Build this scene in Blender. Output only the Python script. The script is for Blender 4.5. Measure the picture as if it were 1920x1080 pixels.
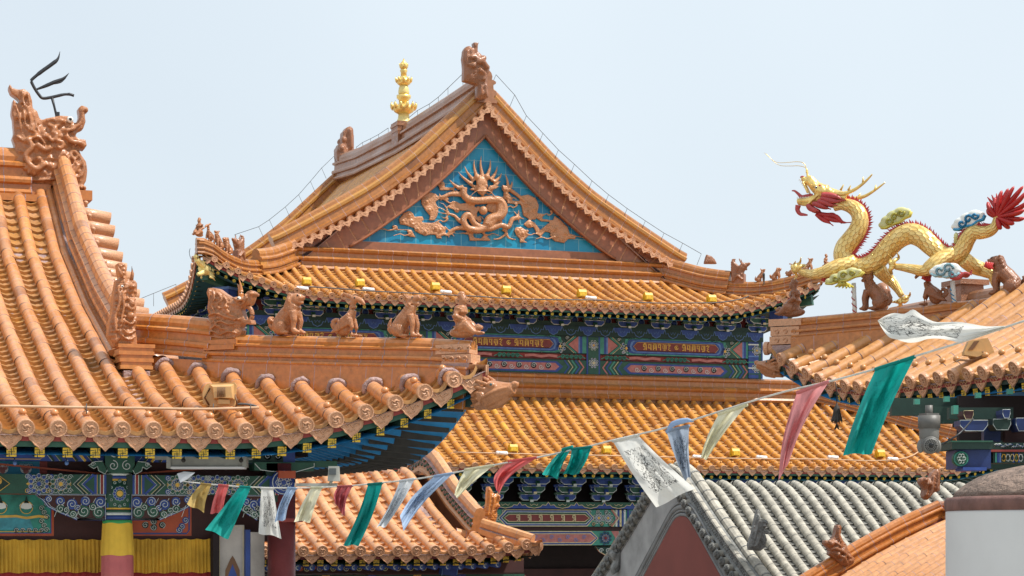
import bpy, bmesh, math, random
from mathutils import Vector, Matrix, Euler, noise
random.seed(7)
PI = math.pi
S = bpy.context.scene
COL = S.collection
for o in list(bpy.data.objects): bpy.data.objects.remove(o)

# ---------------------------------------------------------------- camera, sky, sun
YAW = math.radians(20); FOC = 4000.0; HOR = 1000.0; CZ = 6.0
SN, CS = math.sin(YAW), math.cos(YAW)
cam_d = bpy.data.cameras.new('camera'); cam = bpy.data.objects.new('camera', cam_d); COL.objects.link(cam)
cam.location = (0, 0, CZ); cam.rotation_euler = (PI/2, 0, -YAW)
cam_d.sensor_width = 36; cam_d.lens = FOC/1920*36; cam_d.shift_y = (HOR-540)/1920
cam_d.clip_start = 0.1; cam_d.clip_end = 3000
S.camera = cam
SUN = Vector((0.60, -0.45, 0.0)).normalized()*math.cos(math.radians(58)) + Vector((0, 0, math.sin(math.radians(58))))
W = bpy.data.worlds.new('World'); S.world = W; W.use_nodes = True
wn = W.node_tree; wn.nodes.clear()
sky = wn.nodes.new('ShaderNodeTexSky'); sky.sky_type = 'NISHITA'; sky.sun_disc = False
sky.sun_elevation = math.radians(58); sky.sun_rotation = math.atan2(SUN.x, SUN.y)
sky.air_density = 1.0; sky.dust_density = 4.0; sky.ozone_density = 1.0; sky.altitude = 0
# thin high haze: even pale veil mixed over the clear sky, a little denser on one side
tc = wn.nodes.new('ShaderNodeTexCoord'); nz = wn.nodes.new('ShaderNodeTexNoise')
nz.inputs['Scale'].default_value = 2.2; nz.inputs['Detail'].default_value = 3
wn.links.new(tc.outputs['Generated'], nz.inputs['Vector'])
rm = wn.nodes.new('ShaderNodeMapRange'); rm.inputs[1].default_value = .35; rm.inputs[2].default_value = .65
rm.inputs[3].default_value = .78; rm.inputs[4].default_value = .90
wn.links.new(nz.outputs[0], rm.inputs[0])
mx = wn.nodes.new('ShaderNodeMix'); mx.data_type = 'RGBA'
mx.inputs[7].default_value = (7.25, 8.1, 8.75, 1)
wn.links.new(rm.outputs[0], mx.inputs[0]); wn.links.new(sky.outputs[0], mx.inputs[6])
bg = wn.nodes.new('ShaderNodeBackground'); bg.inputs['Strength'].default_value = 0.10
wo = wn.nodes.new('ShaderNodeOutputWorld')
wn.links.new(mx.outputs[2], bg.inputs[0]); wn.links.new(bg.outputs[0], wo.inputs[0])
sl = bpy.data.lights.new('sun', 'SUN'); sl.energy = 4.6; sl.angle = math.radians(1.0); sl.color = (1, .96, .9)
so = bpy.data.objects.new('sun', sl); COL.objects.link(so)
so.rotation_euler = SUN.to_track_quat('Z', 'Y').to_euler()
S.view_settings.view_transform = 'Standard'; S.view_settings.look = 'None'
S.view_settings.exposure = 0.25; S.view_settings.gamma = 1

# ---------------------------------------------------------------- survey helpers (pixel of the photograph + a known plane -> place)
def ray(px, py):
    t = (px-960)/FOC
    return Vector((SN+t*CS, CS-t*SN, (HOR-py)/FOC))
CAM = Vector((0, 0, CZ))
def Py(px, py, y): d = ray(px, py); return CAM + d*(y/d.y)
def Px(px, py, x): d = ray(px, py); return CAM + d*(x/d.x)
def Pd(px, py, Y): return CAM + ray(px, py)*Y            # by distance along the view
def PP(px, py, p, n): d = ray(px, py); p = Vector(p); n = Vector(n); return CAM + d*((p-CAM).dot(n)/d.dot(n))
def Q(px, py, y): p = Py(px, py, y); return (p.x, p.z)

# ---------------------------------------------------------------- materials
MATS = {}
def new_mat(name):
    m = bpy.data.materials.new(name); m.use_nodes = True; MATS[name] = m
    nt = m.node_tree; b = nt.nodes['Principled BSDF']
    return m, nt, b
def N(nt, t, **k):
    n = nt.nodes.new(t)
    for a, v in k.items():
        if a.startswith('i_'): n.inputs[int(a[2:])].default_value = v
        else: setattr(n, a, v)
    return n
def noise_node(nt, sc, det=4, coord='Object', rough=.55):
    tc = N(nt, 'ShaderNodeTexCoord'); n = N(nt, 'ShaderNodeTexNoise')
    n.inputs['Scale'].default_value = sc; n.inputs['Detail'].default_value = det; n.inputs['Roughness'].default_value = rough
    nt.links.new(tc.outputs[coord], n.inputs['Vector']); return n
def ramp(nt, src, stops):
    r = N(nt, 'ShaderNodeValToRGB'); e = r.color_ramp.elements
    while len(e) < len(stops): e.new(.5)
    for i, (p, c) in enumerate(stops): e[i].position = p; e[i].color = (*c, 1)
    nt.links.new(src, r.inputs[0]); return r
def mixc(nt, fac, a, b, mode='MIX'):
    m = N(nt, 'ShaderNodeMix', data_type='RGBA', blend_type=mode)
    for i, x in ((0, fac), (6, a), (7, b)):
        if hasattr(x, 'links'): nt.links.new(x, m.inputs[i])
        elif isinstance(x, tuple): m.inputs[i].default_value = (*x, 1)
        else: m.inputs[i].default_value = x
    return m.outputs[2]
def bump(nt, b, src, strength, dist=.01):
    bp = N(nt, 'ShaderNodeBump'); bp.inputs['Strength'].default_value = strength; bp.inputs['Distance'].default_value = dist
    nt.links.new(src, bp.inputs['Height']); nt.links.new(bp.outputs[0], b.inputs['Normal'])
def glaze(name, dark, mid, light, dust=(.52, .36, .30), dustamt=.5, rough=.28, nsc=3.0, bsc=40, bst=.15, carve=0):
    m, nt, b = new_mat(name); dark, mid, light = [(q[0]**1.12, q[1]**1.08, q[2]**1.12) for q in (dark, mid, light)]; dust = (dust[0]**1.12, dust[1]**1.1, dust[2]**1.22)
    at = N(nt, 'ShaderNodeAttribute', attribute_name='tint')
    r = ramp(nt, at.outputs['Fac'], [(0, dark), (.18, mid), (.75, mid), (1, light)])
    n1 = noise_node(nt, nsc, 6)
    f = N(nt, 'ShaderNodeMapRange', i_1=.42, i_2=.72, i_3=0.0, i_4=dustamt); nt.links.new(n1.outputs[0], f.inputs[0])
    ge = N(nt, 'ShaderNodeNewGeometry'); sz = N(nt, 'ShaderNodeSeparateXYZ'); nt.links.new(ge.outputs['Normal'], sz.inputs[0])
    fz = N(nt, 'ShaderNodeMapRange', i_1=.25, i_2=.85, i_3=.25, i_4=1.0); nt.links.new(sz.outputs[2], fz.inputs[0])
    ml = N(nt, 'ShaderNodeMath', operation='MULTIPLY'); nt.links.new(f.outputs[0], ml.inputs[0]); nt.links.new(fz.outputs[0], ml.inputs[1])
    c1 = mixc(nt, ml.outputs[0], r.outputs[0], dust)
    n2 = noise_node(nt, nsc*9, 4)
    f2 = N(nt, 'ShaderNodeMapRange', i_1=.3, i_2=.7, i_3=.80, i_4=1.16); nt.links.new(n2.outputs[0], f2.inputs[0])
    vm = N(nt, 'ShaderNodeVectorMath', operation='SCALE'); nt.links.new(c1, vm.inputs[0]); nt.links.new(f2.outputs[0], vm.inputs['Scale'])
    nt.links.new(vm.outputs[0], b.inputs['Base Color'])
    f3 = N(nt, 'ShaderNodeMapRange', i_1=.35, i_2=.7, i_3=rough, i_4=rough+.3); nt.links.new(n1.outputs[0], f3.inputs[0])
    nt.links.new(f3.outputs[0], b.inputs['Roughness'])
    b.inputs['Coat Weight'].default_value = .25; b.inputs['Coat Roughness'].default_value = .18
    n3 = noise_node(nt, bsc, 3)
    if carve:
        # carved locks, scales and curls cut into the clay, base colour darker in the grooves
        tcc = N(nt, 'ShaderNodeTexCoord'); wv = N(nt, 'ShaderNodeTexWave', wave_type='BANDS', bands_direction='DIAGONAL', wave_profile='SIN')
        wv.inputs['Scale'].default_value = carve; wv.inputs['Distortion'].default_value = 14; wv.inputs['Detail'].default_value = 3; wv.inputs['Detail Scale'].default_value = 1.6
        nt.links.new(tcc.outputs['Object'], wv.inputs['Vector'])
        m0 = N(nt, 'ShaderNodeMapRange', i_1=.05, i_2=.6, i_3=0, i_4=1); nt.links.new(wv.outputs['Fac'], m0.inputs[0])
        gn = noise_node(nt, carve*.35, 2); g1 = N(nt, 'ShaderNodeMapRange', i_1=.42, i_2=.6, i_3=.0, i_4=1); nt.links.new(gn.outputs[0], g1.inputs[0])
        mm = N(nt, 'ShaderNodeMath', operation='MAXIMUM'); nt.links.new(m0.outputs[0], mm.inputs[0]); nt.links.new(g1.outputs[0], mm.inputs[1])
        gr = N(nt, 'ShaderNodeMapRange', i_1=0, i_2=.6, i_3=.80, i_4=1.04); nt.links.new(mm.outputs[0], gr.inputs[0])
        v2 = N(nt, 'ShaderNodeVectorMath', operation='SCALE'); nt.links.new(vm.outputs[0], v2.inputs[0]); nt.links.new(gr.outputs[0], v2.inputs['Scale']); nt.links.new(v2.outputs[0], b.inputs['Base Color'])
        ad = N(nt, 'ShaderNodeMath', operation='MULTIPLY_ADD', i_1=1.0); nt.links.new(mm.outputs[0], ad.inputs[0]); nt.links.new(n3.outputs[0], ad.inputs[2])
        bump(nt, b, ad.outputs[0], .5, .2/carve)
    else: bump(nt, b, n3.outputs[0], bst, .01)
    return m
def plain(name, col, rough=.6, var=.25, nsc=12, bst=.2, bsc=60, metal=0, dist=.01):
    m, nt, b = new_mat(name)
    n1 = noise_node(nt, nsc, 5)
    lo = tuple(c*(1-var) for c in col); hi = tuple(min(1, c*(1+var*.8)) for c in col)
    r = ramp(nt, n1.outputs[0], [(.28, lo), (.72, hi)])
    nt.links.new(r.outputs[0], b.inputs['Base Color']); b.inputs['Roughness'].default_value = rough; b.inputs['Metallic'].default_value = metal
    if bst: n3 = noise_node(nt, bsc, 4); bump(nt, b, n3.outputs[0], bst, dist)
    return m
# glazed ceramics
glaze('tile_left', (.36, .15, .07), (.58, .25, .10), (.68, .32, .13), dust=(.62, .35, .235), dustamt=.62, nsc=2.6, rough=.22)
glaze('pan_left', (.26, .12, .05), (.47, .235, .085), (.62, .36, .13), dust=(.48, .29, .21), dustamt=.55, nsc=2.8)
glaze('tile_main', (.40, .16, .05), (.64, .30, .085), (.74, .42, .13), dust=(.62, .37, .22), dustamt=.45, nsc=1.1)
glaze('tile_lower', (.38, .14, .045), (.62, .28, .065), (.76, .42, .10), dust=(.62, .31, .15), dustamt=.25, nsc=1.1)
glaze('tile_middle', (.44, .19, .09), (.60, .29, .13), (.68, .36, .17), dust=(.62, .37, .24), dustamt=.5, nsc=1.8, rough=.34)
glaze('tile_right', (.40, .17, .07), (.56, .27, .10), (.64, .33, .14), dust=(.6, .33, .22), dustamt=.45, nsc=2.4)
glaze('ridge_glaze', (.30, .10, .03), (.50, .185, .045), (.58, .25, .07), dust=(.60, .33, .22), dustamt=.5, nsc=2.6, rough=.2)
glaze('ridge_main', (.24, .09, .035), (.41, .165, .05), (.52, .25, .07), dust=(.50, .27, .17), dustamt=.45, nsc=1.6, rough=.24)
glaze('ridge_brown', (.26, .11, .065), (.36, .16, .085), (.42, .19, .1), dust=(.42, .25, .18), dustamt=.4, nsc=1.0)
glaze('barge_glaze', (.25, .085, .045), (.33, .118, .058), (.37, .14, .065), dust=(.38, .16, .09), dustamt=.3, nsc=.9, rough=.4)
glaze('end_glaze', (.50, .25, .14), (.60, .32, .19), (.66, .38, .24), dust=(.64, .40, .30), dustamt=.5, nsc=9, bsc=70, bst=.5)
glaze('fig_glaze', (.30, .12, .05), (.43, .175, .075), (.50, .22, .1), dust=(.52, .29, .2), dustamt=.6, nsc=9, bsc=38, bst=.35, rough=.28, carve=22)
glaze('fig_dark', (.20, .075, .035), (.31, .12, .058), (.37, .15, .07), dust=(.42, .24, .16), dustamt=.5, nsc=9, bsc=38, bst=.35, carve=16)
glaze('relief_glaze', (.40, .18, .09), (.53, .25, .125), (.58, .29, .15), dust=(.58, .33, .22), dustamt=.4, nsc=5, bsc=30, bst=.4, carve=7)
glaze('gold_brown_band', (.42, .2, .06), (.5, .24, .06), (.56, .3, .08), dust=(.52, .3, .2), dustamt=.3, nsc=5)
plain('grout', (.42, .28, .27), .9, .35, 8, .8, 50)
plain('mortar', (.36, .25, .235), .95, .4, 9, 1.0, 45, dist=.02)
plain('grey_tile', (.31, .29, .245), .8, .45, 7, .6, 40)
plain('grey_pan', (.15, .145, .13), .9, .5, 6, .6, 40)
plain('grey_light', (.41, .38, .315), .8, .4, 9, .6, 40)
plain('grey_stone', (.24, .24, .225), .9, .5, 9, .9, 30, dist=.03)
plain('grey_plaster', (.33, .325, .315), .85, .28, 2.5, .15, 30)
plain('grey_mould', (.22, .22, .215), .85, .3, 3, .2, 30)
plain('gable_red', (.22, .055, .042), .75, .12, 1.2, .08, 25)
plain('wall_red', (.17, .035, .03), .7, .2, 2, .1, 30)
plain('dark_red', (.055, .016, .014), .7, .3, 3, .1, 30)
plain('post_red', (.20, .045, .042), .4, .25, 6, .3, 40)
plain('white_plaster', (.62, .62, .61), .8, .07, 1.5, .12, 18)
plain('pale_post', (.45, .41, .37), .8, .25, 5, .3, 40)
plain('beam_green', (.018, .085, .05), .55, .3, 8, .1)
plain('beam_dkgreen', (.008, .035, .024), .6, .3, 8, .1)
plain('beam_teal', (.05, .26, .19), .55, .3, 8, .1)
plain('beam_blue', (.022, .06, .26), .5, .3, 8, .1)
plain('beam_ltblue', (.10, .2, .45), .5, .3, 8, .1)
plain('soffit_blue', (.012, .20, .46), .6, .35, 5, .15)
plain('soffit_teal', (.008, .075, .11), .6, .35, 5, .15)
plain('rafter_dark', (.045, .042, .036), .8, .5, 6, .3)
plain('beam_red', (.28, .035, .025), .55, .3, 6, .1)
plain('beam_orange', (.45, .08, .025), .55, .25, 6, .1)
plain('beam_pink', (.45, .16, .14), .6, .25, 12, .1)
plain('line_white', (.62, .66, .62), .6, .2, 14, .05)
plain('line_gold', (.72, .42, .05), .35, .25, 10, .1)
plain('line_cream', (.66, .55, .3), .6, .2, 14, .05)
plain('emblem_gold', (.80, .50, .03), .4, .2, 12, .05)
plain('yellow_cloth', (.60, .34, .03), .8, .3, 5, .35, 60)
plain('yellow_wrap', (.78, .48, .05), .8, .18, 5, .3, 60)
plain('red_wrap', (.55, .14, .14), .8, .18, 5, .3, 60)
plain('red_cloth', (.30, .02, .025), .85, .2, 5, .2)
plain('bright_green', (.05, .35, .1), .6, .1)
plain('iron_black', (.018, .02, .024), .45, .3, 8, .1)
plain('bell_iron', (.03, .026, .022), .7, .4, 20, .5)
plain('wire_dark', (.07, .07, .075), .6, .1, 5, 0)
plain('rope_white', (.62, .60, .54), .9, .2, 30, .5, 200)
plain('cable_tan', (.50, .32, .19), .7, .2, 8, .2)
plain('insulator', (.75, .75, .75), .4, .05, 5, 0)
plain('lamp_yellow', (.60, .37, .012), .5, .3, 14, .2)
plain('lamp_tan', (.56, .33, .13), .5, .15, 8, .15)
plain('lamp_tan_dark', (.17, .08, .035), .6, .2, 8, .15)
plain('lamp_grey', (.33, .33, .29), .5, .25, 8, .15)
plain('lamp_glass', (.08, .09, .09), .1, .2, 8, 0)
plain('cctv_grey', (.115, .11, .10), .5, .2, 9, .1)
plain('cctv_light', (.17, .165, .15), .5, .1, 9, .1)
plain('tail_red', (.42, .022, .02), .45, .25, 10, .3)
plain('mane_red', (.46, .06, .06), .4, .25, 10, .3)
plain('cloud_cream', (.60, .58, .27), .5, .2, 12, .1)
plain('cloud_yellow', (.58, .52, .10), .5, .15, 12, .1)
plain('cloud_white', (.74, .76, .72), .5, .08, 12, .1)
plain('cloud_blue', (.03, .28, .52), .45, .2, 12, .1)
plain('cloud_ltblue', (.33, .55, .62), .45, .15, 12, .1)
plain('eye_white', (.75, .75, .7), .2, .05, 8, 0)
plain('eye_black', (.01, .01, .01), .15, .05, 8, 0)
plain('eye_green', (.05, .09, .10), .2, .3, 8, 0)
plain('paving', (.34, .32, .29), .85, .2, .8, .2, 8)
plain('rough_brown', (.22, .155, .12), .9, .5, 5, 1.0, 26, dist=.04)
plain('rim_brown', (.17, .085, .07), .85, .35, 9, .6, 35)
plain('paint_landscape', (.03, .25, .19), .6, .6, 7, .1)
plain('paint_sky', (.02, .22, .36), .6, .2, 7, .1)
plain('paint_water', (.05, .28, .34), .6, .35, 16, .1)
plain('panel_red', (.20, .035, .03), .6, .2, 8, .1)
plain('shade_blue', (.010, .028, .12), .5, .3, 8, .1)  # bracket blue with the shade under the eave put into its colour
plain('unlit_black', (.02, .012, .012), .9, .2, 5, 0)  # near-black: the shade of unlit depths put into the colour
def mat_gold():
    m, nt, b = new_mat('gold_leaf')
    at = N(nt, 'ShaderNodeAttribute', attribute_name='st')
    sx = N(nt, 'ShaderNodeSeparateXYZ'); nt.links.new(at.outputs['Vector'], sx.inputs[0])
    # overlapping fish scales from the (length, girth) coordinate
    def M(op, a, b_=None, c=None):
        n = N(nt, 'ShaderNodeMath', operation=op)
        for i, x in enumerate((a, b_, c)):
            if x is None: continue
            if hasattr(x, 'links'): nt.links.new(x, n.inputs[i])
            else: n.inputs[i].default_value = x
        return n.outputs[0]
    u = M('MULTIPLY', sx.outputs[0], 16.0); v = M('MULTIPLY', sx.outputs[1], 14.0)
    row = M('FLOOR', u); odd = M('MULTIPLY', M('MODULO', row, 2.0), .5)
    fu = M('FRACT', u); fv = M('SUBTRACT', M('FRACT', M('ADD', v, odd)), .5)
    d = M('SQRT', M('ADD', M('POWER', M('MULTIPLY', fu, .8), 2.0), M('POWER', M('MULTIPLY', fv, 1.5), 2.0)))
    hgt = M('SUBTRACT', 1.0, d)
    edge = M('LESS_THAN', M('ABSOLUTE', M('SUBTRACT', d, .74)), .055)
    n1 = noise_node(nt, 14, 4)
    r = ramp(nt, n1.outputs[0], [(.3, (.76, .48, .12)), (.7, (.92, .70, .29))])
    ed = M('MULTIPLY', edge, sx.outputs[2])
    c = mixc(nt, M('MULTIPLY', ed, .75), r.outputs[0], (.30, .15, .03))
    nt.links.new(c, b.inputs['Base Color']); b.inputs['Metallic'].default_value = .38; b.inputs['Roughness'].default_value = .34
    hh = M('ADD', M('MULTIPLY', M('MULTIPLY', hgt, sx.outputs[2]), 1.0), M('MULTIPLY', n1.outputs[0], .5))
    bump(nt, b, hh, .8, .012)
mat_gold()
plain('gold_plain', (.86, .60, .20), .3, .25, 9, .35, 30, metal=.6)
plain('gold_pale', (.78, .62, .24), .4, .2, 9, .3, 30, metal=.3)
def mat_bluetile():
    m, nt, b = new_mat('blue_tile')
    tc = N(nt, 'ShaderNodeTexCoord'); sp = N(nt, 'ShaderNodeSeparateXYZ'); nt.links.new(tc.outputs['Object'], sp.inputs[0])
    cb = N(nt, 'ShaderNodeCombineXYZ'); nt.links.new(sp.outputs[0], cb.inputs[0]); nt.links.new(sp.outputs[2], cb.inputs[1])
    br = N(nt, 'ShaderNodeTexBrick'); br.offset = .5
    nt.links.new(cb.outputs[0], br.inputs['Vector'])
    br.inputs['Scale'].default_value = 1.0; br.inputs['Brick Width'].default_value = .372; br.inputs['Row Height'].default_value = .29
    br.inputs['Mortar Size'].default_value = .008; br.inputs['Mortar Smooth'].default_value = .3; br.inputs['Bias'].default_value = 0
    br.inputs['Color1'].default_value = (.001, .16, .32, 1); br.inputs['Color2'].default_value = (.004, .26, .42, 1); br.inputs['Mortar'].default_value = (.17, .37, .42, 1)
    n1 = noise_node(nt, 6, 6); f = N(nt, 'ShaderNodeMapRange', i_1=.55, i_2=.8, i_3=0, i_4=.5); nt.links.new(n1.outputs[0], f.inputs[0])
    c = mixc(nt, f.outputs[0], br.outputs['Color'], (.10, .33, .40))
    nt.links.new(c, b.inputs['Base Color']); b.inputs['Roughness'].default_value = .35
    bump(nt, b, br.outputs['Fac'], -.4, .02)
mat_bluetile()
def cloth(name, col, col2, printed=0, pcol=(.03, .035, .04), scale=1.0, seed=0):
    m, nt, b = new_mat(name)
    at = N(nt, 'ShaderNodeAttribute', attribute_name='st')
    n1 = noise_node(nt, 5, 5)
    r = ramp(nt, n1.outputs[0], [(.3, col), (.7, col2)])
    c = r.outputs[0]
    if printed:
        sx = N(nt, 'ShaderNodeSeparateXYZ'); nt.links.new(at.outputs['Vector'], sx.inputs[0])
        def M(op, a, b_=None):
            n = N(nt, 'ShaderNodeMath', operation=op)
            for i, x in enumerate((a, b_)):
                if x is None: continue
                if hasattr(x, 'links'): nt.links.new(x, n.inputs[i])
                else: n.inputs[i].default_value = x
            return n.outputs[0]
        n2 = N(nt, 'ShaderNodeTexNoise'); n2.inputs['Scale'].default_value = 7*scale; n2.inputs['Detail'].default_value = 3; n2.inputs['Distortion'].default_value = 1.2
        mp = N(nt, 'ShaderNodeMapping'); mp.inputs['Location'].default_value = (seed*3.1, seed*1.7, 0); nt.links.new(at.outputs['Vector'], mp.inputs[0])
        nt.links.new(mp.outputs[0], n2.inputs['Vector'])
        lines = M('LESS_THAN', M('ABSOLUTE', M('SUBTRACT', n2.outputs[0], .5)), .022)
        vo = N(nt, 'ShaderNodeTexVoronoi', feature='DISTANCE_TO_EDGE'); vo.inputs['Scale'].default_value = 11*scale; nt.links.new(mp.outputs[0], vo.inputs['Vector'])
        l2 = M('LESS_THAN', vo.outputs['Distance'], .05)
        n4 = N(nt, 'ShaderNodeTexNoise'); n4.inputs['Scale'].default_value = 4; nt.links.new(mp.outputs[0], n4.inputs['Vector'])
        gate = M('GREATER_THAN', n4.outputs[0], .52)
        pat = M('MAXIMUM', lines, M('MULTIPLY', l2, gate))
        bx = M('MULTIPLY', M('LESS_THAN', M('ABSOLUTE', M('SUBTRACT', sx.outputs[0], .5)), .34), M('LESS_THAN', M('ABSOLUTE', M('SUBTRACT', sx.outputs[1], .5)), .33))
        c = mixc(nt, M('MULTIPLY', M('MULTIPLY', pat, bx), printed), c, pcol)
    nt.links.new(c, b.inputs['Base Color']); b.inputs['Roughness'].default_value = .85
    n3 = noise_node(nt, 9, 3); bump(nt, b, n3.outputs[0], .6, .03)
    # thin cotton lets some sun through
    tr = N(nt, 'ShaderNodeBsdfTranslucent'); nt.links.new(c, tr.inputs[0])
    ms = N(nt, 'ShaderNodeMixShader'); ms.inputs[0].default_value = .45
    out = nt.nodes['Material Output']
    nt.links.new(b.outputs[0], ms.inputs[1]); nt.links.new(tr.outputs[0], ms.inputs[2]); nt.links.new(ms.outputs[0], out.inputs[0])
cloth('flag_teal', (.0, .29, .25), (.01, .37, .33), .45, (.0, .14, .13), 1.4)
cloth('flag_teal_dark', (.0, .20, .18), (.0, .27, .24), .5, (.0, .09, .08), 1.4)
cloth('flag_red', (.60, .10, .10), (.68, .17, .16), .3, (.4, .08, .09))
cloth('flag_pink', (.66, .24, .24), (.72, .32, .32), .4, (.42, .16, .17), 1.2)
cloth('flag_dull_red', (.46, .10, .11), (.58, .16, .17), .3, (.3, .07, .08))
cloth('flag_white', (.70, .69, .64), (.80, .80, .76), .9, (.05, .05, .05), 1.3)
cloth('flag_white2', (.58, .63, .68), (.70, .73, .75), .8, (.12, .14, .17), 1.6, 3)
cloth('flag_blue', (.34, .46, .64), (.45, .57, .74), .8, (.06, .08, .12), 1.3, 5)
cloth('flag_grey_blue', (.30, .36, .45), (.45, .52, .6), 1.0, (.05, .06, .08), 1.2, 7)
cloth('flag_cream', (.68, .65, .45), (.76, .73, .55), .15, (.4, .38, .2))
cloth('flag_ochre', (.44, .30, .08), (.52, .37, .13), .3, (.2, .14, .05))

# ---------------------------------------------------------------- mesh helpers
ORG = {}
def V(*a): return Vector(a)
class MB:
    def __init__(s): s.v = []; s.f = []; s.m = []; s.t = []; s.s = []; s.st = {}
    def add(s, vs, fs, m=0, t=.5, sm=True, st=None):
        o = len(s.v); s.v.extend([tuple(v) for v in vs])
        if st:
            for i, a in enumerate(st): s.st[o+i] = a
        for f in fs: s.f.append(tuple(i+o for i in f)); s.m.append(m); s.t.append(t); s.s.append(sm)
    def box(s, c, d, m=0, t=.5, R=None, taper=1.0):
        c = Vector(c); a, b, h = d[0]/2, d[1]/2, d[2]/2; vs = []
        for z in (-h, h):
            k = taper if z > 0 else 1
            for x, y in ((-a, -b), (a, -b), (a, b), (-a, b)):
                p = Vector((x*k, y*k, z)); vs.append(c + (R @ p if R else p))
        s.add(vs, [(3, 2, 1, 0), (4, 5, 6, 7), (0, 1, 5, 4), (1, 2, 6, 5), (2, 3, 7, 6), (3, 0, 4, 7)], m, t, False)
    def tube(s, pts, rad, n=8, m=0, t=.5, caps=True, flat=None, up=(0, 0, 1), sm=True, uv=False, off=0.0):
        pts = [Vector(p) for p in pts]; k = len(pts)
        if not hasattr(rad, '__len__'): rad = [rad]*k
        up = Vector(up); vs = []; st = []; L = off; nn = n+1 if uv else n
        for i, p in enumerate(pts):
            d = (pts[min(i+1, k-1)]-pts[max(i-1, 0)])
            d = d.normalized() if d.length > 1e-9 else Vector((0, 0, 1))
            a = d.cross(up)
            if a.length < 1e-3: a = d.cross(Vector((0, 1, 0.01)))
            a.normalize(); b = a.cross(d).normalized()
            if i: L += (pts[i]-pts[i-1]).length
            fa = flat or 1.0
            for j in range(nn):
                an = 2*PI*j/n
                vs.append(p + a*math.cos(an)*rad[i]*fa + b*math.sin(an)*rad[i])
                if uv: st.append((L, j/n, 1.0 if uv is True else uv))
        fs = []
        for i in range(k-1):
            for j in range(n):
                j2 = j+1 if uv else (j+1) % n
                fs.append((i*nn+j, i*nn+j2, (i+1)*nn+j2, (i+1)*nn+j))
        if caps:
            fs.append(tuple(range(n))[::-1]); fs.append(tuple((k-1)*nn+j for j in range(n)))
        s.add(vs, fs, m, t, sm, st or None)
    def ell(s, c, r, m=0, t=.5, R=None, nu=10, nv=8):
        c = Vector(c); r = r if hasattr(r, '__len__') else (r, r, r); vs = [];
        for i in range(1, nv):
            th = PI*i/nv
            for j in range(nu):
                ph = 2*PI*j/nu; p = Vector((math.sin(th)*math.cos(ph)*r[0], math.sin(th)*math.sin(ph)*r[1], math.cos(th)*r[2]))
                vs.append(c+(R @ p if R else p))
        a = Vector((0, 0, r[2])); a = R @ a if R else a
        vs.append(c+a); vs.append(c-a); T = len(vs)-2; B = T+1; fs = []
        for j in range(nu):
            j2 = (j+1) % nu; fs.append((T, j, j2)); fs.append((B, (nv-2)*nu+j2, (nv-2)*nu+j))
            for i in range(nv-2): fs.append((i*nu+j, (i+1)*nu+j, (i+1)*nu+j2, i*nu+j2))
        s.add(vs, fs, m, t, True)
    def lathe(s, prof, c, n=24, m=0, t=.5, axis=None, sm=True):
        c = Vector(c); R = axis.to_track_quat('Z', 'Y').to_matrix() if axis is not None else None; vs = []
        for r, z in prof:
            for j in range(n):
                p = Vector((r*math.cos(2*PI*j/n), r*math.sin(2*PI*j/n), z)); vs.append(c+(R @ p if R else p))
        fs = [(i*n+j, i*n+(j+1) % n, (i+1)*n+(j+1) % n, (i+1)*n+j) for i in range(len(prof)-1) for j in range(n)]
        fs.append(tuple(range(n))[::-1]); fs.append(tuple((len(prof)-1)*n+j for j in range(n)))
        s.add(vs, fs, m, t, sm)
    def prism(s, pts, ax, m=0, t=.5, th=.1, bev=0.0, side=None):
        """pts: 3D outline on a plane; ax: unit thickness direction; extruded both ways"""
        pts = [Vector(p) for p in pts]; ax = Vector(ax); n = len(pts); c = sum(pts, Vector())/n
        A = [p-ax*th/2 for p in pts]; B = [p+ax*th/2 for p in pts]
        s.add(A+B, [tuple(range(n))[::-1], tuple(range(n, 2*n))], m, t, False)
        s.add(A+B, [(i, (i+1) % n, n+(i+1) % n, n+i) for i in range(n)], side if side is not None else m, t, False)
    def build(s, name, mats, parent=None, label=None):
        me = bpy.data.meshes.new(name)
        org = ORG.get(parent.name, Vector((0, 0, 0))) if parent else Vector((0, 0, 0))
        vs = [(v[0]-org.x, v[1]-org.y, v[2]-org.z) for v in s.v]
        me.from_pydata(vs, [], s.f)
        for mt in (mats if isinstance(mats, (list, tuple)) else [mats]): me.materials.append(MATS[mt])
        me.polygons.foreach_set('material_index', s.m); me.polygons.foreach_set('use_smooth', s.s)
        a = me.attributes.new('tint', 'FLOAT', 'FACE'); a.data.foreach_set('value', s.t)
        if s.st:
            a = me.attributes.new('st', 'FLOAT_VECTOR', 'POINT'); fl = []
            for i in range(len(s.v)): fl.extend(s.st.get(i, (0, 0, 0)))
            a.data.foreach_set('vector', fl)
        me.update()
        o = bpy.data.objects.new(name, me); COL.objects.link(o)
        if parent: o.parent = parent; ORG[o.name] = org
        else: ORG[o.name] = Vector((0, 0, 0))
        if label: o['label'] = label
        return o
def tag(o, label, cat, group=None, kind=None):
    if label: o['label'] = label
    if cat: o['category'] = cat
    if group: o['group'] = group
    if kind: o['kind'] = kind
    return o
def thing(name, label, cat, loc=(0, 0, 0), group=None):
    o = bpy.data.objects.new(name, None); o.empty_display_size = .1; COL.objects.link(o); o.location = loc
    ORG[o.name] = Vector(loc); return tag(o, label, cat, group)
def struct(name, mb, mats): o = mb.build(name, mats); o['kind'] = 'structure'; return o
def inst(name, mesh, M, parent):
    o = bpy.data.objects.new(name, mesh); COL.objects.link(o); o.parent = parent
    o.matrix_local = Matrix.Translation(-ORG[parent.name]) @ M; return o
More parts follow.
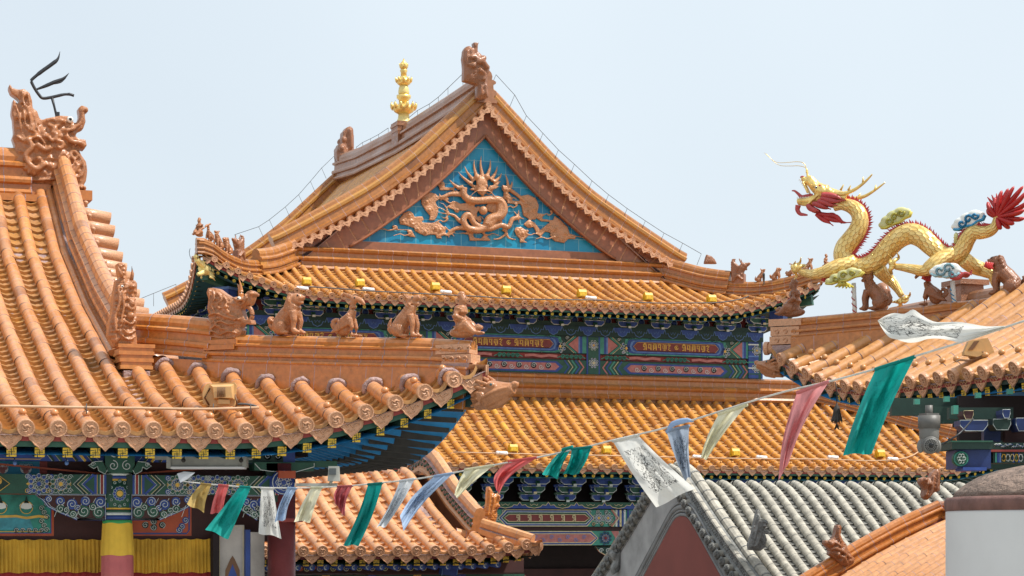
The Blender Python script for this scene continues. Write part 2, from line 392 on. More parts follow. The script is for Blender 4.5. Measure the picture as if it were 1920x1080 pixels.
def sculpt(name, mb, mat, parent=None, voxel=.01, smooth=2, mats=None):
    """fuse overlapping closed volumes into one continuous carved body"""
    me = bpy.data.meshes.new('tmp'); me.from_pydata(s_pts(mb), [], mb.f); me.update()
    o = bpy.data.objects.new('tmp', me); COL.objects.link(o)
    r = o.modifiers.new('r', 'REMESH'); r.mode = 'VOXEL'; r.voxel_size = voxel; r.use_smooth_shade = True
    if smooth: q = o.modifiers.new('s', 'SMOOTH'); q.factor = .5; q.iterations = smooth
    dg = bpy.context.evaluated_depsgraph_get(); nm = bpy.data.meshes.new_from_object(o.evaluated_get(dg))
    bpy.data.objects.remove(o); bpy.data.meshes.remove(me)
    nm.name = name; nm.materials.clear(); nm.materials.append(MATS[mat])
    org = ORG.get(parent.name, Vector((0, 0, 0))) if parent else Vector((0, 0, 0))
    nm.transform(Matrix.Translation(-org))
    nm.polygons.foreach_set('material_index', [0]*len(nm.polygons))
    nm.polygons.foreach_set('use_smooth', [True]*len(nm.polygons))
    a = nm.attributes.new('tint', 'FLOAT', 'FACE'); a.data.foreach_set('value', [.45]*len(nm.polygons))
    ob = bpy.data.objects.new(name, nm); COL.objects.link(ob); ORG[ob.name] = org
    if parent: ob.parent = parent
    return ob
def s_pts(mb): return mb.v
def frame(p, x, y, z):
    M = Matrix((x, y, z)).transposed().to_4x4(); M.translation = p; return M
def catmull(pts, n=6):
    P = [Vector(p) for p in pts]; P = [P[0]*2-P[1]]+P+[P[-1]*2-P[-2]]; out = []
    for i in range(1, len(P)-2):
        a, b, c, d = P[i-1:i+3]
        for k in range(n):
            t = k/n; out.append(.5*((2*b)+(c-a)*t+(2*a-5*b+4*c-d)*t*t+(3*b-a-3*c+d)*t**3))
    out.append(P[-2]); return out
def lerp_tab(tab, x):
    if x <= tab[0][0]:
        (a, b), (c, d) = tab[0], tab[1]; return b+(x-a)*(d-b)/(c-a)
    for (a, b), (c, d) in zip(tab, tab[1:]):
        if x <= c: return b+(d-b)*(x-a)/(c-a)
    (a, b), (c, d) = tab[-2], tab[-1]; return d+(x-c)*(d-b)/(c-a)
# ---------------------------------------------------------------- roof building kit
class Face:
    """one roof slope. o: 'F' faces -y, 'L' faces -x, 'R' faces +x, 'B' faces +y; u runs along the eave, b from the eave inward"""
    def __init__(s, o, e0, ze, ua, ub, prof, H, rise=.5, flare=.12, L=2.0, ca=True, cb=True, B=None, pw=2.0, hl=0.0):
        s.hl = hl
        s.o, s.e0, s.ze, s.ua, s.ub, s.prof, s.H, s.rise, s.flare, s.L, s.ca, s.cb, s.pw = o, e0, ze, ua, ub, prof, H, rise, flare, L, ca, cb, pw
        s.B = B if B else prof[-1][0]
    def d(s, u):
        r = 1e9
        if s.ca: r = min(r, u-s.ua)
        if s.cb: r = min(r, s.ub-u)
        return r
    def bm(s, u):
        d = s.d(u); return min(s.B, d) if d < s.H else s.B
    def P(s, u, b, dz=0.0):
        k = min(1, max(0, 1-s.d(u)/s.L))**s.pw; g = max(0, 1-b/max(s.H, .01))
        z = s.ze + lerp_tab(s.prof, b) + s.rise*k*g**1.2 + dz; bb = b-s.flare*k*g
        if s.hl and s.d(u) < s.H:
            q = max(0, s.d(u)/s.H); z += s.hl*4*q*(1-q)*min(1, max(0, b)/max(s.d(u), .01))**1.5
        if s.o == 'F': return Vector((u, s.e0+bb, z))
        if s.o == 'L': return Vector((s.e0+bb, u, z))
        if s.o == 'R': return Vector((s.e0-bb, u, z))
        return Vector((u, s.e0-bb, z))
    def fr(s, u, b, off=0.0):
        e = .02; p = s.P(u, b); tu = (s.P(u+e, b)-s.P(u-e, b)).normalized(); tb = (s.P(u, b+e)-s.P(u, b-e)).normalized()
        n = tu.cross(tb)
        if n.z < 0: n = -n
        n.normalize(); tu = tb.cross(n).normalized()
        return p+n*off, tu, tb, n
def mesh_disc(name, mats, r=.075, hi=True):
    mb = MB(); n = 18 if hi else 12
    mb.lathe([(r*.98, -.03), (r, .0), (r*.97, .012), (r*.84, .012), (r*.80, .004), (.001, .004)], (0, 0, 0), n, 0, .6, sm=False)
    if hi:
        for k, (a0, rr) in enumerate(((0.3, .5), (2.4, .48), (4.4, .5))):
            pts = [(math.cos(a0+q*.5)*r*(rr-.07*q), math.sin(a0+q*.5)*r*(rr-.07*q), .008) for q in range(6)]
            mb.tube(pts, [.003, .007, .009, .008, .007, .004], 5, 0, .3, up=(0, 0, 1))
        mb.tube([(-.4*r, .45*r, .007), (-.1*r, .2*r, .012), (.15*r, .3*r, .010), (.5*r, .1*r, .007)], .007, 5, 0, .3)
        mb.tube([(-.5*r, -.3*r, .007), (-.1*r, -.45*r, .010), (.35*r, -.35*r, .007)], .006, 5, 0, .3)
    else:
        mb.lathe([(r*.5, .004), (r*.48, .012), (r*.3, .012), (r*.28, .004), (.001, .004)], (0, 0, 0), 8, 0, .2, sm=False)
    o = mb.build(name, mats); return o
def mesh_drip(name, mats, w=.17, h=.10, hi=True):
    """ruyi shaped drip tile: concave top that follows the pan, lobed foot"""
    mb = MB(); a = w/2; top = []
    for i in range(9):
        x = -a+w*i/8; top.append((x, .035*(x/a)**2+.012))
    bot = [(a*1.0, -.012), (a*.93, -.035), (a*.70, -.052), (a*.52, -.075), (a*.25, -.09), (0, -.115), (-a*.25, -.09), (-a*.52, -.075), (-a*.70, -.052), (-a*.93, -.035), (-a*1.0, -.012)]
    k = h/.115; pts = [(x, y*k if y < 0 else y) for x, y in top+bot]
    mb.prism([(x, y, .004) for x, y in pts], (0, 0, 1), 0, .6, .016)
    if hi:
        rim = [(x*.99, y, .013) for x, y in pts]; mb.tube(rim[8:]+[rim[0]], .006, 4, 0, .75, False)
        mb.tube([(-a*.6, -.005, .012), (-a*.35, -.035, .016), (-a*.1, -.01, .016), (a*.15, -.04, .016), (a*.4, -.012, .016), (a*.65, -.015, .012)], .007, 5, 0, .25)
        mb.tube([(-a*.3, -.06*k, .012), (0, -.07*k, .015), (a*.3, -.058*k, .012)], .006, 4, 0, .25)
    else:
        mb.tube([(-a*.45, -.01, .012), (0, -.045, .014), (a*.45, -.01, .012)], .007, 4, 0, .25)
    # the tile's own body runs back under the pan
    back = [(x, y, -.14) for x, y in top]; fr_ = [(x, y, .0) for x, y in top]
    mb.add(fr_+back, [(i, i+1, 10+i, 9+i) for i in range(8)], 0, .6, True)
    return mb.build(name, mats)
def tiles(F, roof, mat, pan, pitch, r=.072, seg=.27, start=None, nails=True, ends=None, step=.13, n=8, end_b=0.0, umin=None, umax=None, cut=None, nail_b=.16, nail_r=.024, grout=.010, dlow=.045):
    """adds tube tiles and pans of a slope to two meshes under roof; ends=(disc mesh, drip mesh)"""
    mt, mp = MB(), MB(); a = F.ua if umin is None else umin; c = F.ub if umax is None else umax
    us = []; u = start if start is not None else a+pitch*.5
    while u-pitch > a: u -= pitch
    while u < c: us.append(u); u += pitch
    for u in us:
        b1 = F.bm(u)
        if cut: b1 = min(b1, cut(u))
        if b1 < .12: continue
        b = end_b; k = 0; tub = random.gauss(0, .10)
        while b < b1-.02:
            L = min(seg*(1 if k else .8), b1-b); t = min(1, max(0, .47+tub+random.gauss(0, .17)))
            if random.random() < .03: t = .05
            rr = r*(1+random.uniform(-.02, .02)); jit = random.uniform(-.0035, .0035)
            for (ba, bb, ra, rb, m) in ((b, b+L-grout, rr, rr*.985, 0), (b+L-grout, b+L, rr*.985, rr*.985, 1)):
                vs = []
                for bq, rq in ((ba, ra), (bb, rb)):
                    p, tu, tb, nn = F.fr(u, bq, .012)
                    for j in range(n+1):
                        an = math.radians(-28+236*j/n); vs.append(p+tu*(math.cos(an)*rq+jit)+nn*math.sin(an)*rq)
                mt.add(vs, [(j, j+1, n+2+j, n+1+j) for j in range(n)], m, t)
            b += L; k += 1
        if nails and b1 > nail_b+.05:
            p, tu, tb, nn = F.fr(u, nail_b+random.uniform(-.01, .01), r*.98)
            q = nail_r; mt.lathe([(q*.8, -.01), (q*.85, q*.5), (q*1.15, q*.7), (q*1.2, q*1.1), (q*.8, q*1.75), (.002, q*2.1)], p, 8, 0, .3, nn)
        if ends and end_b == 0.0:
            p, tu, tb, nn = F.fr(u, 0, .012); ends[2].append(('end_tile', ends[0], frame(p-tb*.02, tu, nn, tu.cross(nn))))
    mid = [x-pitch/2 for x in us]+[us[-1]+pitch/2] if us else []
    for u in mid:
        if u < a or u > c: continue
        b1 = min(F.bm(max(F.ua+.001, u-pitch*.4)), F.bm(min(F.ub-.001, u+pitch*.4)))
        if cut: b1 = min(b1, cut(u))
        if b1 < .02: b1 = .05
        w = (pitch/2-r*.55); b = 0; na = 4
        while b < b1:
            t = min(1, max(0, .5+random.gauss(0, .22))); st = min(step, b1-b+.02); dz = random.uniform(-.002, .002)
            vs = []
            for bq, off in ((b, .0), (b, .030+dz), (b+st*1.02, .0)):
                p, tu, tb, nn = F.fr(u, bq)
                for j in range(na+1):
                    x = -1+2*j/na; vs.append(p+tu*(x*w)+nn*(off-.040+.048*x*x))
            q = na+1
            mp.add(vs, [(j, j+1, q+j+1, q+j) for j in range(na)], 0, t*.6)
            mp.add(vs, [(q+j, q+j+1, 2*q+j+1, 2*q+j) for j in range(na)], 0, t)
            b += st
        if ends:
            p, tu, tb, nn = F.fr(u, .02, -dlow); z = -(tb*.55+Vector((0, 0, tb.z))*0).normalized()
            ax = -tb; ax = Vector((ax.x, ax.y, ax.z*.2)).normalized(); y = Vector((0, 0, 1)); x = y.cross(ax).normalized(); y = ax.cross(x)
            ends[2].append(('drip_tile', ends[1], frame(p, x, y, ax)))
    o1 = mt.build('tube_tiles', [mat, 'grout'], roof)
    o2 = mp.build('pan_tiles', pan, roof)
    return us
def put_ends(items, parent, limit=100):
    cnt = {}
    for nm, me, M in items:
        cnt[nm] = cnt.get(nm, 0)+1
        inst(nm, me, M, parent)
def slab(mb, F, dz, m=0, nu=40, nb=8, b0=0.0, umin=None, umax=None, maxb=None, t=.5):
    a = F.ua if umin is None else umin; c = F.ub if umax is None else umax
    vs = []; fs = []
    for i in range(nu+1):
        u = a+(c-a)*i/nu; bm = F.bm(min(max(u, a+.001), c-.001)); bm = min(bm, maxb) if maxb else bm
        for j in range(nb+1): vs.append(F.P(u, b0+(max(bm, b0+.01)-b0)*j/nb, dz))
    for i in range(nu):
        for j in range(nb):
            q = i*(nb+1)+j; fs.append((q, q+nb+1, q+nb+2, q+1))
    mb.add(vs, fs, m, t)
def sweep(mb, path, prof, close=True, t=None, seg=None, grout=None, gl=.01, side=None, caps=True, gs=1.0):
    """prof: [(side, up, mat)], swept along path; seg: tile length with grout joints between"""
    path = [Vector(p) for p in path]; cum = [0]
    for a, b in zip(path, path[1:]): cum.append(cum[-1]+(b-a).length)
    T = cum[-1]
    def at(s_):
        s_ = min(max(s_, 0), T)
        for i in range(len(path)-1):
            if s_ <= cum[i+1] or i == len(path)-2:
                k = (s_-cum[i])/max(1e-9, cum[i+1]-cum[i]); return path[i].lerp(path[i+1], k)
    def sec(s_, sc=1.0):
        p = at(s_); d = (at(s_+.03)-at(s_-.03)).normalized()
        sd = Vector(side).normalized() if side is not None else d.cross(Vector((0, 0, 1))).normalized()
        up = sd.cross(d).normalized()
        if side is not None and up.z < 0: sd = -sd; up = -up
        return [p+sd*(x*sc)+up*(y*(1+(sc-1)*.5)) for x, y, *_ in prof]
    n = len(prof); cuts = [0.0]
    if seg:
        while cuts[-1]+seg < T-.3*seg: cuts.append(cuts[-1]+seg*random.uniform(.97, 1.03))
        cuts.append(T)
    else: cuts = cum[:]
    def strip(a, b, m_override, sc=1.0, tt=None):
        va, vb = sec(a, sc), sec(b, sc)
        for j in range(n if close else n-1):
            j2 = (j+1) % n; m = m_override if m_override is not None else prof[j][2]
            mb.add([va[j], va[j2], vb[j2], vb[j]], [(0, 1, 2, 3)], m, tt[j] if tt else .5, False)
    for a, b in zip(cuts, cuts[1:]):
        base = min(1, max(0, random.gauss(.5, .16))); tt = [min(1, max(0, base+random.gauss(0, .10))) for _ in range(n)] if t is None else [t]*n
        if grout is not None and seg:
            sub = max(1, int((b-a-gl)/.12)); e = b-gl
            for q in range(sub): strip(a+(e-a)*q/sub, a+(e-a)*(q+1)/sub, None, 1.0, tt)
            strip(e, b, grout, gs)
        else: strip(a, b, None, 1.0, tt)
    if caps and close:
        for s_, rev in ((0, False), (T, True)):
            v = sec(s_); mb.add(v, [tuple(range(n)) if rev else tuple(range(n))[::-1]], prof[0][2], .4, False)
def mirror_prof(half):
    """half: from foot up [(w, h, mat)] -> closed symmetric section"""
    r = list(half); l = [(-w, h, m) for w, h, m in half[::-1]]
    # material of mirrored edges follows the edge, not the vertex
    l = [(-half[i][0], half[i][1], half[i-1][2] if i > 0 else half[0][2]) for i in range(len(half)-1, -1, -1)]
    return r+l
def ridge_section(w, h, m0=0, m1=0, cap=None):
    """moulded ridge: foot, roll, flat band, roll, half round cap tile"""
    c = cap or w*.62; H = h
    half = [(w*1.0, 0, m0), (w*1.06, H*.05, m0), (w*.98, H*.11, m0), (w*.72, H*.13, m1), (w*.70, H*.22, m1), (w*.96, H*.25, m0), (w*1.0, H*.31, m0), (w*.93, H*.37, m0),
            (w*.66, H*.39, m1), (w*.64, H*.56, m1), (w*.90, H*.59, m0), (w*.92, H*.65, m0), (w*.70, H*.69, m0), (c*.92, H*.71, m0), (c*1.02, H*.80, m0), (c*.82, H*.91, m0), (c*.45, H*.98, m0), (c*.1, H*1.0, m0)]
    return mirror_prof(half)
def emblem(mb, c, ux, uz, nn, s, m, lw=None, depth=.004):
    """Buddhist wan fret inside its square"""
    lw = lw or s*.16; h = s/2
    def seg(a, b):
        a = Vector(a); b = Vector(b); d = (b-a).normalized(); nrm = Vector((-d.y, d.x)); q = lw/2
        pts = [a-d*q+nrm*q, b+d*q+nrm*q, b+d*q-nrm*q, a-d*q-nrm*q]
        P3 = [c+ux*p.x+uz*p.y+nn*depth for p in pts]; B3 = [c+ux*p.x+uz*p.y-nn*.002 for p in pts]
        mb.add(P3+B3, [(0, 1, 2, 3), (0, 4, 5, 1), (1, 5, 6, 2), (2, 6, 7, 3), (3, 7, 4, 0)], m, .5, False)
    h -= lw/2; g = h*.45
    for s1 in ((1, 0), (0, 1)):
        a, b = s1
        seg((-h*a, -h*b), (h*a, h*b))
    seg((0, h), (h, h)); seg((h, 0), (h, -h)); seg((0, -h), (-h, -h)); seg((-h, 0), (-h, h))
    seg((h*.5, h*.5), (h, h*.5)); seg((-h*.5, -h*.5), (-h, -h*.5)); seg((h*.5, -h*.5), (h*.5, -h)); seg((-h*.5, h*.5), (-h*.5, h))
def mesh_rafter(name, mats, w=.075, L=.9, kind='wan', rise=0.0):
    """local: end face looks to +Z at origin, body runs to -Z. mats: body, gold"""
    mb = MB(); mb.box((0, 0, -L/2), (w, w, L), 0)
    X, Y, Z = V(1, 0, 0), V(0, 1, 0), V(0, 0, 1)
    if kind == 'wan':
        # gilded square with the dark fret lines left open
        h = w*.5; mb.add([(-h, -h, .002), (h, -h, .002), (h, h, .002), (-h, h, .002)], [(0, 1, 2, 3)], 1, .5, False); l = w*.035
        for a0, b0, a1, b1 in ((-.30, 0, .30, 0), (0, -.30, 0, .30), (-.5, .23, -.14, .23), (.14, -.23, .5, -.23), (.23, .14, .23, .5), (-.23, -.5, -.23, -.14), (-.5, -.30, -.38, -.30), (.38, .30, .5, .30)):
            x0, x1, y0, y1 = a0*w-l, a1*w+l, b0*w-l, b1*w+l; mb.add([(x0, y0, .004), (x1, y0, .004), (x1, y1, .004), (x0, y1, .004)], [(0, 1, 2, 3)], 0, .5, False)
    elif kind == 'flower':
        for k in range(4):
            a = PI/4+k*PI/2; mb.lathe([(w*.2, 0), (w*.17, .006), (.001, .008)], (math.cos(a)*w*.26, math.sin(a)*w*.26, 0), 6, 1)
        for k in range(4):
            a = k*PI/2; mb.lathe([(w*.14, 0), (w*.12, .006), (.001, .008)], (math.cos(a)*w*.3, math.sin(a)*w*.3, 0), 6, 1)
    return mb.build(name, mats)
def mesh_round_rafter(name, mats, r=.045, L=.8):
    mb = MB(); mb.tube([(0, 0, 0), (0, 0, -L)], r, 12, 0)
    mb.lathe([(r*.98, 0), (r*.95, .004), (.001, .004)], (0, 0, 0), 14, 0, sm=False)
    pts = [(math.cos(a)*r*.5, math.sin(a)*r*.5-.005, .006) for a in [x*.5 for x in range(2, 11)]]
    mb.tube(pts, [.003]+[.007]*7+[.003], 5, 1)
    mb.lathe([(r*.28, .004), (r*.2, .01), (.001, .011)], (0, -r*.05, 0), 8, 2)
    return mb.build(name, mats)
# ---------------------------------------------------------------- painted decoration as thin raised colour on a plane
class Canvas:
    def __init__(s, mb, y=None, x=None, sgn=-1, lay=.003):
        """front canvas on plane y (facing -y) uses (x, z); side canvas on plane x (facing -x) uses (y, z)"""
        s.mb = mb; s.y = y; s.x = x; s.lay = lay
    def p(s, a, b, l):
        if s.y is not None: return (a, s.y-l*s.lay, b)
        return (s.x-l*s.lay, a, b)
    def poly(s, pts, m, l=1):
        s.mb.add([s.p(a, b, l) for a, b in pts], [tuple(range(len(pts)))], m, random.uniform(.3, .7), False)
    def rect(s, a0, b0, a1, b1, m, l=1): s.poly([(a0, b0), (a1, b0), (a1, b1), (a0, b1)], m, l)
    def stroke(s, pts, w, m, l=2, closed=False):
        pts = [Vector((p[0], p[1])) for p in pts]
        if closed: pts = pts+[pts[0], pts[1]]
        k = len(pts); A = []; B = []
        for i, p in enumerate(pts):
            d = pts[min(i+1, k-1)]-pts[max(0, i-1)]
            d = d.normalized() if d.length > 0 else Vector((1, 0)); n = Vector((-d.y, d.x)); A.append(p+n*w/2); B.append(p-n*w/2)
        vs = [s.p(q.x, q.y, l) for q in A+B]
        s.mb.add(vs, [(i, i+1, k+i+1, k+i) for i in range(k-1)], m, .5, False)
    def disc(s, a, b, r, m, l=2, n=12, ry=None): s.poly([(a+math.cos(2*PI*i/n)*r, b+math.sin(2*PI*i/n)*(ry or r)) for i in range(n)], m, l)
    def ring(s, a, b, r, w, m, l=2, n=14): s.stroke([(a+math.cos(2*PI*i/n)*r, b+math.sin(2*PI*i/n)*r) for i in range(n)], w, m, l, True)
    def spiral(s, a, b, r, m, fill=None, l=2, turns=1.4, w=.006, a0=0, dirn=1, n=16):
        if fill is not None: s.disc(a, b, r*1.08, fill, l-1 if l > 1 else 1, 12)
        s.stroke([(a+math.cos(a0+dirn*2*PI*turns*i/n)*r*(1-.85*i/n), b+math.sin(a0+dirn*2*PI*turns*i/n)*r*(1-.85*i/n)) for i in range(n+1)], w, m, l+1)
    def flower(s, a, b, r, cols, l=2, n=8, w=.005):
        """cols: petal, petal line, centre, ring of small curls"""
        if len(cols) > 3:
            for i in range(n):
                an = 2*PI*(i+.5)/n; s.disc(a+math.cos(an)*r*.80, b+math.sin(an)*r*.80, r*.24, cols[3], l, 8); s.ring(a+math.cos(an)*r*.80, b+math.sin(an)*r*.80, r*.20, w, cols[1], l+1, 8)
        R = r*.62
        for i in range(n):
            an = 2*PI*i/n; c0 = (a+math.cos(an)*R*.62, b+math.sin(an)*R*.62); s.disc(c0[0], c0[1], R*.36, cols[0], l+1, 8); s.ring(c0[0], c0[1], R*.34, w, cols[1], l+2, 8)
        s.disc(a, b, R*.34, cols[2], l+3, 10)
    def cloudband(s, x0, x1, z0, z1, n, cols, l=1, w=.012):
        """row of ruyi cloud heads: ground, cloud, outline, second"""
        s.rect(x0, z0, x1, z1, cols[0], l); h = z1-z0; dx = (x1-x0)/n
        for i in range(n):
            c = x0+dx*(i+.5); f = cols[1] if i % 2 else cols[3]
            pts = [(c-dx*.5, z1), (c-dx*.42, z1-h*.5), (c-dx*.3, z1-h*.42), (c-dx*.22, z1-h*.75), (c, z0+h*.04), (c+dx*.22, z1-h*.75), (c+dx*.3, z1-h*.42), (c+dx*.42, z1-h*.5), (c+dx*.5, z1)]
            s.poly(pts[::-1], f, l+1); s.stroke(pts, w, cols[2], l+2)
            s.stroke([(c-dx*.14, z1-h*.3), (c-dx*.1, z1-h*.55), (c, z1-h*.3), (c+dx*.1, z1-h*.55), (c+dx*.14, z1-h*.3)], w*.8, cols[2], l+2)
GLY = [  # temple script letters, strokes in a 1 x 1.3 cell (head line on top)
    [[(0, 1), (.9, 1)], [(.15, 1), (.1, .6), (.45, .55), (.5, .8)], [(.45, .55), (.5, .15), (.1, .1)], [(.8, 1), (.8, 0)], [(.2, 1.25), (.5, 1.15), (.8, 1.28)]],
    [[(0, 1), (.9, 1)], [(.2, 1), (.2, .55), (.05, .4), (.3, .35), (.75, .5)], [(.75, 1), (.75, 0)]],
    [[(0, 1), (1, 1)], [(.15, 1), (.15, .0)], [(.55, 1), (.55, .3), (.35, .3)], [(.85, 1), (.85, 0)], [(.15, 1), (.4, 1.28), (.75, 1.2)]],
    [[(0, 1), (.9, 1)], [(.2, 1), (.15, .5), (.7, .5)], [(.7, 1), (.7, 0)]],
    [[(0, 1), (1, 1)], [(.1, .8), (.1, .35), (.5, .4), (.5, 1)], [(.5, .4), (.3, 0), (.8, .1)], [(.85, 1), (.85, .2)]],
    [[(0, 1), (.8, 1)], [(.6, 1), (.6, .75), (.2, .65), (.6, .45), (.2, .3), (.5, .05), (.8, 0)], [(.2, 1.25), (.5, 1.2)]]]
def script(cv, x0, z0, h, n, gap, m, l, w):
    for i in range(n):
        g = GLY[i % 6]
        for st in g: cv.stroke([(x0+i*gap+a*h*.62, z0+b*h*.78) for a, b in st], w*(1.25 if st[0][0] == st[-1][0] else 1), m, l)
PM = ['beam_green', 'beam_blue', 'line_white', 'beam_red', 'line_gold', 'beam_teal', 'beam_dkgreen', 'beam_ltblue', 'beam_pink', 'line_cream', 'beam_orange', 'dark_red', 'unlit_black', 'paint_landscape', 'paint_sky', 'paint_water', 'cloud_white', 'panel_red']
G, BL, WH, RD, GO, TE, DG, LB, PK, CR, OR, DR, BK, LS, PS, PW, CW, PR = range(18)
g = MB(); g.add([(-400, -200, 0), (500, -200, 0), (500, 700, 0), (-400, 700, 0)], [(0, 1, 2, 3)], 0)
struct('ground', g, 'paving')
protos = []
def proto(o): protos.append(o); return o.data
D_HI = {}; 
def ends_for(mat, hi, r, w, h):
    k = (mat, hi, r)
    if k not in D_HI:
        D_HI[k] = (proto(mesh_disc('end_tile', mat, r, hi)), proto(mesh_drip('drip_tile', mat, w, h, hi)))
    return D_HI[k]
def eave_path(F, b=0.0, dz=0.0, n=36, umin=None, umax=None):
    a = F.ua if umin is None else umin; c = F.ub if umax is None else umax
    return [F.P(a+(c-a)*i/n, b, dz) for i in range(n+1)]
def boards(mb, F, red=0, green=1, h=.05, b=.06, z=-.07, **k):
    pr = [(-.02, 0, red), (.02, 0, red), (.02, -h, red), (-.02, -h, red)]
    sweep(mb, eave_path(F, b, z, **k), pr); sweep(mb, eave_path(F, b+.02, z-h-.001, **k), [(x, y, green) for x, y, _ in pr])
def rafters(F, mesh, name, parent, pitch, b0, dz, umin=None, umax=None, fan=0.0, droop=.22, inset=.1, fanL=2.2, roll=True):
    """rafter ends along the eave; near a corner they fan out towards it"""
    L0_ = max(abs(v.co.z) for v in mesh.vertices)
    a = (F.ua if umin is None else umin)+inset; c = (F.ub if umax is None else umax)-inset; u = a; out = []
    while u < c:
        p = F.P(u, b0, dz); d = {'F': V(0, -1, 0), 'L': V(-1, 0, 0), 'R': V(1, 0, 0), 'B': V(0, 1, 0)}[F.o]; al = {'F': V(1, 0, 0), 'B': V(1, 0, 0), 'L': V(0, 1, 0), 'R': V(0, 1, 0)}[F.o]
        k = 0
        if F.cb and F.ub-u < fanL: k = (1-(F.ub-u)/fanL)
        if F.ca and u-F.ua < fanL: k = -(1-(u-F.ua)/fanL)
        d = (d+al*(k*fan)).normalized(); z = (d-Vector((0, 0, droop*(1-.7*abs(k))))).normalized()
        x = Vector((0, 0, 1)).cross(z).normalized(); y = z.cross(x)
        room = max(.12, min(1.0, (F.d(u)*1.0-b0+.1)/L0_)) if F.d(u) < F.H else 1.0; out.append(inst(name, mesh, frame(p, x, y, z*room), parent)); u += pitch*(1-.12*abs(k))
    return out
def dougong(mb, o, cx, pl, z0, z1, out, w, tiers=3, lw=.012):
    """bracket cluster: stacked boat-shaped arms growing outward. o 'F' faces -y at x=cx, wall plane y=pl; 'L' faces -x at y=cx, wall plane x=pl"""
    H = (z1-z0)/tiers
    def W3(a, d, z): return Vector((cx+a, pl-d, z)) if o == 'F' else Vector((pl-d, cx+a, z))
    cv = Canvas(mb, y=0) if o == 'F' else Canvas(mb, x=0)
    for k in range(tiers):
        zz = z0+H*k; d = out*(k+.35)/tiers; ww = w*(.55+.45*(k+1)/tiers); c0, c1 = (G, BL) if k % 2 else (BL, G)
        # cross arm (boat shape) at this depth, plus one step further back
        for dd, wk, cc in ((d, ww, c0), (max(0, d-out/tiers), ww*1.0, c1)):
            th = .05
            pts = [(-wk/2, zz+H*.85), (wk/2, zz+H*.85), (wk/2, zz+H*.45), (wk*.36, zz+H*.12), (-wk*.36, zz+H*.12), (-wk/2, zz+H*.45)]
            f = [W3(a, dd+th/2, z) for a, z in pts]; b = [W3(a, dd-th/2, z) for a, z in pts]; n = 6
            mb.add(f+b, [tuple(range(n)), tuple(range(n, 2*n))[::-1]]+[(i, (i+1) % n, n+(i+1) % n, n+i) for i in range(n)], cc, .5, False)
            if o == 'F': cv.y = pl-dd-th/2
            else: cv.x = pl-dd-th/2
            cv.stroke([(cx+a, z) for a, z in pts], lw, WH, 1, True)
            for s_ in (-1, 0, 1):   # small bearing blocks
                c = W3(s_*wk*.42, dd, zz+H*.98); mb.box(c, (.10, .10, H*.30), c1, taper=1.25)
                if s_: cv.stroke([(cx+s_*wk*.42-.055, zz+H*.88), (cx+s_*wk*.42-.06, zz+H*1.1), (cx+s_*wk*.42+.06, zz+H*1.1), (cx+s_*wk*.42+.055, zz+H*.88)], lw*.8, WH, 2)
        # projecting nose
        L = d+out*.45/tiers
        for s_, q in ((0, .075),):
            ptn = [(0, zz+H*.1), (L*.8, zz+H*.12), (L, zz+H*.0-H*.15), (L+.03, zz+H*.1), (L*.95, zz+H*.55), (0, zz+H*.6)]
            A = [W3(-q/2, dd_, z) for dd_, z in ptn]; B = [W3(q/2, dd_, z) for dd_, z in ptn]; n = 6
            mb.add(A+B, [tuple(range(n)), tuple(range(n, 2*n))[::-1]]+[(i, (i+1) % n, n+(i+1) % n, n+i) for i in range(n)], c1, .5, False)
            e = [W3(x, L+.034, z) for x, z in ((-q/2, zz-H*.12), (q/2, zz-H*.12), (q/2, zz+H*.16), (-q/2, zz+H*.16))]
            mb.add(e, [(0, 1, 2, 3)], WH if k % 2 == 0 else CR, .5, False)

# =============================================================== MAIN HALL
AX = 16.6
hall = thing('temple_hall', 'large double-eaved hall with a blue-tiled dragon gable and orange glazed roofs', 'temple hall', (AX, 52, 0))
U0, U1, UY = 9.35, 23.85, 44.8
prof_u = [(0, 0), (1, .30), (2, .66), (2.7, .98), (3.0, 1.22), (3.75, 1.88), (4.55, 2.5), (5.45, 3.2), (6.17, 3.85), (7.0, 4.7), (7.25, 5.0)]
UF = Face('F', UY, 11.14, U0, U1, prof_u, 2.7, .74, .22, 3.0, B=2.72)
UL = Face('L', U0, 11.14, UY, 63.0, prof_u, 2.7, .74, .22, 3.0, B=7.25)
UR = Face('R', U1, 11.14, UY, 63.0, prof_u, 2.7, .74, .22, 3.0, B=7.25)
UB = Face('B', 63.0, 11.14, U0, U1, prof_u, 2.7, .74, .22, 3.0, B=2.72)
mb = MB()
for F in (UF, UL, UR, UB): slab(mb, F, -.05, 0, 44, 10)
def cutmain(u): return 7.25 if 47.45 < u < 60.3 else 2.7
for F in (UL, UR): pass
uroof = mb.build('upper_roof', 'mortar', hall)
em = ends_for('end_glaze', False, .072, .2, .125)
items = []
tiles(UF, uroof, 'tile_main', 'pan_left', .262, .066, .34, ends=(em[0], em[1], items), n=8, step=.16, start=AX)
items2 = []
tiles(UL, uroof, 'tile_main', 'pan_left', .262, .066, .34, ends=(em[0], em[1], items2), n=6, step=.2, umax=62.9, cut=cutmain)
tiles(UR, uroof, 'tile_main', 'pan_left', .262, .066, .34, n=5, step=.3, umax=62.9, cut=cutmain)
put_ends(items, uroof)
its = [x for x in items2 if x[2].translation.y < 53]; put_ends(its, uroof)
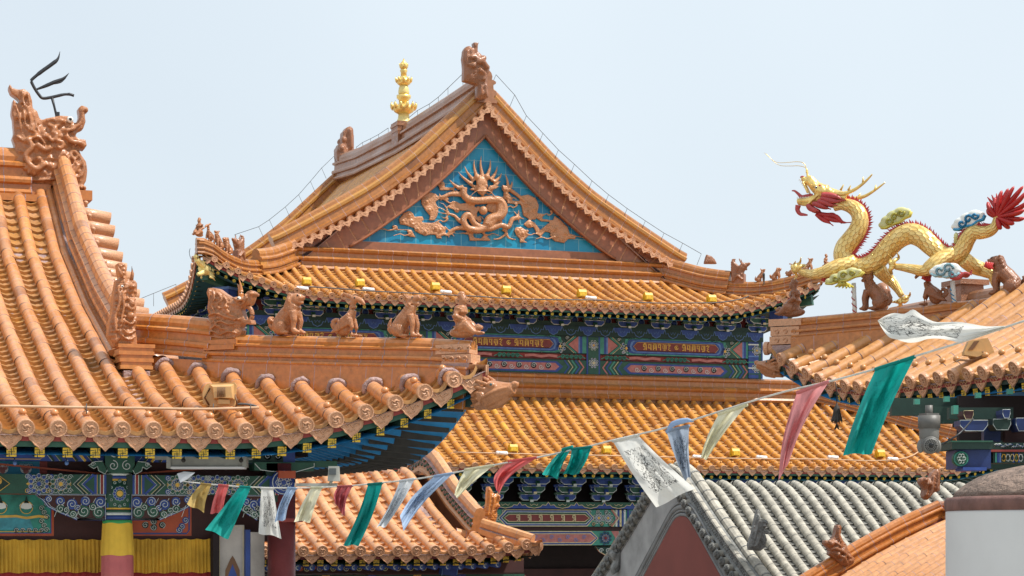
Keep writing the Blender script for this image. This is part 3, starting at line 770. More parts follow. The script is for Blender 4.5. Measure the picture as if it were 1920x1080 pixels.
# soffit, boards, rafters of the upper eave
mb = MB()
for F in (UF, UL, UR): slab(mb, F, -.26, 0, 44, 4, .05, maxb=1.8)
mb.build('soffit', 'soffit_teal', uroof)
mb = MB()
for F in (UF, UL, UR): boards(mb, F, 0, 1, .05)
mb.build('eave_boards', ['beam_red', 'beam_green'], uroof)
rf = proto(mesh_rafter('rafter', ['beam_dkgreen', 'emblem_gold'], .085, .75, 'flower'))
rr = proto(mesh_round_rafter('round_rafter', ['beam_blue', 'line_white', 'beam_dkgreen'], .045, .9))
rafters(UF, rf, 'rafter', uroof, .20, .10, -.225, fan=.55)
rafters(UL, rf, 'rafter', uroof, .24, .10, -.225, umax=52, fan=.9)
# corner hip beam below the corner
def hip_beam(mb, tip, ins, w, h, m): 
    tip, ins = Vector(tip), Vector(ins); d = (ins-tip).normalized(); sd = d.cross(Vector((0, 0, 1))).normalized(); up = sd.cross(d)
    vs = [p+sd*a*w/2+up*b*h for p in (tip, ins) for a, b in ((-1, 0), (1, 0), (1, -1), (-1, -1))]
    mb.add(vs, [(0, 1, 2, 3), (7, 6, 5, 4), (0, 4, 5, 1), (1, 5, 6, 2), (2, 6, 7, 3), (3, 7, 4, 0)], m, .5, False)
for sx, x in ((1, U0), (-1, U1)):
    mb = MB(); hip_beam(mb, (x+sx*.02, UY+.02, 11.62), (x+sx*2.0, UY+2.0, 11.3), .17, .24, G)
    # carved green hip-beam end and blue bracket tray beneath
    mb.box((x+sx*.6, UY+.6, 11.16), (.34, .34, .20), BL, R=Matrix.Rotation(PI/4, 3, 'Z')); mb.box((x+sx*.6, UY+.6, 11.28), (.42, .42, .05), LB, R=Matrix.Rotation(PI/4, 3, 'Z')); mb.box((x+sx*.6, UY+.6, 10.98), (.16, .16, .16), CR)
    mb.build('corner_beam', PM, hall)
# ridges of the upper roof
mb = MB()
wsec = ridge_section(.155, .42, 0, 0, .10)
def hip_path(F, sgn, n=14, dz=0, d0=.0, d1=2.7, zt=None):
    out = []
    for i in range(n+1):
        d = d0+(d1-d0)*i/n; p = F.P(F.ua+d+1e-4 if sgn < 0 else F.ub-d-1e-4, max(d, 0)); out.append(p+Vector((0, 0, dz)))
    return out
hips = []
for F, sg in ((UF, -1), (UF, 1)):
    p = hip_path(F, sg, 16, .02, -.22, 2.75); hips.append(p)
    sweep(mb, p, ridge_section(.13, .34, 0, 0, .09), seg=.33, grout=1)
    sweep(mb, hip_path(F, sg, 8, .02, 1.5, 2.85), ridge_section(.16, .58, 0, 0, .10), seg=.33, grout=1)
mb.build('hip_ridge', ['ridge_main', 'grout'], uroof)
# skirt ridge (at the foot of the gable)
mb = MB(); zb = 12.01
sk = [(0, 0, 0), (-.10, .0, 0), (-.14, .05, 0), (-.10, .10, 0), (-.06, .12, 0), (-.06, .2, 0), (-.12, .23, 0), (-.15, .27, 0), (-.10, .31, 0), (-.04, .33, 0), (-.04, .42, 0), (-.10, .45, 0), (-.12, .5, 0), (-.05, .54, 0), (0, .54, 0)]
sweep(mb, [(U0+2.45, UY+2.62, zb), (AX, UY+2.62, zb), (U1-2.45, UY+2.62, zb)], [(-x, y, m) for x, y, m in sk], seg=.36, grout=1, gl=.012)
mb.build('skirt_ridge', ['ridge_main', 'grout'], uroof)
# main ridge running away from us
mb = MB()
mr = [(AX, 47.3, 16.12), (AX, 50, 16.06), (AX, 54, 16.02), (AX, 58, 16.12), (AX, 60.4, 16.3)]
sweep(mb, mr, ridge_section(.24, .78, 0, 0, .13), seg=.45, grout=1)
mb.build('main_ridge', ['ridge_brown', 'grout'], uroof)
# ---- gables (front one in view, rear one closes the roof)
CAPT = [(0, 16.62), (.25, 16.45), (.6, 16.12), (1.08, 15.66), (1.8, 14.98), (2.7, 14.27), (3.5, 13.77), (4.25, 13.34), (4.95, 12.95), (5.22, 12.82)]
DIS = [(0, 16.05), (.3, 15.70), (1.1, 14.88), (1.9, 14.20), (2.65, 13.63), (3.4, 13.18), (4.0, 12.88), (4.95, 12.42)]
INN = [(0, 15.35), (1.05, 14.28), (2.05, 13.45), (3.2, 12.65)]
def gable(front):
    y = 47.5 if front else 60.3; s_ = 1 if front else -1
    gb = MB().build('gable', 'relief_glaze', hall) if False else None
    m = MB(); pts = [(AX-3.3, y+.1*s_, 12.58)]+[(AX-a, y+.1*s_, z+.05) for a, z in INN[::-1]]+[(AX+a, y+.1*s_, z+.05) for a, z in INN[1:]]+[(AX+3.3, y+.1*s_, 12.58)]
    m.prism(pts, (0, 1, 0), 0, .5, .06)
    panel = m.build('gable_panel', 'blue_tile', hall)
    # barge boards of red-brown glazed slabs with joints
    m = MB()
    for sx in (-1, 1):
        oc = catmull([(a, 0, z+.1) for a, z in DIS], 6); ic = catmull([(a, 0, z) for a, z in INN+[(4.3, 12.15)]], 10)
        K = 15
        def atc(c, t): q = t*(len(c)-1); i = min(int(q), len(c)-2); return c[i].lerp(c[i+1], q-i)
        for k in range(K):
            t0, t1 = k/K, (k+1)/K-.007; tt = random.uniform(.25, .75)
            A, B, C_, D_ = atc(oc, t0), atc(oc, t1), atc(ic, t1), atc(ic, t0)
            for yy, dz in ((y-.06*s_, 0),):
                vs = [Vector((AX+sx*p.x, yy, p.z)) for p in (A, B, C_, D_)]; ws = [v+Vector((0, .14*s_, 0)) for v in vs]
                m.add(vs+ws, [(0, 1, 2, 3), (7, 6, 5, 4), (0, 4, 5, 1), (1, 5, 6, 2), (2, 6, 7, 3), (3, 7, 4, 0)], 0, tt, False)
            A, B = atc(oc, (k+1)/K-.008), atc(oc, (k+1)/K+.001); C_, D_ = atc(ic, (k+1)/K+.001), atc(ic, (k+1)/K-.008)
            m.add([Vector((AX+sx*p.x, y-.052*s_, p.z)) for p in (A, B, C_, D_)], [(0, 1, 2, 3)], 1, .5, False)
        # inner moulding
        edge = [Vector((AX+sx*p.x, y-.075*s_, p.z+.02)) for p in ic if p.z > 12.55]
        m.tube(edge, .035, 6, 0, .8)
    # infill below the boards down to the skirt ridge
    m.add([(AX-5.0, y+.02*s_, 11.9), (AX+5.0, y+.02*s_, 11.9), (AX+3.6, y+.02*s_, 12.75), (AX-3.6, y+.02*s_, 12.75)], [(0, 1, 2, 3)], 0, .5, False)
    m.build('barge_board', ['barge_glaze', 'relief_glaze'], hall)
    # rake ridge: two mouldings and the cap tube following the curve
    m = MB()
    for sx in (-1, 1):
        c = [Vector((AX+sx*p.x, y, p.z)) for p in catmull([(a, 0, z) for a, z in CAPT], 5)]
        if sx < 0: c = c[::-1]
        def off(dn, dy): 
            out = []
            for i, p in enumerate(c):
                d = (c[min(i+1, len(c)-1)]-c[max(i-1, 0)]).normalized(); n = Vector((-d.z, 0, d.x)); n = n if n.z > 0 else -n
                out.append(p+n*dn+Vector((0, dy*s_, 0)))
            return out
        # section in (normal, y): fascia slabs, roll, band, roll, cap
        sec = [(-.13, -.40, 0), (-.17, -.36, 0), (-.17, -.30, 0), (-.13, -.27, 0), (-.12, -.14, 2), (-.17, -.11, 2), (-.18, -.05, 2), (-.12, -.01, 0), (-.10, .0, 0), (-.09, .06, 0), (-.04, .1, 0), (.04, .1, 0), (.09, .06, 0), (.10, 0, 0), (.18, -.05, 2), (.17, -.12, 0), (.13, -.3, 0), (.17, -.36, 0), (.13, -.5, 0)]
        sgn = 1 if front else -1
        sweep(m, c, [(a*1.0*(-1 if True else 1), b-.09, q) for a, b, q in sec], seg=.36, grout=1, side=(0, -1, 0))
    o = m.build('rake_ridge', ['ridge_main', 'grout', 'gold_brown_band'], uroof)
    if front:
        it = []
        for sx in (-1, 1):
            oc = [Vector(p) for p in catmull([(a, 0, z) for a, z in DIS], 8)]
            cum = [0]
            for a, b in zip(oc, oc[1:]): cum.append(cum[-1]+(b-a).length)
            pitch = .245; k = 0 if sx < 0 else .5
            def at(s2):
                for i in range(len(oc)-1):
                    if s2 <= cum[i+1]: f = (s2-cum[i])/(cum[i+1]-cum[i]); return oc[i].lerp(oc[i+1], f), (oc[i+1]-oc[i]).normalized()
                return oc[-1], (oc[-1]-oc[-2]).normalized()
            while k*pitch < cum[-1]:
                for half, me, dn in ((0, em[0], .0), (.5, em[1], -.02)):
                    s2 = (k+half)*pitch
                    if s2 > cum[-1]: continue
                    p, d = at(s2); n = Vector((-d.z, 0, d.x)); n = n if n.z > 0 else -n
                    P = Vector((AX+sx*p.x, y-.30, p.z)); nn = Vector((sx*n.x, 0, n.z)); dd = nn.cross(Vector((0, -1, 0)))
                    it.append(('end_tile' if half == 0 else 'drip_tile', me, frame(P+nn*dn, dd, nn, V(0, -1, 0))))
                k += 1
        put_ends(it, o)
        m = MB()
        for nm, me, M in it:
            if nm == 'end_tile':
                p = M.translation; m.tube([p, p+V(0, .2, 0)], .07, 10, 0, .5)
        m.build('verge_tiles', 'end_glaze', o)
    return panel
gp = gable(True); gable(False)
# carved dragon and clouds on the blue gable (outline read off the gable itself)
def R2(x, y, d=.0): p = Py(740+x/5.647, 280+y/5.647, 47.5-d); return Vector((p.x, 47.55-d, p.z))
m = MB()
def blob(pts, th=.035, d=.012): m.prism([R2(*p, d) for p in pts], (0, 1, 0), 0, .5, th)
def worm(pts, r0, r1=None, d=.03, n=5):
    r0 *= .76; r1 = r1*.76 if r1 else r1
    c = catmull([R2(*p, d) for p in pts], n); r1 = r0 if r1 is None else r1
    m.tube(c, [(r0+(r1-r0)*i/(len(c)-1))*.00233 for i in range(len(c))], 8, 0, .5, up=(0, 1, 0))
# clouds left, right, below
blob([(290, 520), (330, 470), (380, 450), (440, 465), (470, 500), (440, 560), (470, 620), (460, 700), (430, 750), (370, 750), (380, 700), (330, 640), (290, 570)])
blob([(50, 740), (100, 670), (150, 648), (205, 680), (215, 710), (300, 705), (315, 740), (290, 770), (400, 775), (470, 760), (550, 840), (540, 900), (480, 930), (560, 940), (450, 940), (440, 900), (390, 900), (330, 915), (250, 880), (240, 840), (120, 800), (60, 790)])
blob([(0, 838), (180, 845), (230, 930), (150, 920), (190, 880), (160, 855), (0, 850)], .03)
blob([(480, 360), (520, 345), (540, 400), (640, 400), (640, 430), (480, 430)], .04)
blob([(560, 600), (650, 550), (700, 570), (830, 565), (870, 620), (880, 700), (860, 760), (800, 650), (640, 640), (560, 610)], .04)
blob([(970, 590), (1050, 545), (1120, 570), (1130, 650), (1060, 680), (990, 650)], .04)
blob([(1180, 480), (1240, 490), (1250, 540), (1340, 545), (1340, 575), (1200, 570)], .04)
blob([(1330, 490), (1420, 475), (1500, 510), (1535, 590), (1520, 660), (1500, 740), (1440, 740), (1370, 700), (1350, 600), (1330, 560)])
blob([(1370, 790), (1420, 745), (1490, 770), (1550, 850), (1620, 790), (1680, 760), (1700, 700), (1760, 740), (1840, 820), (1860, 890), (1920, 905), (1920, 950), (1850, 945), (1800, 990), (1700, 970), (1660, 880), (1600, 870), (1550, 925), (1510, 890), (1480, 820), (1420, 830)])
blob([(1500, 670), (1580, 680), (1570, 735), (1690, 745), (1690, 765), (1560, 760), (1500, 720)], .03)
blob([(1280, 830), (1340, 815), (1410, 860), (1420, 920), (1370, 960), (1420, 985), (1330, 985), (1330, 940), (1290, 900)])
blob([(660, 880), (830, 875), (850, 930), (920, 940), (950, 905), (1000, 930), (1030, 965), (800, 965), (790, 900)], .03)
# body: neck from the head, loop to the right, belly, coils, legs
worm([(740, 400), (740, 480), (800, 530), (900, 540), (1010, 530), (1120, 540), (1165, 620), (1130, 700), (1020, 730), (980, 800)], 48, 60, .08)
worm([(1130, 580), (1110, 680), (1010, 790), (900, 850), (780, 830), (735, 740), (790, 690), (860, 790), (1000, 840), (1130, 800), (1210, 820), (1250, 740), (1310, 720)], 55, 30, .07)
worm([(900, 600), (860, 690)], 20, 12)
worm([(700, 470), (600, 470), (520, 500), (480, 500)], 38, 16)
for e in ((440, 500), (450, 540), (500, 545), (560, 550), (480, 460)): worm([(490, 505), e], 14, 5)
worm([(750, 780), (690, 750), (640, 700), (580, 680)], 32, 15)
for e in ((430, 600), (450, 650), (490, 700), (480, 560)): worm([(585, 680), ((585+e[0])/2, e[1]+25), e], 12, 4)
worm([(760, 830), (680, 830), (620, 850), (590, 870)], 34, 18)
for e in ((540, 810), (545, 900), (580, 935), (640, 920), (660, 885)): worm([(590, 870), e], 14, 5)
worm([(1290, 730), (1340, 720)], 20, 16)
for e in ((1270, 650), (1320, 640), (1380, 735), (1325, 780)): worm([(1320, 720), e], 14, 6)
worm([(1150, 840), (1190, 880), (1120, 940), (1050, 950)], 26, 8)
worm([(1180, 840), (1210, 930), (1290, 955)], 24, 8)
# flames of the mane, antlers, head
for tip, bs in (((925, 60), (930, 250)), ((850, 100), (870, 270)), ((1020, 100), (990, 270)), ((745, 170), (830, 310)), ((1095, 170), (1040, 300)), ((680, 235), (800, 350)), ((1140, 245), (1080, 330)), ((1175, 250), (1200, 400)), ((585, 315), (680, 400)), ((1250, 330), (1215, 420)), ((760, 330), (870, 400)), ((1130, 330), (1030, 400)), ((800, 420), (880, 420)), ((1110, 390), (1010, 420))):
    mid = ((tip[0]+bs[0])/2+(12 if tip[0] > 930 else -12), (tip[1]+bs[1])/2)
    worm([tip, mid, bs, (bs[0]*.8+186, bs[1]*.8+80)], 5, 36, .06)
worm([(1180, 480), (1210, 420), (1330, 500), (1400, 560)], 34, 20)
for c, r in (((930, 350), 62), ((930, 420), 58), ((880, 290), 34), ((985, 290), 34), ((905, 385), 20), ((975, 385), 20), ((935, 455), 30)):
    m.ell(R2(*c, .10), (r*.00233, .07, r*.00233), 0)
worm([(930, 440), (870, 440), (800, 500)], 12, 5, .16); worm([(940, 440), (1010, 440), (1090, 510), (1160, 500)], 12, 5, .16)
m.ell(R2(945, 645, .09), .105, 0)
for c in ((375, 640), (345, 550), (670, 635), (160, 690), (95, 755), (330, 870), (250, 840), (440, 830), (490, 850), (800, 580), (1095, 600), (1035, 630), (1130, 740), (1070, 790), (910, 740), (1440, 795), (1400, 575), (1410, 660), (1490, 625), (1700, 840), (1790, 950), (1810, 890), (1700, 925), (1310, 860), (1365, 885), (1190, 500), (500, 370)):
    m.ell(R2(*c, .035), (.04, .04, .04), 0); cc_ = R2(*c, .03); m.tube([cc_+V(math.cos(q*.8)*.085*(1-q*.04), 0, math.sin(q*.8)*.085*(1-q*.04)) for q in range(8)], .016, 6, 0, up=(0, 1, 0))
rc = random.Random(5)
for (x, y, w, s_) in ((-60, 850, 150, 1), (110, 905, 120, 1), (600, 560, 90, -1), (560, 905, 90, 1), (1000, 900, 110, -1), (1120, 620, 70, 1), (1260, 610, 70, 1), (1450, 900, 100, -1), (1620, 940, 120, 1), (1880, 930, 150, -1), (1640, 690, 60, 1), (520, 760, 80, 1), (1240, 520, 60, -1), (640, 480, 50, 1), (1000, 470, 60, 1), (860, 620, 50, -1), (210, 790, 60, -1)):
    worm([(x-w*s_, y+8), (x-w*.4*s_, y-12), (x, y+4), (x+w*.45*s_, y-10), (x+w*.6*s_, y-30), (x+w*.42*s_, y-42), (x+w*.3*s_, y-28)], 7, 16)
rel = sculpt('dragon_relief', m, 'relief_glaze', gp, .016, 1)
# ---- beams and bracket zone between the eaves
WY = 46.0; COLX = (AX-6.3, AX-2.1, AX+2.1, AX+6.3)
mb = MB()
mb.box((AX, 53.5, 10.4), (12.7, 14.0, 2.0), DR)          # body of the upper storey
for sx in (-1, 1): mb.box((AX+sx*6.22, WY-.02, 10.35), (.26, .26, 1.3), BL); [mb.box((AX+sx*6.22, WY-.02, 9.8+.14*q), (.275, .275, .03), (G, WH, TE, LB)[q % 4]) for q in range(6)]
mb.box((AX, WY-.05, 10.83), (12.9, .3, .12), DG)
st = mb.build('upper_storey', PM, hall)
mb = MB(); cv = Canvas(mb, y=WY-.12, lay=.006)
mb.box((AX, WY-.03, 10.36), (12.9, .16, .42), DG); mb.box((AX, WY-.0, 10.08), (12.9, .12, .14), RD); mb.box((AX, WY-.02, 9.85), (12.9, .16, .34), DG)
for i in range(3):
    a, b = COLX[i]+.17, COLX[i+1]-.17; c = (a+b)/2; w = b-a
    z0, z1 = 10.17, 10.56; zm = (z0+z1)/2
    cv.rect(a, z0, b, z1, G if i != 1 else DG, 1)
    for sx in (-1, 1):
        E = c+sx*w/2
        for k, (o0, o1, m_) in enumerate(((0, .10, TE), (.10, .16, BL), (.16, .20, LB))):
            cv.rect(min(E-sx*o0, E-sx*o1), z0, max(E-sx*o0, E-sx*o1), z1, m_, 2)
        # chevron
        cv.poly([(E-sx*.2, z0), (E-sx*.2, z1), (E-sx*.45, zm)][::sx], PK, 2); cv.stroke([(E-sx*.26, z0), (E-sx*.5, zm), (E-sx*.26, z1)], .035, TE, 3); cv.stroke([(E-sx*.31, z0), (E-sx*.55, zm), (E-sx*.31, z1)], .012, CR, 3)
        for k in range(3):
            cv.flower(E-sx*(.66+.24*k), zm+(.07 if k % 2 else -.05), .15, (BL if k % 2 else G, WH, CR if k % 2 else GO, LB if k % 2 else BL), 2, 7, .01)
        for k in range(7): cv.spiral(E-sx*(.48+.13*k), z0+.05 if k % 2 else z1-.05, .045, WH, BL if k % 3 else PK, 2, w=.01)
    hw = 1.0
    for m_, gx, gz in ((TE, .16, .0), (BL, .12, .03), (LB, .07, .055), (BL, .04, .075), (PR, 0, .09)):
        q = hw+gx; cv.poly([(c-q, z0+gz), (c+q, z0+gz), (c+q+.13-gz, z0+gz+.03), (c+q+.17-gz, zm), (c+q+.13-gz, z1-gz-.03), (c+q, z1-gz), (c-q, z1-gz), (c-q-.13+gz, z1-gz-.03), (c-q-.17+gz, zm), (c-q-.13+gz, z0+gz+.03)], m_, 3 if m_ == TE else 4 if m_ in (BL,) and gx > .1 else 5 if m_ == LB else 6 if m_ == BL else 7)
    cv.stroke([(c-hw, z0+.10), (c+hw, z0+.10), (c+hw+.1, zm), (c+hw, z1-.10), (c-hw, z1-.10), (c-hw-.1, zm)], .008, GO, 8, True)
    script(cv, c-.86, zm-.075, .17, 6, .125, GO, 8, .02); script(cv, c+.14, zm-.075, .17, 6, .125, GO, 8, .02)
    cv.ring(c, zm, .045, .018, GO, 8, 8); cv.disc(c, zm, .02, GO, 8)
    # red strip with green curls
    for q in (-1.55, 0, 1.55):
        for k in range(5): cv.spiral(c+q+(k-2)*.11, 10.08, .05, TE, G, 14 if False else 6, w=.012)
        cv.stroke([(c+q-.35, 10.05), (c+q-.2, 10.12), (c+q, 10.05), (c+q+.2, 10.12), (c+q+.35, 10.05)], .02, TE, 5)
    for q in (-.8, .8): cv.stroke([(c+q-.4, 10.08), (c+q-.2, 10.1), (c+q, 10.07), (c+q+.2, 10.1), (c+q+.4, 10.08)], .06, PK, 5)
    # lower beam
    z0, z1 = 9.69, 10.0; zm = (z0+z1)/2; cv.rect(a, z0, b, z1, G, 1)
    cv.poly([(c-1.2, z0+.03), (c+1.2, z0+.03), (c+1.35, zm), (c+1.2, z1-.03), (c-1.2, z1-.03), (c-1.35, zm)], BL, 2)
    cv.poly([(c-1.15, z0+.07), (c+1.15, z0+.07), (c+1.25, zm), (c+1.15, z1-.07), (c-1.15, z1-.07), (c-1.25, zm)], PK, 3)
    for k in range(12): cv.spiral(c-1.0+k*.18, zm+(.02 if k % 2 else -.02), .065, WH, BL if k % 2 else None, 4, w=.012, dirn=1 if k % 2 else -1)
    for sx in (-1, 1):
        for k, m_ in enumerate((BL, CR, TE, BL, PK)): cv.stroke([(c+sx*(1.38+.09*k), z0), (c+sx*(1.5+.09*k), zm), (c+sx*(1.38+.09*k), z1)], .035 if m_ != CR else .015, m_, 3)
    # dado behind the brackets: red boards with a jewel between clusters
for x in COLX:
    cv.rect(x-.17, 9.69, x+.17, 10.58, BL, 3); cv.rect(x-.13, 9.69, x+.13, 10.56, G, 4)
    cv.flower(x, 10.36, .12, (BL, WH, GO, G), 5, 8, .01); cv.flower(x, 9.95, .12, (G, WH, CR, BL), 5, 8, .01)
cv.y = WY-.205; cv.cloudband(AX-6.45, AX+6.45, 10.56, 10.78, 30, (DG, BL, LB, DG), 1, .014)
# jewel panels
cv.y = WY-.02
mb.box((AX, WY+.05, 11.05), (12.7, .1, .5), DG)
NB = 15; dx = 12.6/NB
for i in range(NB):
    c = AX-6.3+dx*(i+.5); z0, z1 = 10.85, 11.15
    cv.poly([(c-.36, z0), (c+.36, z0), (c+.22, z1-.1), (c+.16, z1), (c-.16, z1), (c-.22, z1-.1)], RD, 1)
    cv.stroke([(c-.36, z0), (c-.22, z1-.1), (c-.16, z1), (c+.16, z1), (c+.22, z1-.1), (c+.36, z0)], .02, G, 2)
    cv.disc(c, z0+.1, .085, WH, 2); cv.disc(c, z0+.1, .07, BL, 3); cv.disc(c, z0+.17, .04, BL, 3)
mb.build('painted_beams', PM, st)
dgm = MB(); 
for i in range(NB+1): dougong(dgm, 'F', 0, 0, 0, .34, .5, .62, 2, .016) if i == 0 else None
dgo = dgm.build('bracket', PM); proto(dgo)
for i in range(NB+1):
    o = inst('bracket', dgo.data, Matrix.Translation((AX-6.3+dx*i, WY-.1, 10.79)), st)
# left and right end walls of the storey: brackets on the side too
for i in range(8):
    M = Matrix.Translation((AX-6.4, WY+.4+i*.85, 10.79)) @ Matrix.Rotation(-PI/2, 4, 'Z'); inst('bracket', dgo.data, M, st)
# ---- lower roof
L0, L1, LY = 5.1, 28.1, 42.35
prof_l = [(0, 0), (1, .36), (2, .82), (3, 1.38), (3.6, 1.74)]
LF = Face('F', LY, 7.42, L0, L1, prof_l, 3.6, .55, .2, 2.6, B=3.45, hl=.24)
LR = Face('R', L1, 7.42, LY, 63.0, prof_l, 3.6, .55, .2, 2.6, B=3.6, hl=.24)
LL = Face('L', L0, 7.42, LY, 63.0, prof_l, 3.6, .55, .2, 2.6, B=3.6)
mb = MB()
for F in (LF, LR, LL): slab(mb, F, -.05, 0, 40, 6)
lroof = mb.build('lower_roof', 'mortar', hall)
items = []
tiles(LF, lroof, 'tile_lower', 'pan_left', .288, .070, .34, ends=(em[0], em[1], items), n=8, step=.16, umin=13.2, start=AX)
put_ends(items, lroof)
tiles(LF, lroof, 'tile_lower', 'pan_left', .288, .070, .45, n=5, step=.4, umax=13.2)
tiles(LR, lroof, 'tile_lower', 'pan_left', .288, .070, .45, n=5, step=.4)
mb = MB()
for F in (LF, LR): slab(mb, F, -.26, 0, 40, 4, .05, maxb=1.6)
mb.build('soffit', 'soffit_teal', lroof)
mb = MB()
for F in (LF, LR): boards(mb, F, 0, 1, .05)
mb.build('eave_boards', ['beam_red', 'beam_green'], lroof)
rafters(LF, rf, 'rafter', lroof, .215, .10, -.225, umin=14.2, fan=.5)
rafters(LR, rf, 'rafter', lroof, .3, .10, -.225, umax=50, fan=.5)
mb = MB()
sweep(mb, hip_path(LF, 1, 14, .02, -.02, 3.6), ridge_section(.13, .34, 0, 0, .09), seg=.33, grout=1)
sweep(mb, hip_path(LF, -1, 14, .02, -.02, 3.6), ridge_section(.13, .34, 0, 0, .09), seg=.33, grout=1)
mb.build('hip_ridge', ['ridge_main', 'grout'], lroof)
mb = MB(); zb = 9.12
sk2 = [(0, 0, 0), (-.09, .0, 0), (-.12, .05, 0), (-.08, .1, 0), (-.05, .12, 0), (-.05, .2, 0), (-.12, .24, 0), (-.14, .28, 0), (-.09, .32, 0), (-.04, .34, 0), (-.04, .44, 0), (-.09, .47, 0), (-.1, .52, 0), (-.02, .56, 0), (0, .56, 0)]
sweep(mb, [(L0+3.7, WY-.18, zb), (AX, WY-.18, zb), (L1-3.7, WY-.18, zb)], [(-x, y, m) for x, y, m in sk2], seg=.30, grout=1, gl=.01)
mb.box((AX, WY-.08, 9.0), (15.6, .2, .5), 0); mb.build('wall_ridge', ['ridge_main', 'grout'], lroof)
# ---- ground storey
GY = 43.5
mb = MB(); mb.box((AX, 53.5, 3.2), (18, 17, 6.4), BK); mb.box((AX, GY+.25, 6.95), (17.2, .1, 1.0), BK)  # wall behind the brackets, its shade put into a near-black colour
for x in (AX-6.3, AX-2.1, AX+2.1, AX+6.3): mb.tube([(x, GY, 0), (x, GY, 6.1)], .19, 16, DR)
mb.box((AX, 45.0, 2.6), (17, .1, 5.2), DR)
gs = mb.build('ground_storey', PM, hall)
mb = MB(); cv = Canvas(mb, y=GY-.09, lay=.006)
mb.box((AX, GY, 6.33), (17.4, .16, .38), DG); mb.box((AX, GY+.02, 6.1), (17.4, .12, .1), DR); mb.box((AX, GY, 5.9), (17.4, .16, .32), DG)
mb.box((AX, GY-.02, 6.6), (17.4, .3, .12), DG)
GC = [AX-8.4, AX-6.3+0, AX-2.1, AX+2.1, AX+6.3]
for i in range(1, 4):
    a, b = GC[i]+.2, GC[i+1]-.2; c = (a+b)/2; z0, z1 = 6.15, 6.52; zm = (z0+z1)/2; cv.rect(a, z0, b, z1, TE, 1)
    for li, (q, m_) in enumerate(((0, CR), (.02, BL), (.05, WH), (.065, G), (.10, CR), (.115, PR))):
        hw = .95-q*.6; cv.poly([(c-hw, z0+q), (c+hw, z0+q), (c+hw+.17-q*.6, zm), (c+hw, z1-q), (c-hw, z1-q), (c-hw-.17+q*.6, zm)], m_, 2+li)
    for k in range(6): script(cv, c-.72+k*.26, zm-.065, .15, 1, .2, CR, 10, .018)
    for sx in (-1, 1):
        for k in range(2): cv.flower(c+sx*(1.22+.22*k), zm, .13, (BL, WH, GO, G), 3, 8, .01)
        for k in range(9): cv.spiral(c+sx*(1.0+.1*k), (z0+.05 if k % 2 else z1-.05), .045, CR if k % 2 else WH, BL if k % 2 else G, 2, w=.01)
        cv.stroke([(c+sx*1.52, z0), (c+sx*1.66, zm), (c+sx*1.52, z1)], .03, PK, 4); cv.stroke([(c+sx*1.55, z0), (c+sx*1.7, zm), (c+sx*1.55, z1)], .02, CR, 5)
        for k, m_ in enumerate((WH, BL, CR, BL, WH)): cv.rect(c+sx*1.72-.1+k*.05, z0, c+sx*1.72-.07+k*.05+.015, z1, m_, 3)
    z0, z1 = 5.74, 6.05; zm = (z0+z1)/2; cv.rect(a, z0, b, z1, TE, 1)
    for li, (q, m_) in enumerate(((0, CR), (.02, BL), (.05, CR), (.065, PK))):
        hw = 1.05-q*.6; cv.poly([(c-hw, z0+q), (c+hw, z0+q), (c+hw+.17-q*.6, zm), (c+hw, z1-q), (c-hw, z1-q), (c-hw-.17+q*.6, zm)], m_, 2+li)
    for k in range(10): cv.spiral(c-.85+k*.19, zm+(.02 if k % 2 else -.03), .05, LB, None, 7, w=.012, dirn=1 if k % 2 else -1)
    for sx in (-1, 1):
        cv.flower(c+sx*1.38, zm, .15, (CR, BL, RD, G), 3, 9, .01)
        cv.poly([(c+sx*1.52, z0), (c+sx*1.7, z0), (c+sx*1.7, z1), (c+sx*1.52, z1), (c+sx*1.62, zm)][::sx], PK, 2)
        for k, m_ in enumerate((WH, BL, CR)): cv.rect(c+sx*1.78-.05+k*.04, z0, c+sx*1.78-.02+k*.04, z1, m_, 3)
for x in GC[1:]:
    cv.rect(x-.2, 5.74, x+.2, 6.54, BL, 3); cv.rect(x-.15, 5.74, x+.15, 6.52, TE, 4); cv.rect(x-.13, 5.76, x+.13, 6.5, BL, 5)
    for z in (6.32, 5.95): cv.flower(x, z, .13, (LB, WH, GO, BL), 6, 8, .01)
cv.y = GY-.18; cv.cloudband(AX-8.6, AX+8.6, 6.54, 6.68, 26, (BL, G, CR, G), 1, .012)
# carved braces below the beam at the columns
for x in (AX-2.1, AX+2.1, AX+6.3):
    for sx in (-1, 1):
        P = [(x+sx*.2, 5.72), (x+sx*.95, 5.72), (x+sx*.85, 5.6), (x+sx*.7, 5.52), (x+sx*.5, 5.5), (x+sx*.32, 5.38), (x+sx*.2, 5.36)]
        mb.prism([(a, GY, b) for a, b in P], (0, 1, 0), DG, .5, .06); cv.y = GY-.031; cv.stroke(P, .02, RD, 2, True); cv.stroke([(a*.97+.03*(x+sx*.4), b*.97+.03*5.6) for a, b in P], .014, CR, 3, True)
        for k in range(4): cv.spiral(x+sx*(.32+.16*k), 5.62-.02*(k == 0), .055, WH, None, 3, w=.012)
mb.build('painted_beams', PM, gs)
dgm = MB(); dougong(dgm, 'F', 0, 0, 0, .68, .85, .66, 4, .014); dgo2 = dgm.build('bracket', PM); proto(dgo2)
for i in range(17): inst('bracket', dgo2.data, Matrix.Translation((AX-2.1-4.2+.84*(i)-.0, GY-.1, 6.70)), gs)
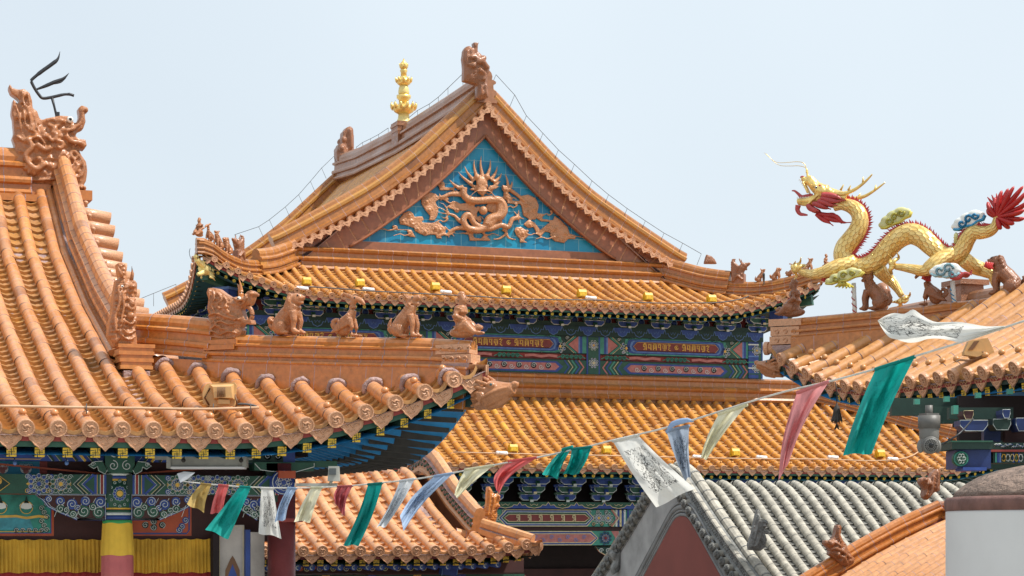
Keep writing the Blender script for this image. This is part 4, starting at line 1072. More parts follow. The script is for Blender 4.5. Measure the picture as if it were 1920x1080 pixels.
# =============================================================== LEFT HALL (nearest)
LX1, LYE = 5.57, 16.0
lh = thing('temple_pavilion', 'nearest hall at the left edge with big orange tube tiles and painted beams', 'temple', (1.0, 20, 0))
prof_n = [(0, 0), (1.24, .31), (2.1, .62), (3.75, 1.26), (5.2, 1.95), (6.3, 2.72)]
NF = Face('F', LYE, 6.77, -5.0, LX1, prof_n, 2.37, .56, .12, 2.1, ca=False, B=6.35, hl=.13)
NR = Face('R', LX1, 6.77, LYE, 29.0, prof_n, 2.37, .56, .02, 2.1, cb=False, B=2.55, hl=.13)
mb = MB(); slab(mb, NF, -.045, 0, 50, 14); slab(mb, NR, -.045, 0, 40, 8)
nroof = mb.build('roof', 'mortar', lh)
en = ends_for('end_glaze', True, .066, .185, .115); items = []
us = tiles(NF, nroof, 'tile_left', 'pan_left', .2355, .060, .20, start=2.715, ends=(en[0], en[1], items), n=12, step=.125, nail_b=.20, nail_r=.027, umin=-1.2, grout=.007)
items = [x for x in items if x[2].translation.x > 1.2]
put_ends(items, nroof); items = []
tiles(NR, nroof, 'tile_left', 'pan_left', .2355, .060, .25, ends=(en[0], en[1], items), n=8, step=.16, umax=26)
put_ends([x for x in items if x[2].translation.y < 20], nroof)
# mortar packed round the heads of the short tubes at the hip
for u in us:
    d = NF.d(u)
    if .15 < d < 2.5:
        p, tu, tb, n = NF.fr(u, NF.bm(u)-.17, .012)
        arc = [p+tu*math.cos(a_)*(.074+random.uniform(-.005, .005))+n*math.sin(a_)*(.070+random.uniform(-.004, .006))+tb*(.02+.05*max(0, -math.sin(a_))) for a_ in [math.radians(-48+276*k/14) for k in range(15)]]
        mb = MB(); mb.tube(arc, [.020+random.uniform(-.006, .008) for _ in arc], 7, 0, .5, up=tb); mb.build('mortar_collar', 'mortar', nroof)

# hip ridge in two heights: tall behind the horned beast, lower out to the corner
def hipP(d, dz=0): p = NF.P(LX1-d, d); return p+Vector((0, 0, dz))
mb = MB()
plate = [(-.10, -.08, 0), (-.09, .06, 0), (.09, .06, 0), (.10, -.08, 0)]
def hPx(x, y): return PP(x, y, (LX1, LYE, 0), (1, 1, 0))
s1 = [hPx(248, 586), hPx(290, 589), hPx(340, 592), hPx(400, 598)]; s2 = catmull([hPx(390, 626), hPx(460, 628), (hPx(600, 631)), hPx(700, 633), hPx(800, 634), hPx(884, 639)], 4)
lowb = [p-V(0, 0, .25) for p in [hPx(248, 618)]+s2[::2]+[s2[-1]]]
plate = [(-.10, -.30, 0), (-.085, .02, 0), (.085, .02, 0), (.10, -.30, 0)]
sweep(mb, lowb, plate, seg=.235, grout=1, gl=.006)
sweep(mb, [p-V(0, 0, .34) for p in s1], ridge_section(.105, .34, 0, 0, .07), seg=.2, grout=1, gl=.007, gs=1.015)
sweep(mb, [p-V(0, 0, .24) for p in s2], ridge_section(.092, .24, 0, 0, .06), seg=.215, grout=1, gl=.007, gs=1.015)
hipr = mb.build('hip_ridge', ['ridge_glaze', 'grout', 'gold_brown_band'], nroof)
HD = V(1, -1, 0).normalized()
# stacked carved pieces that close the hip at the corner
mb = MB(); c = hPx(860, 645)-V(0, 0, .27); R45 = Matrix.Rotation(-PI/4, 3, 'Z')
mb.box(c+V(0, 0, .225)-HD*.02, (.30, .15, .075), 0, .6, R45); mb.box(c+V(0, 0, .145)+HD*.02, (.26, .17, .07), 0, .3, R45); mb.box(c+V(0, 0, .06)-HD*.02, (.30, .17, .10), 1, .5, R45)
sdv = V(-1, -1, 0).normalized()
for z, L in ((.225, .15), (.145, .11)):
    a = c+V(0, 0, z)+sdv*(.08 if z > .2 else .098)
    for k in range(4):
        b0 = a+HD*(-L+.03+k*L*.55); mb.tube([b0+HD*math.cos(q*.9)*.022*(1-q*.1)+V(0, 0, math.sin(q*.9)*.022*(1-q*.1)) for q in range(7)], .006, 5, 0, .8)
mb.tube([c+V(0, 0, .07)-HD*.1, c+V(0, 0, .06)+HD*.16], .064, 12, 0, .5)
o = mb.build('corner_block', ['end_glaze', 'mortar'], hipr)
p = c+V(0, 0, .06)+HD*.162; inst('end_tile', en[0], frame(p, V(0, 0, 1).cross(HD), V(0, 0, 1), HD), nroof)
p = c+HD*.13+V(0, 0, -.04); inst('drip_tile', en[1], frame(p, V(0, 0, 1).cross(HD), V(0, 0, 1), HD), nroof)
# rake ridge, gable and verge stubs
mb = MB(); rk = [NF.P(3.18, b, .02) for b in [2.35+4.1*i/20 for i in range(21)]]
sweep(mb, [p+V(0, 0, 0) for p in rk], ridge_section(.115, .36, 0, 0, .072), seg=.21, grout=1, gl=.007, gs=1.015, side=(1, 0, 0))
for k in (0, 1):   # stepped course at the foot of the rake on the tiled side
    sweep(mb, [p+V(-.15-.06*k, 0, .04-.03*k) for p in rk], [(.035*math.cos(a), .03*math.sin(a), 0) for a in [x*PI/4 for x in range(8)]], seg=.21, grout=1, gl=.007, side=(1, 0, 0))
rkr = mb.build('rake_ridge', ['ridge_glaze', 'grout'], nroof)
for o_ in (rkr,): o_.data.materials[0] = MATS['tile_left']
mb = MB(); b = 2.5
while b < 6.2:
    p = NF.P(3.2, b, .0); q = p+V(.42, 0, -.06)
    mb.tube([p, q], .062, 12, 0, random.random()); mb.lathe([(.02, -.01), (.02, .02), (.03, .03), (.02, .05), (.002, .055)], p+V(.17, 0, .055), 8, 0, .3)
    mb.box(p+V(.2, .12, -.06), (.36, .10, .03), 0, .3); b += .235
vt = mb.build('verge_tiles', 'end_glaze', nroof)
mb = MB(); pts = [(3.1, 16.0+2.6, 7.3)]+[tuple(NF.P(3.1, b, -.1)) for b in (2.6, 3.4, 4.4, 5.4, 6.3)]; back = [(3.1, 44.9-y, z) for _, y, z in pts[::-1]]
mb.add(pts+back, [tuple(range(len(pts)*2))], 0, .5, False); mb.build('gable_panel', 'barge_glaze', lh)
mb = MB(); mb.add([(-5, 22.4, 9.45), (3.1, 22.4, 9.45), (3.1, 28.9, 6.8), (-5, 28.9, 6.8)], [(0, 1, 2, 3)]); mb.build('rear_slope', 'tile_left', nroof)
# main ridge
mb = MB(); sweep(mb, [(-5, 22.35, 9.46), (0, 22.35, 9.46), (2.85, 22.35, 9.46)], ridge_section(.17, .50, 0, 0, .09), seg=.42, grout=1, gl=.009, gs=1.01)
mb.box((-1, 22.4, 9.42), (8.1, .28, .34), 0)
sweep(mb, [(-5, 22.18, 9.42), (3.0, 22.18, 9.42)], [(-.04, -.03, 0), (.04, -.03, 0), (.04, .04, 0), (-.04, .04, 0)], seg=.3, grout=1)
mb.build('main_ridge', ['ridge_glaze', 'grout'], nroof)
# eave boards, rafters, soffit, hip beam
mb = MB()
for F in (NF, NR): slab(mb, F, -.20, 0, 44, 6, .05, maxb=1.9)
mb.build('soffit', 'soffit_blue', nroof)
mb = MB()
for F in (NF, NR): boards(mb, F, 0, 1, .045, .05, -.055)
mb.build('eave_boards', ['beam_red', 'beam_green'], nroof)
rfN = proto(mesh_rafter('rafter', ['beam_dkgreen', 'emblem_gold'], .072, .50, 'wan'))
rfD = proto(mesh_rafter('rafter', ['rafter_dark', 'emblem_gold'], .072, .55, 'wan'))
rrN = proto(mesh_round_rafter('round_rafter', ['beam_blue', 'line_white', 'beam_dkgreen'], .04, 1.2))
bx = MB(); bx.box((0, 0, -.75), (.085, .085, 1.5), 0); rbl = proto(bx.build('inner_rafter', 'soffit_blue'))
rafters(NF, rfN, 'rafter', nroof, .205, .07, -.185, umin=1.2, fan=.5, droop=.12)
rafters(NF, rrN, 'round_rafter', nroof, .205, .50, -.20, umin=1.2, umax=4.2, fan=.3, droop=.2)
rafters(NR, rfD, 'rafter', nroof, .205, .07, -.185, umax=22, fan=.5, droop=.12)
rafters(NR, rbl, 'inner_rafter', nroof, .205, .42, -.235, umin=LYE+.55, umax=22, fan=.4, droop=.3)
mb = MB(); hip_beam(mb, hPx(894, 716), hipP(1.9, -.22), .12, .20, 0); mb.build('corner_beam', 'beam_dkgreen', nroof)
# ---------- painted timber front
FY = 17.2
def CZx(px, y=FY): return Py(px, 900, y).x
def CZz(py, y=FY, px=220): return Py(px, py, y).z
mb = MB(); cv = Canvas(mb, y=FY-.1, lay=.0015)
c0, c1 = 2.884, 4.235; hw = .105
def beam(x0, x1, z0, z1, y, m, th=.14): mb.box(((x0+x1)/2, y+th/2, (z0+z1)/2), (x1-x0, th, z1-z0), m)
Z = CZz
# main painted beam (flowers and chevrons)
z0, z1 = Z(927), Z(891); zm = (z0+z1)/2; h = z1-z0
beam(-3, c1, z0, z1, FY-.1, DG); 
def bay(a, b, z0, z1, l=1):
    zm = (z0+z1)/2; h = z1-z0
    cv.rect(a, z0, b, z1, G, l)
    for E, sx in ((a, -1), (b, 1)):
        x = E
        for o0, o1, m_ in ((0, .018, BL), (.018, .024, WH), (.024, .045, RD), (.045, .05, WH), (.05, .07, G), (.07, .074, GO), (.074, .095, BL)):
            cv.rect(min(E-sx*o0, E-sx*o1), z0, max(E-sx*o0, E-sx*o1), z1, m_, l+1)
        for o, m_, w in ((.12, BL, .022), (.135, WH, .004), (.15, G, .022), (.168, CR, .005), (.185, DG, .02), (.20, WH, .004), (.215, G, .018)):
            cv.stroke([(E-sx*(o-.02), z0), (E-sx*(o+.06), zm), (E-sx*(o-.02), z1)], w, m_, l+2)
        for k, f in ((.36, (BL, WH, GO, G)), (.53, (G, WH, BL, BL))):
            cv.poly([(E-sx*(k+.10), zm), (E-sx*k, zm+h*.42), (E-sx*(k-.10), zm), (E-sx*k, zm-h*.42)], GO, l+1)
            cv.flower(E-sx*k, zm, .082, f, l+3, 10, .003)
            for s2 in (-1, 1):
                for s3 in (-1, 1): cv.spiral(E-sx*k+s2*.075, zm+s3*h*.36, .022, WH, G if s2 > 0 else BL, l+2, w=.0035, dirn=s2)
        for k in (.46, .62):
            cv.spiral(E-sx*k, z0+.02, .022, GO, None, l+2, w=.004); cv.spiral(E-sx*k, z1-.02, .022, WH, None, l+2, w=.004)
bay(c0-1.62, c0-hw, z0, z1); bay(c0+hw, c1-.03, z0, z1)
cx = c0-1.05; cv.poly([(1.2, z0+.01), (cx+.1, z0+.01), (cx+.19, zm), (cx+.1, z1-.01), (1.2, z1-.01)], DG, 3); cv.stroke([(cx+.1, z0+.01), (cx+.19, zm), (cx+.1, z1-.01)], .006, GO, 4); cv.disc(cx+.10, zm+.02, .03, GO, 5); cv.spiral(cx+.10, zm+.02, .022, RD, None, 5, w=.003)
# upper beam band just under the rafters
z0, z1 = Z(866), Z(838); beam(-3, c1+.1, z0, z1, FY-.06, BL); cv.y = FY-.06; zm = (z0+z1)/2
cv.stroke([(1.2, z1-.012), (c0-.5, z1-.012), (c0-.62, z0+.012), (1.2, z0+.012)], .005, GO, 2)
for k in range(14): cv.spiral(1.5+k*.062, zm+.018, .026, WH, G if k % 2 else BL, 2, w=.0035, dirn=1 if k % 2 else -1)
for k in range(7):
    for sx in (-1, 1):
        X = c0+sx*(.14+k*.062)
        cv.stroke([(X, z0), (X+sx*.10, z1)], .02, (BL, G, GO, DG, BL, G, DG)[k], 3); cv.stroke([(X+sx*.013, z0), (X+sx*.113, z1)], .0035, (WH, CR, WH, GO, WH, CR, WH)[k], 4)
cv.rect(c0+.62, z0, c1, z1, DG, 2)
for k in range(8): cv.spiral(c0+.68+k*.09, zm, .03, WH, BL if k % 2 else G, 3, w=.004)
# dark recess with red-brown boards between the two beams
beam(-3, c1+.05, Z(893), Z(864), FY+.12, DR, .05)
cv.y = FY+.118; a, b = CZx(-60), CZx(78)
cv.rect(a, Z(890), b, Z(866), PS, 1); cv.rect(b-.02+.02, Z(890), b+.06, Z(866), RD, 1)
for X in (CZx(8), CZx(52)):
    cv.disc(X, Z(881), .045, CW, 2, 12, .035); cv.disc(X-.02, Z(878), .02, PK, 3); cv.disc(X+.02, Z(878), .02, PK, 3); cv.disc(X, Z(884), .022, PK, 3)
    for k in range(5): cv.ring(X+(k-2)*.02, Z(874), .012, .003, CW, 4, 8)
# green scroll brackets flanking the column head
for sx in (-1, 1):
    P = [(c0+sx*.10, Z(882)), (c0+sx*.14, Z(866)), (c0+sx*.2, Z(867)), (c0+sx*.25, Z(874)), (c0+sx*.21, Z(880)), (c0+sx*.18, Z(876)), (c0+sx*.17, Z(884)), (c0+sx*.12, Z(890))]
    mb.prism([(x, FY-.11, z) for x, z in P], (0, 1, 0), G, .5, .05); cv.y = FY-.136; cv.stroke(P, .005, WH, 1, True); cv.spiral(c0+sx*.215, Z(872), .02, WH, None, 2, w=.004)
    cv.y = FY+.02; cv.stroke([(c0+sx*.14, Z(888)), (c0+sx*.95, Z(872))], .014, OR, 2)
mb.box((c0, FY-.04, (Z(886)+Z(848))/2), (.235, .18, Z(848)-Z(886)), G); cv.y = FY-.131
for sx in (-1, 1): cv.spiral(c0+sx*.055, Z(874), .042, WH, None, 1, w=.006, dirn=sx, a0=PI/2); cv.stroke([(c0+sx*.11, Z(850)), (c0+sx*.05, Z(858)), (c0, Z(856))], .006, WH, 1)
# corbel wings under the beam
z1 = Z(927); z0 = Z(974)
for col, sides, L in ((c0, (-1, 1), .66), (c1, (-1,), .44)):
    for sx in sides:
        P = [(col+sx*hw, z0), (col+sx*L*.5, z0), (col+sx*L*.62, z0+.035), (col+sx*L*.72, z0+.06), (col+sx*L*.84, z0+.10), (col+sx*L*.9, z0+.15), (col+sx*L, z1), (col+sx*hw, z1)]
        mb.prism([(x, FY-.03, z) for x, z in P], (0, 1, 0), DR, .5, .06, side=RD); cv.y = FY-.061
        cv.stroke(P, .016, BL, 1, True); cv.stroke(P, .004, WH, 3, True); Pi = [(col+(x-col)*.95+sx*.006, z0+(z-z0)*.92+.008) for x, z in P]; cv.stroke(Pi, .003, WH, 2, True)
        for i, (fx, fz, r) in enumerate(((.22, .68, .042), (.24, .28, .045), (.40, .72, .036), (.42, .32, .046), (.56, .6, .04), (.55, .2, .03), (.70, .72, .034), (.70, .42, .034), (.84, .8, .026), (.31, .5, .03), (.49, .45, .026), (.63, .36, .026))):
            X = col+sx*L*fx; Zz = z0+(z1-z0)*fz
            cv.spiral(X, Zz, r, WH, (BL, G, BL, G)[i % 4], 3, w=.0045, turns=1.5, a0=i, dirn=1 if i % 2 else -1)
        for i in range(5): X = col+sx*L*(.25+.13*i); cv.stroke([(X, z0+.02+.01*(i % 2)), (X+.03, z0+(z1-z0)*.5), (X+.07, z1-.03)], .0035, WH, 2)
# wall panels behind: landscape (left), vermilion (right)
cv.y = FY+.30
beam(-3, c1+.0, Z(1016, FY+.32), Z(900, FY+.32), FY+.32, DR, .04); cv.y = FY+.318
a, b = Py(-40, 0, cv.y).x, Py(101, 0, cv.y).x; z0, z1 = Py(50, 1005, cv.y).z, Py(50, 925, cv.y).z
cv.rect(a, z0, b, z1, OR, 1); cv.rect(a, z0+.02, b-.02, z1-.01, BL, 2); cv.rect(a, z0+.028, b-.028, z1-.01, LS, 3)
cv.poly([(a, z0+.05), (b-.16, z0+.05), (b-.20, z0+.16), (a, z0+.16)], PW, 4)
cv.stroke([(a, z0+.15), (b-.30, z0+.16), (b-.22, z0+.145), (b-.12, z0+.16), (b-.05, z0+.15)], .02, GO, 5)
for X in (a+.17, b-.22): cv.disc(X, z1-.10, .055, CW, 5, 14, .028); cv.ring(X, z1-.115, .05, .006, GO, 6); cv.poly([(X-.02, z1-.08), (X+.02, z1-.08), (X, z1-.02)], DG, 6)
for i in range(7): cv.spiral(b-.06-.02*(i % 3), z0+.05+.035*i, .022, WH, G, 5, w=.0035); 
for i in range(5): cv.spiral(b-.1-.05*i, z0+.045, .02, WH, DG, 5, w=.0035)
cv.stroke([(a, z0+.035), (b-.1, z0+.035)], .006, GO, 6)
a, b = Py(245, 0, cv.y).x, Py(359, 0, cv.y).x
cv.rect(a, z0, b, z1, OR, 1); cv.stroke([(a+.02, z0+.02), (b-.04, z0+.02), (b-.02, z0+.05), (b-.02, z1)], .012, BL, 2)
for X, Zz in ((a+.12, z0+.09), (a+.19, z0+.07), (a+.26, z0+.09), (a+.19, z0+.12), (b-.08, z0+.08), (b-.05, z0+.13), (b-.10, z0+.05), (b-.1, z1-.10), (b-.17, z1-.13), (b-.24, z1-.10), (b-.13, z1-.06)):
    cv.spiral(X, Zz, .026, WH, DG if X < b-.15 else BL, 3, w=.004, a0=X*30)
timb = mb.build('painted_beams', PM, lh)
# columns
mb = MB(); zt = Z(974)
mb.tube([(c0, FY, 0), (c0, FY, Z(866))], .112, 24, 3)
def band(za, zb, r, m): mb.lathe([(r, za), (r, zb)], (c0, FY, 0), 24, m)
for za, zb, m_ in ((966, 974, 1), (961, 966, 2), (956, 961, 0), (952, 955, 4), (898, 902, 4), (892, 898, 1), (888, 892, 2), (884, 888, 0)): band(Z(za), Z(zb), .1145, m_)
mb.lathe([(.116, Z(984)), (.120, Z(975))], (c0, FY, 0), 24, 5)
# curved flower panel on the column
def cyl(a, z, r=.117): return (c0+math.sin(a)*r, FY-math.cos(a)*r, z)
def cflower(zc, r):
    def disc(a, z, q, m, l, n=10): mb.add([cyl(a+math.cos(2*PI*i/n)*q/.117, z+math.sin(2*PI*i/n)*q, .117+l*.001) for i in range(n)], [tuple(range(n))], m, .5, False)
    for i in range(12):
        an = 2*PI*i/12; disc(math.cos(an)*r*.78/.117, zc+math.sin(an)*r*1.0, r*.17, 0, 1); disc(math.cos(an)*r*.78/.117, zc+math.sin(an)*r*1.0, r*.11, 2, 2, 8); disc(math.cos(an)*r*.78/.117, zc+math.sin(an)*r*1.0, r*.08, 0, 3, 8)
    for i in range(12):
        an = 2*PI*i/12; disc(math.cos(an)*r*.42/.117, zc+math.sin(an)*r*.46, r*.14, 2, 3, 8); disc(math.cos(an)*r*.42/.117, zc+math.sin(an)*r*.46, r*.115, 1, 4, 8)
    disc(0, zc, r*.24, 4, 6, 14)
mb.lathe([(.1165, Z(952)), (.1165, Z(902))], (c0, FY, 0), 24, 0)
cflower(Z(926), .10)
for s1 in (-1, 1):
    for zz in (Z(906), Z(948)): mb.add([cyl(s1*.9, zz-.02, .1185), cyl(s1*.35, zz, .1185), cyl(s1*.9, zz+.02, .1185)], [(0, 1, 2)], 1, .5, False)
mb.build('column', ['beam_green', 'beam_blue', 'line_white', 'post_red', 'line_gold', 'bright_green'], lh)
mb = MB(); mb.tube([(c1, FY, 0), (c1, FY, Z(866))], .115, 24, 0); mb.build('column', 'post_red', lh)
mb = MB(); cv = Canvas(mb, y=FY-.12, lay=.0015)
xx, zz = CZx(515), Z(905); mb.tube([(c1-.02, FY-.16, Z(903)), (c1-.02, FY+.6, Z(903))], .115*0+.10, 24, BL)
cv.y = FY-.161; cv.ring(c1-.02, Z(903), .094, .006, WH, 1, 20); cv.ring(c1-.02, Z(903), .05, .005, WH, 2, 12)
for k in range(8): cv.ring(c1-.02+math.cos(k*PI/4)*.045, Z(903)+math.sin(k*PI/4)*.045, .024, .004, WH, 2, 8)
mb.box((c1-.10, FY-.02, (Z(940)+Z(866))/2), (.10, .16, Z(866)-Z(940)), DG); 
mb.box((c1+.0, FY-.0, Z(872)), (.5, .2, .07), G); mb.box((c1+.0, FY-.05, Z(888)), (.14, .3, .06), OR); mb.box((c1+.15, FY, Z(866)), (.62, .12, .05), G)
cv.y = FY-.105; cv.stroke([(c1-.25, Z(867)), (c1-.2, Z(879)), (c1-.1, Z(882)), (c1+.1, Z(882)), (c1+.25, Z(872)), (c1+.25, Z(865))], .006, WH, 1)
mb.box((c1+.02, FY, Z(975)), (.26, .25, .03), RD)
mb.build('beam_end', PM, lh)
# side beam running back from the corner column, and the room behind
mb = MB(); mb.box((c1, 21, Z(905)), (.14, 7.4, .2), DR); mb.box((c1, 21, Z(870)), (.14, 7.4, .12), BL); mb.build('side_beam', PM, lh)
mb = MB(); mb.box((0, 19.5, 3.2), (8.3, .1, 6.5), 0); mb.build('rear_wall', 'unlit_black', lh)
mb = MB(); mb.box((3.0, 18.6, 6.66), (3, 2.5, .04), 0); mb.build('ceiling_board', 'unlit_black', lh)
# pale post, blue strip, grey door leaf by the corner column
y = FY+.12
mb = MB(); a, b = Py(470, 0, y).x, Py(496, 0, y).x; mb.box(((a+b)/2, y+.05, 3.0), (b-a, .1, 6.02), 0); mb.build('post', 'pale_post', lh)
mb = MB(); a2, b2 = Py(461, 0, y).x, Py(470, 0, y).x; mb.box(((a2+b2)/2, y+.06, 3.0), (b2-a2, .1, 6.06), 0); a3, b3 = Py(400, 0, y).x, Py(412, 0, y).x; mb.box(((a3+b3)/2, y+.06, 3.0), (b3-a3, .1, 6.0), 1); mb.build('door_frame', ['beam_blue', 'unlit_black'], lh)
mb = MB(); a, b = Py(412, 0, y).x, Py(461, 0, y).x; zt = Py(435, 985, y).z; mb.prism([(a, y+.08, 0), (b, y+.08, 0), (b, y+.08, zt+.004), (a, y+.08, zt)], (0, 1, 0), 0, .5, .04)
cv = Canvas(mb, y=y+.058, lay=.0015); xm = (a+b)/2+.01; zq = Py(440, 1042, y).z
cv.poly([(xm-.07, zq-.5), (xm+.07, zq-.5), (xm+.06, zq-.12), (xm+.02, zq-.03), (xm, zq), (xm-.02, zq-.03), (xm-.06, zq-.12)], 1, 1)
cv.poly([(xm-.04, zq-.5), (xm+.04, zq-.5), (xm+.035, zq-.16), (xm, zq-.07), (xm-.035, zq-.16)], 2, 2); cv.stroke([(a+.01, zt-.6), (a+.01, zt-.01), (b-.01, zt-.01), (b-.01, zt-.6)], .006, 3, 1)
mb.build('door', ['pale_post', 'lamp_tan_dark', 'beam_blue', 'line_cream'], lh)
# pleated curtains
def pleats(x0, x1, z0, z1, y, amp, n, seed=0, wave=.01):
    rnd = random.Random(seed); m = MB(); nx = n*6; nz = 6; vs = []
    ph = [rnd.uniform(-.3, .3) for _ in range(n+1)]
    for j in range(nz+1):
        for i in range(nx+1):
            k = i/6; f = j/nz; a = abs(math.sin(PI*(k+ph[int(min(k, n))]*.3)))**.6
            vs.append((x0+(x1-x0)*i/nx+wave*.3*math.sin(k*2+f*3), y-a*amp*(.5+.5*f)-.005*math.sin(k*.7), z1-(z1-z0)*f+(wave*math.sin(k*1.3)*.5 if 0 < j else .004*math.sin(k*1.9))))
    m.add(vs, [(j*(nx+1)+i, j*(nx+1)+i+1, (j+1)*(nx+1)+i+1, (j+1)*(nx+1)+i) for j in range(nz) for i in range(nx)], 0, .5, True); return m
y = FY+.28; m = pleats(Py(-30, 0, y).x, Py(193, 0, y).x, Py(0, 1074, y).z, Py(0, 1012, y).z, y, .034, 30, 1)
o = m.build('valance', 'yellow_cloth'); tag(o, 'old yellow pleated valance along the left edge, left of the wrapped column', 'valance', 'yellow valances over the doorway')
m = pleats(Py(247, 0, y).x, Py(402, 0, y).x, Py(300, 1074, y).z, Py(300, 1011, y).z, y, .034, 22, 2)
o = m.build('valance', 'yellow_cloth'); tag(o, 'old yellow pleated valance between the wrapped column and the grey door', 'valance', 'yellow valances over the doorway')
m = pleats(Py(-30, 0, y+.03).x, Py(404, 0, y+.03).x, 4.2, Py(0, 1070, y+.03).z, y+.03, .02, 34, 3)
o = m.build('curtain', 'red_cloth'); tag(o, 'dark red curtain hanging below the yellow valances', 'curtain')
def wrap(name, za, zb, r0, r1, m, label, seed):
    rnd = random.Random(seed); mb = MB(); n = 84; vs = []; nz = 5
    for j in range(nz+1):
        f = j/nz
        for i in range(n):
            a = 2*PI*i/n; r = r0+(r1-r0)*f+.005*(abs(math.sin(a*6.5+.3*math.sin(a*3)))-.5)*(0.4+f); vs.append((c0+math.cos(a)*r, FY+math.sin(a)*r, za-(za-zb)*f+.004*math.sin(a*5)))
    mb.add(vs, [(j*n+i, j*n+(i+1) % n, (j+1)*n+(i+1) % n, (j+1)*n+i) for j in range(nz) for i in range(n)], 0, .5, True)
    o = mb.build(name, m); tag(o, label, 'cloth wrap', 'cloth skirts round the painted column')
wrap('column_wrap', Z(981), Z(1041), .118, .132, 'yellow_wrap', 'bright yellow pleated cloth round the painted column, above the pink-red cloth', 1)
wrap('column_wrap', Z(1040), 4.6, .126, .150, 'red_wrap', 'pink-red pleated cloth round the painted column, below the yellow cloth', 2)
# =============================================================== SMALL HALL IN THE MIDDLE FOREGROUND
mh = thing('gate_hall', 'low hall with a rolled orange tile roof, directly below the prayer flags', 'gate hall', (6.5, 28, 0))
prof_m = [(0, 0), (.8, .22), (1.7, .56), (2.3, .86), (2.65, 1.02), (2.9, 1.06)]
MF = Face('F', 25.0, 5.78, 1.0, 9.42, prof_m, .85, .10, .05, 1.0, ca=False, B=2.9)
mb = MB(); slab(mb, MF, -.045, 0, 40, 12)
back = [(-0, 0)]
mb.add([(1, 27.9, 6.8), (8.9, 27.9, 6.8), (8.9, 30.8, 5.7), (1, 30.8, 5.7)], [(0, 1, 2, 3)], 0)
mroof = mb.build('roof', 'mortar', mh)
emd = ends_for('end_glaze', True, .072, .19, .115); items = []
def mcut(u): return 2.9 if u < 8.85 else .7
us = tiles(MF, mroof, 'tile_middle', 'tile_middle', .238, .064, .24, start=7.846, ends=(emd[0], emd[1], items), n=10, step=.17, umin=4.2, nail_b=.17, nail_r=.024, cut=mcut, grout=.006)
put_ends(items, mroof)
# side skirt of the right end
MR = Face('R', 9.42, 5.78, 25.0, 31, prof_m, .85, .10, .05, 1.0, cb=False, B=.8)
mb = MB(); slab(mb, MR, -.045, 0, 16, 3); mb.build('side_slope', 'tile_middle', mroof)
items = []; tiles(MR, mroof, 'tile_middle', 'tile_middle', .238, .064, .24, ends=(emd[0], emd[1], items), n=8, step=.17); put_ends([x for x in items if x[2].translation.y < 29], mroof)
# rake ridge that rolls over the top
mb = MB(); rk = [MF.P(8.9, b, .02) for b in [.72+2.18*i/18 for i in range(19)]]; rk += [V(8.9, 55.8-p.y, p.z) for p in rk[::-1][1:]]
sweep(mb, rk, mirror_prof([(.12, 0, 0), (.125, .04, 0), (.09, .06, 2), (.085, .19, 2), (.11, .20, 1), (.07, .22, 0), (.075, .27, 0), (.05, .32, 0), (.01, .335, 0)]), seg=.26, grout=1, gl=.006, side=(1, 0, 0))
# floral ceramic band panels
c = 0
for p, q in zip(rk, rk[1:]):
    d = (q-p).normalized(); n = V(-1, 0, 0); up = V(0, -d.z, d.y)
    for k in range(2):
        m_ = p.lerp(q, .25+.5*k)+n*.095+up*.125
        for j in range(4): a = j*1.6+k; mb.ell(m_+d*math.cos(a)*.03+up*math.sin(a)*.035, (.012, .026, .02), 3 if j % 2 else 1, nu=6, nv=4)
mrr = mb.build('rake_ridge', ['tile_middle', 'grout', 'beam_orange', 'paint_landscape'], mroof)
for i, mt in enumerate(('tile_middle', 'mortar', 'ridge_glaze', 'beam_green')): mrr.data.materials[i] = MATS[mt]
mb = MB(); pts = [(8.9, p.y, p.z-.06) for p in rk]; mb.add(pts, [tuple(range(len(pts)))], 0); mb.build('gable_panel', 'barge_glaze', mh)
# hip tail towards the corner
mb = MB(); a, b = PP(903, 972, (9.42, 25.0, 0), (1, 1, 0)), PP(998, 1002, (9.42, 25.0, 0), (1, 1, 0))
sweep(mb, [a.lerp(b, k/4)-V(0, 0, .10) for k in range(5)], mirror_prof([(.05, -.10, 0), (.055, -.03, 1), (.04, -.01, 0), (.055, .0, 0), (.058, .05, 0), (.045, .09, 0), (.01, .105, 0)]), seg=.26, grout=1, gl=.006)
mb.tube([a+V(.05, -.05, -.26), b+V(-.05, .05, -.22)], .055, 10, 0)
mb.build('hip_ridge', ['tile_middle', 'mortar'], mroof)
mb = MB(); boards(mb, MF, 0, 0, .03, .05, -.055, umin=4.0); mb.build('eave_boards', ['wall_red', 'beam_green'], mroof)
mb = MB(); slab(mb, MF, -.17, 0, 20, 3, .05, maxb=1.2, umin=4); mb.build('soffit', 'beam_dkgreen', mroof)
rfM = proto(mesh_rafter('rafter', ['beam_dkgreen', 'emblem_gold'], .075, .5, 'wan')); rrM = proto(mesh_round_rafter('round_rafter', ['beam_blue', 'line_white', 'beam_ltblue'], .045, .9))
rafters(MF, rfM, 'rafter', mroof, .1766, .09, -.165, umin=5.5, droop=.1, inset=.1)
rafters(MF, rrM, 'round_rafter', mroof, .1766, .16, -.235, umin=5.59, umax=9.1, droop=.1, inset=.1)
y = 26.0; mb = MB(); cv = Canvas(mb, y=y-.08, lay=.003)
zt, zb = Py(700, 1040, y).z, Py(700, 1075, y).z; xr = Py(890, 1050, y).x
mb.box((6.3, y, (zt+zb)/2+.05), (6.6, .14, zt-zb+.1), DR)
for k in range(16):
    X = 5.6+k*.17; cv.spiral(X, (zt+zb)/2+.02*(k % 3-1), .06, GO if k < 9 else WH, (OR if k < 9 else BL), 2, w=.01, a0=k)
    cv.spiral(X+.08, (zt+zb)/2-.05, .04, CR, BL if k % 2 else G, 2, w=.008, dirn=-1)
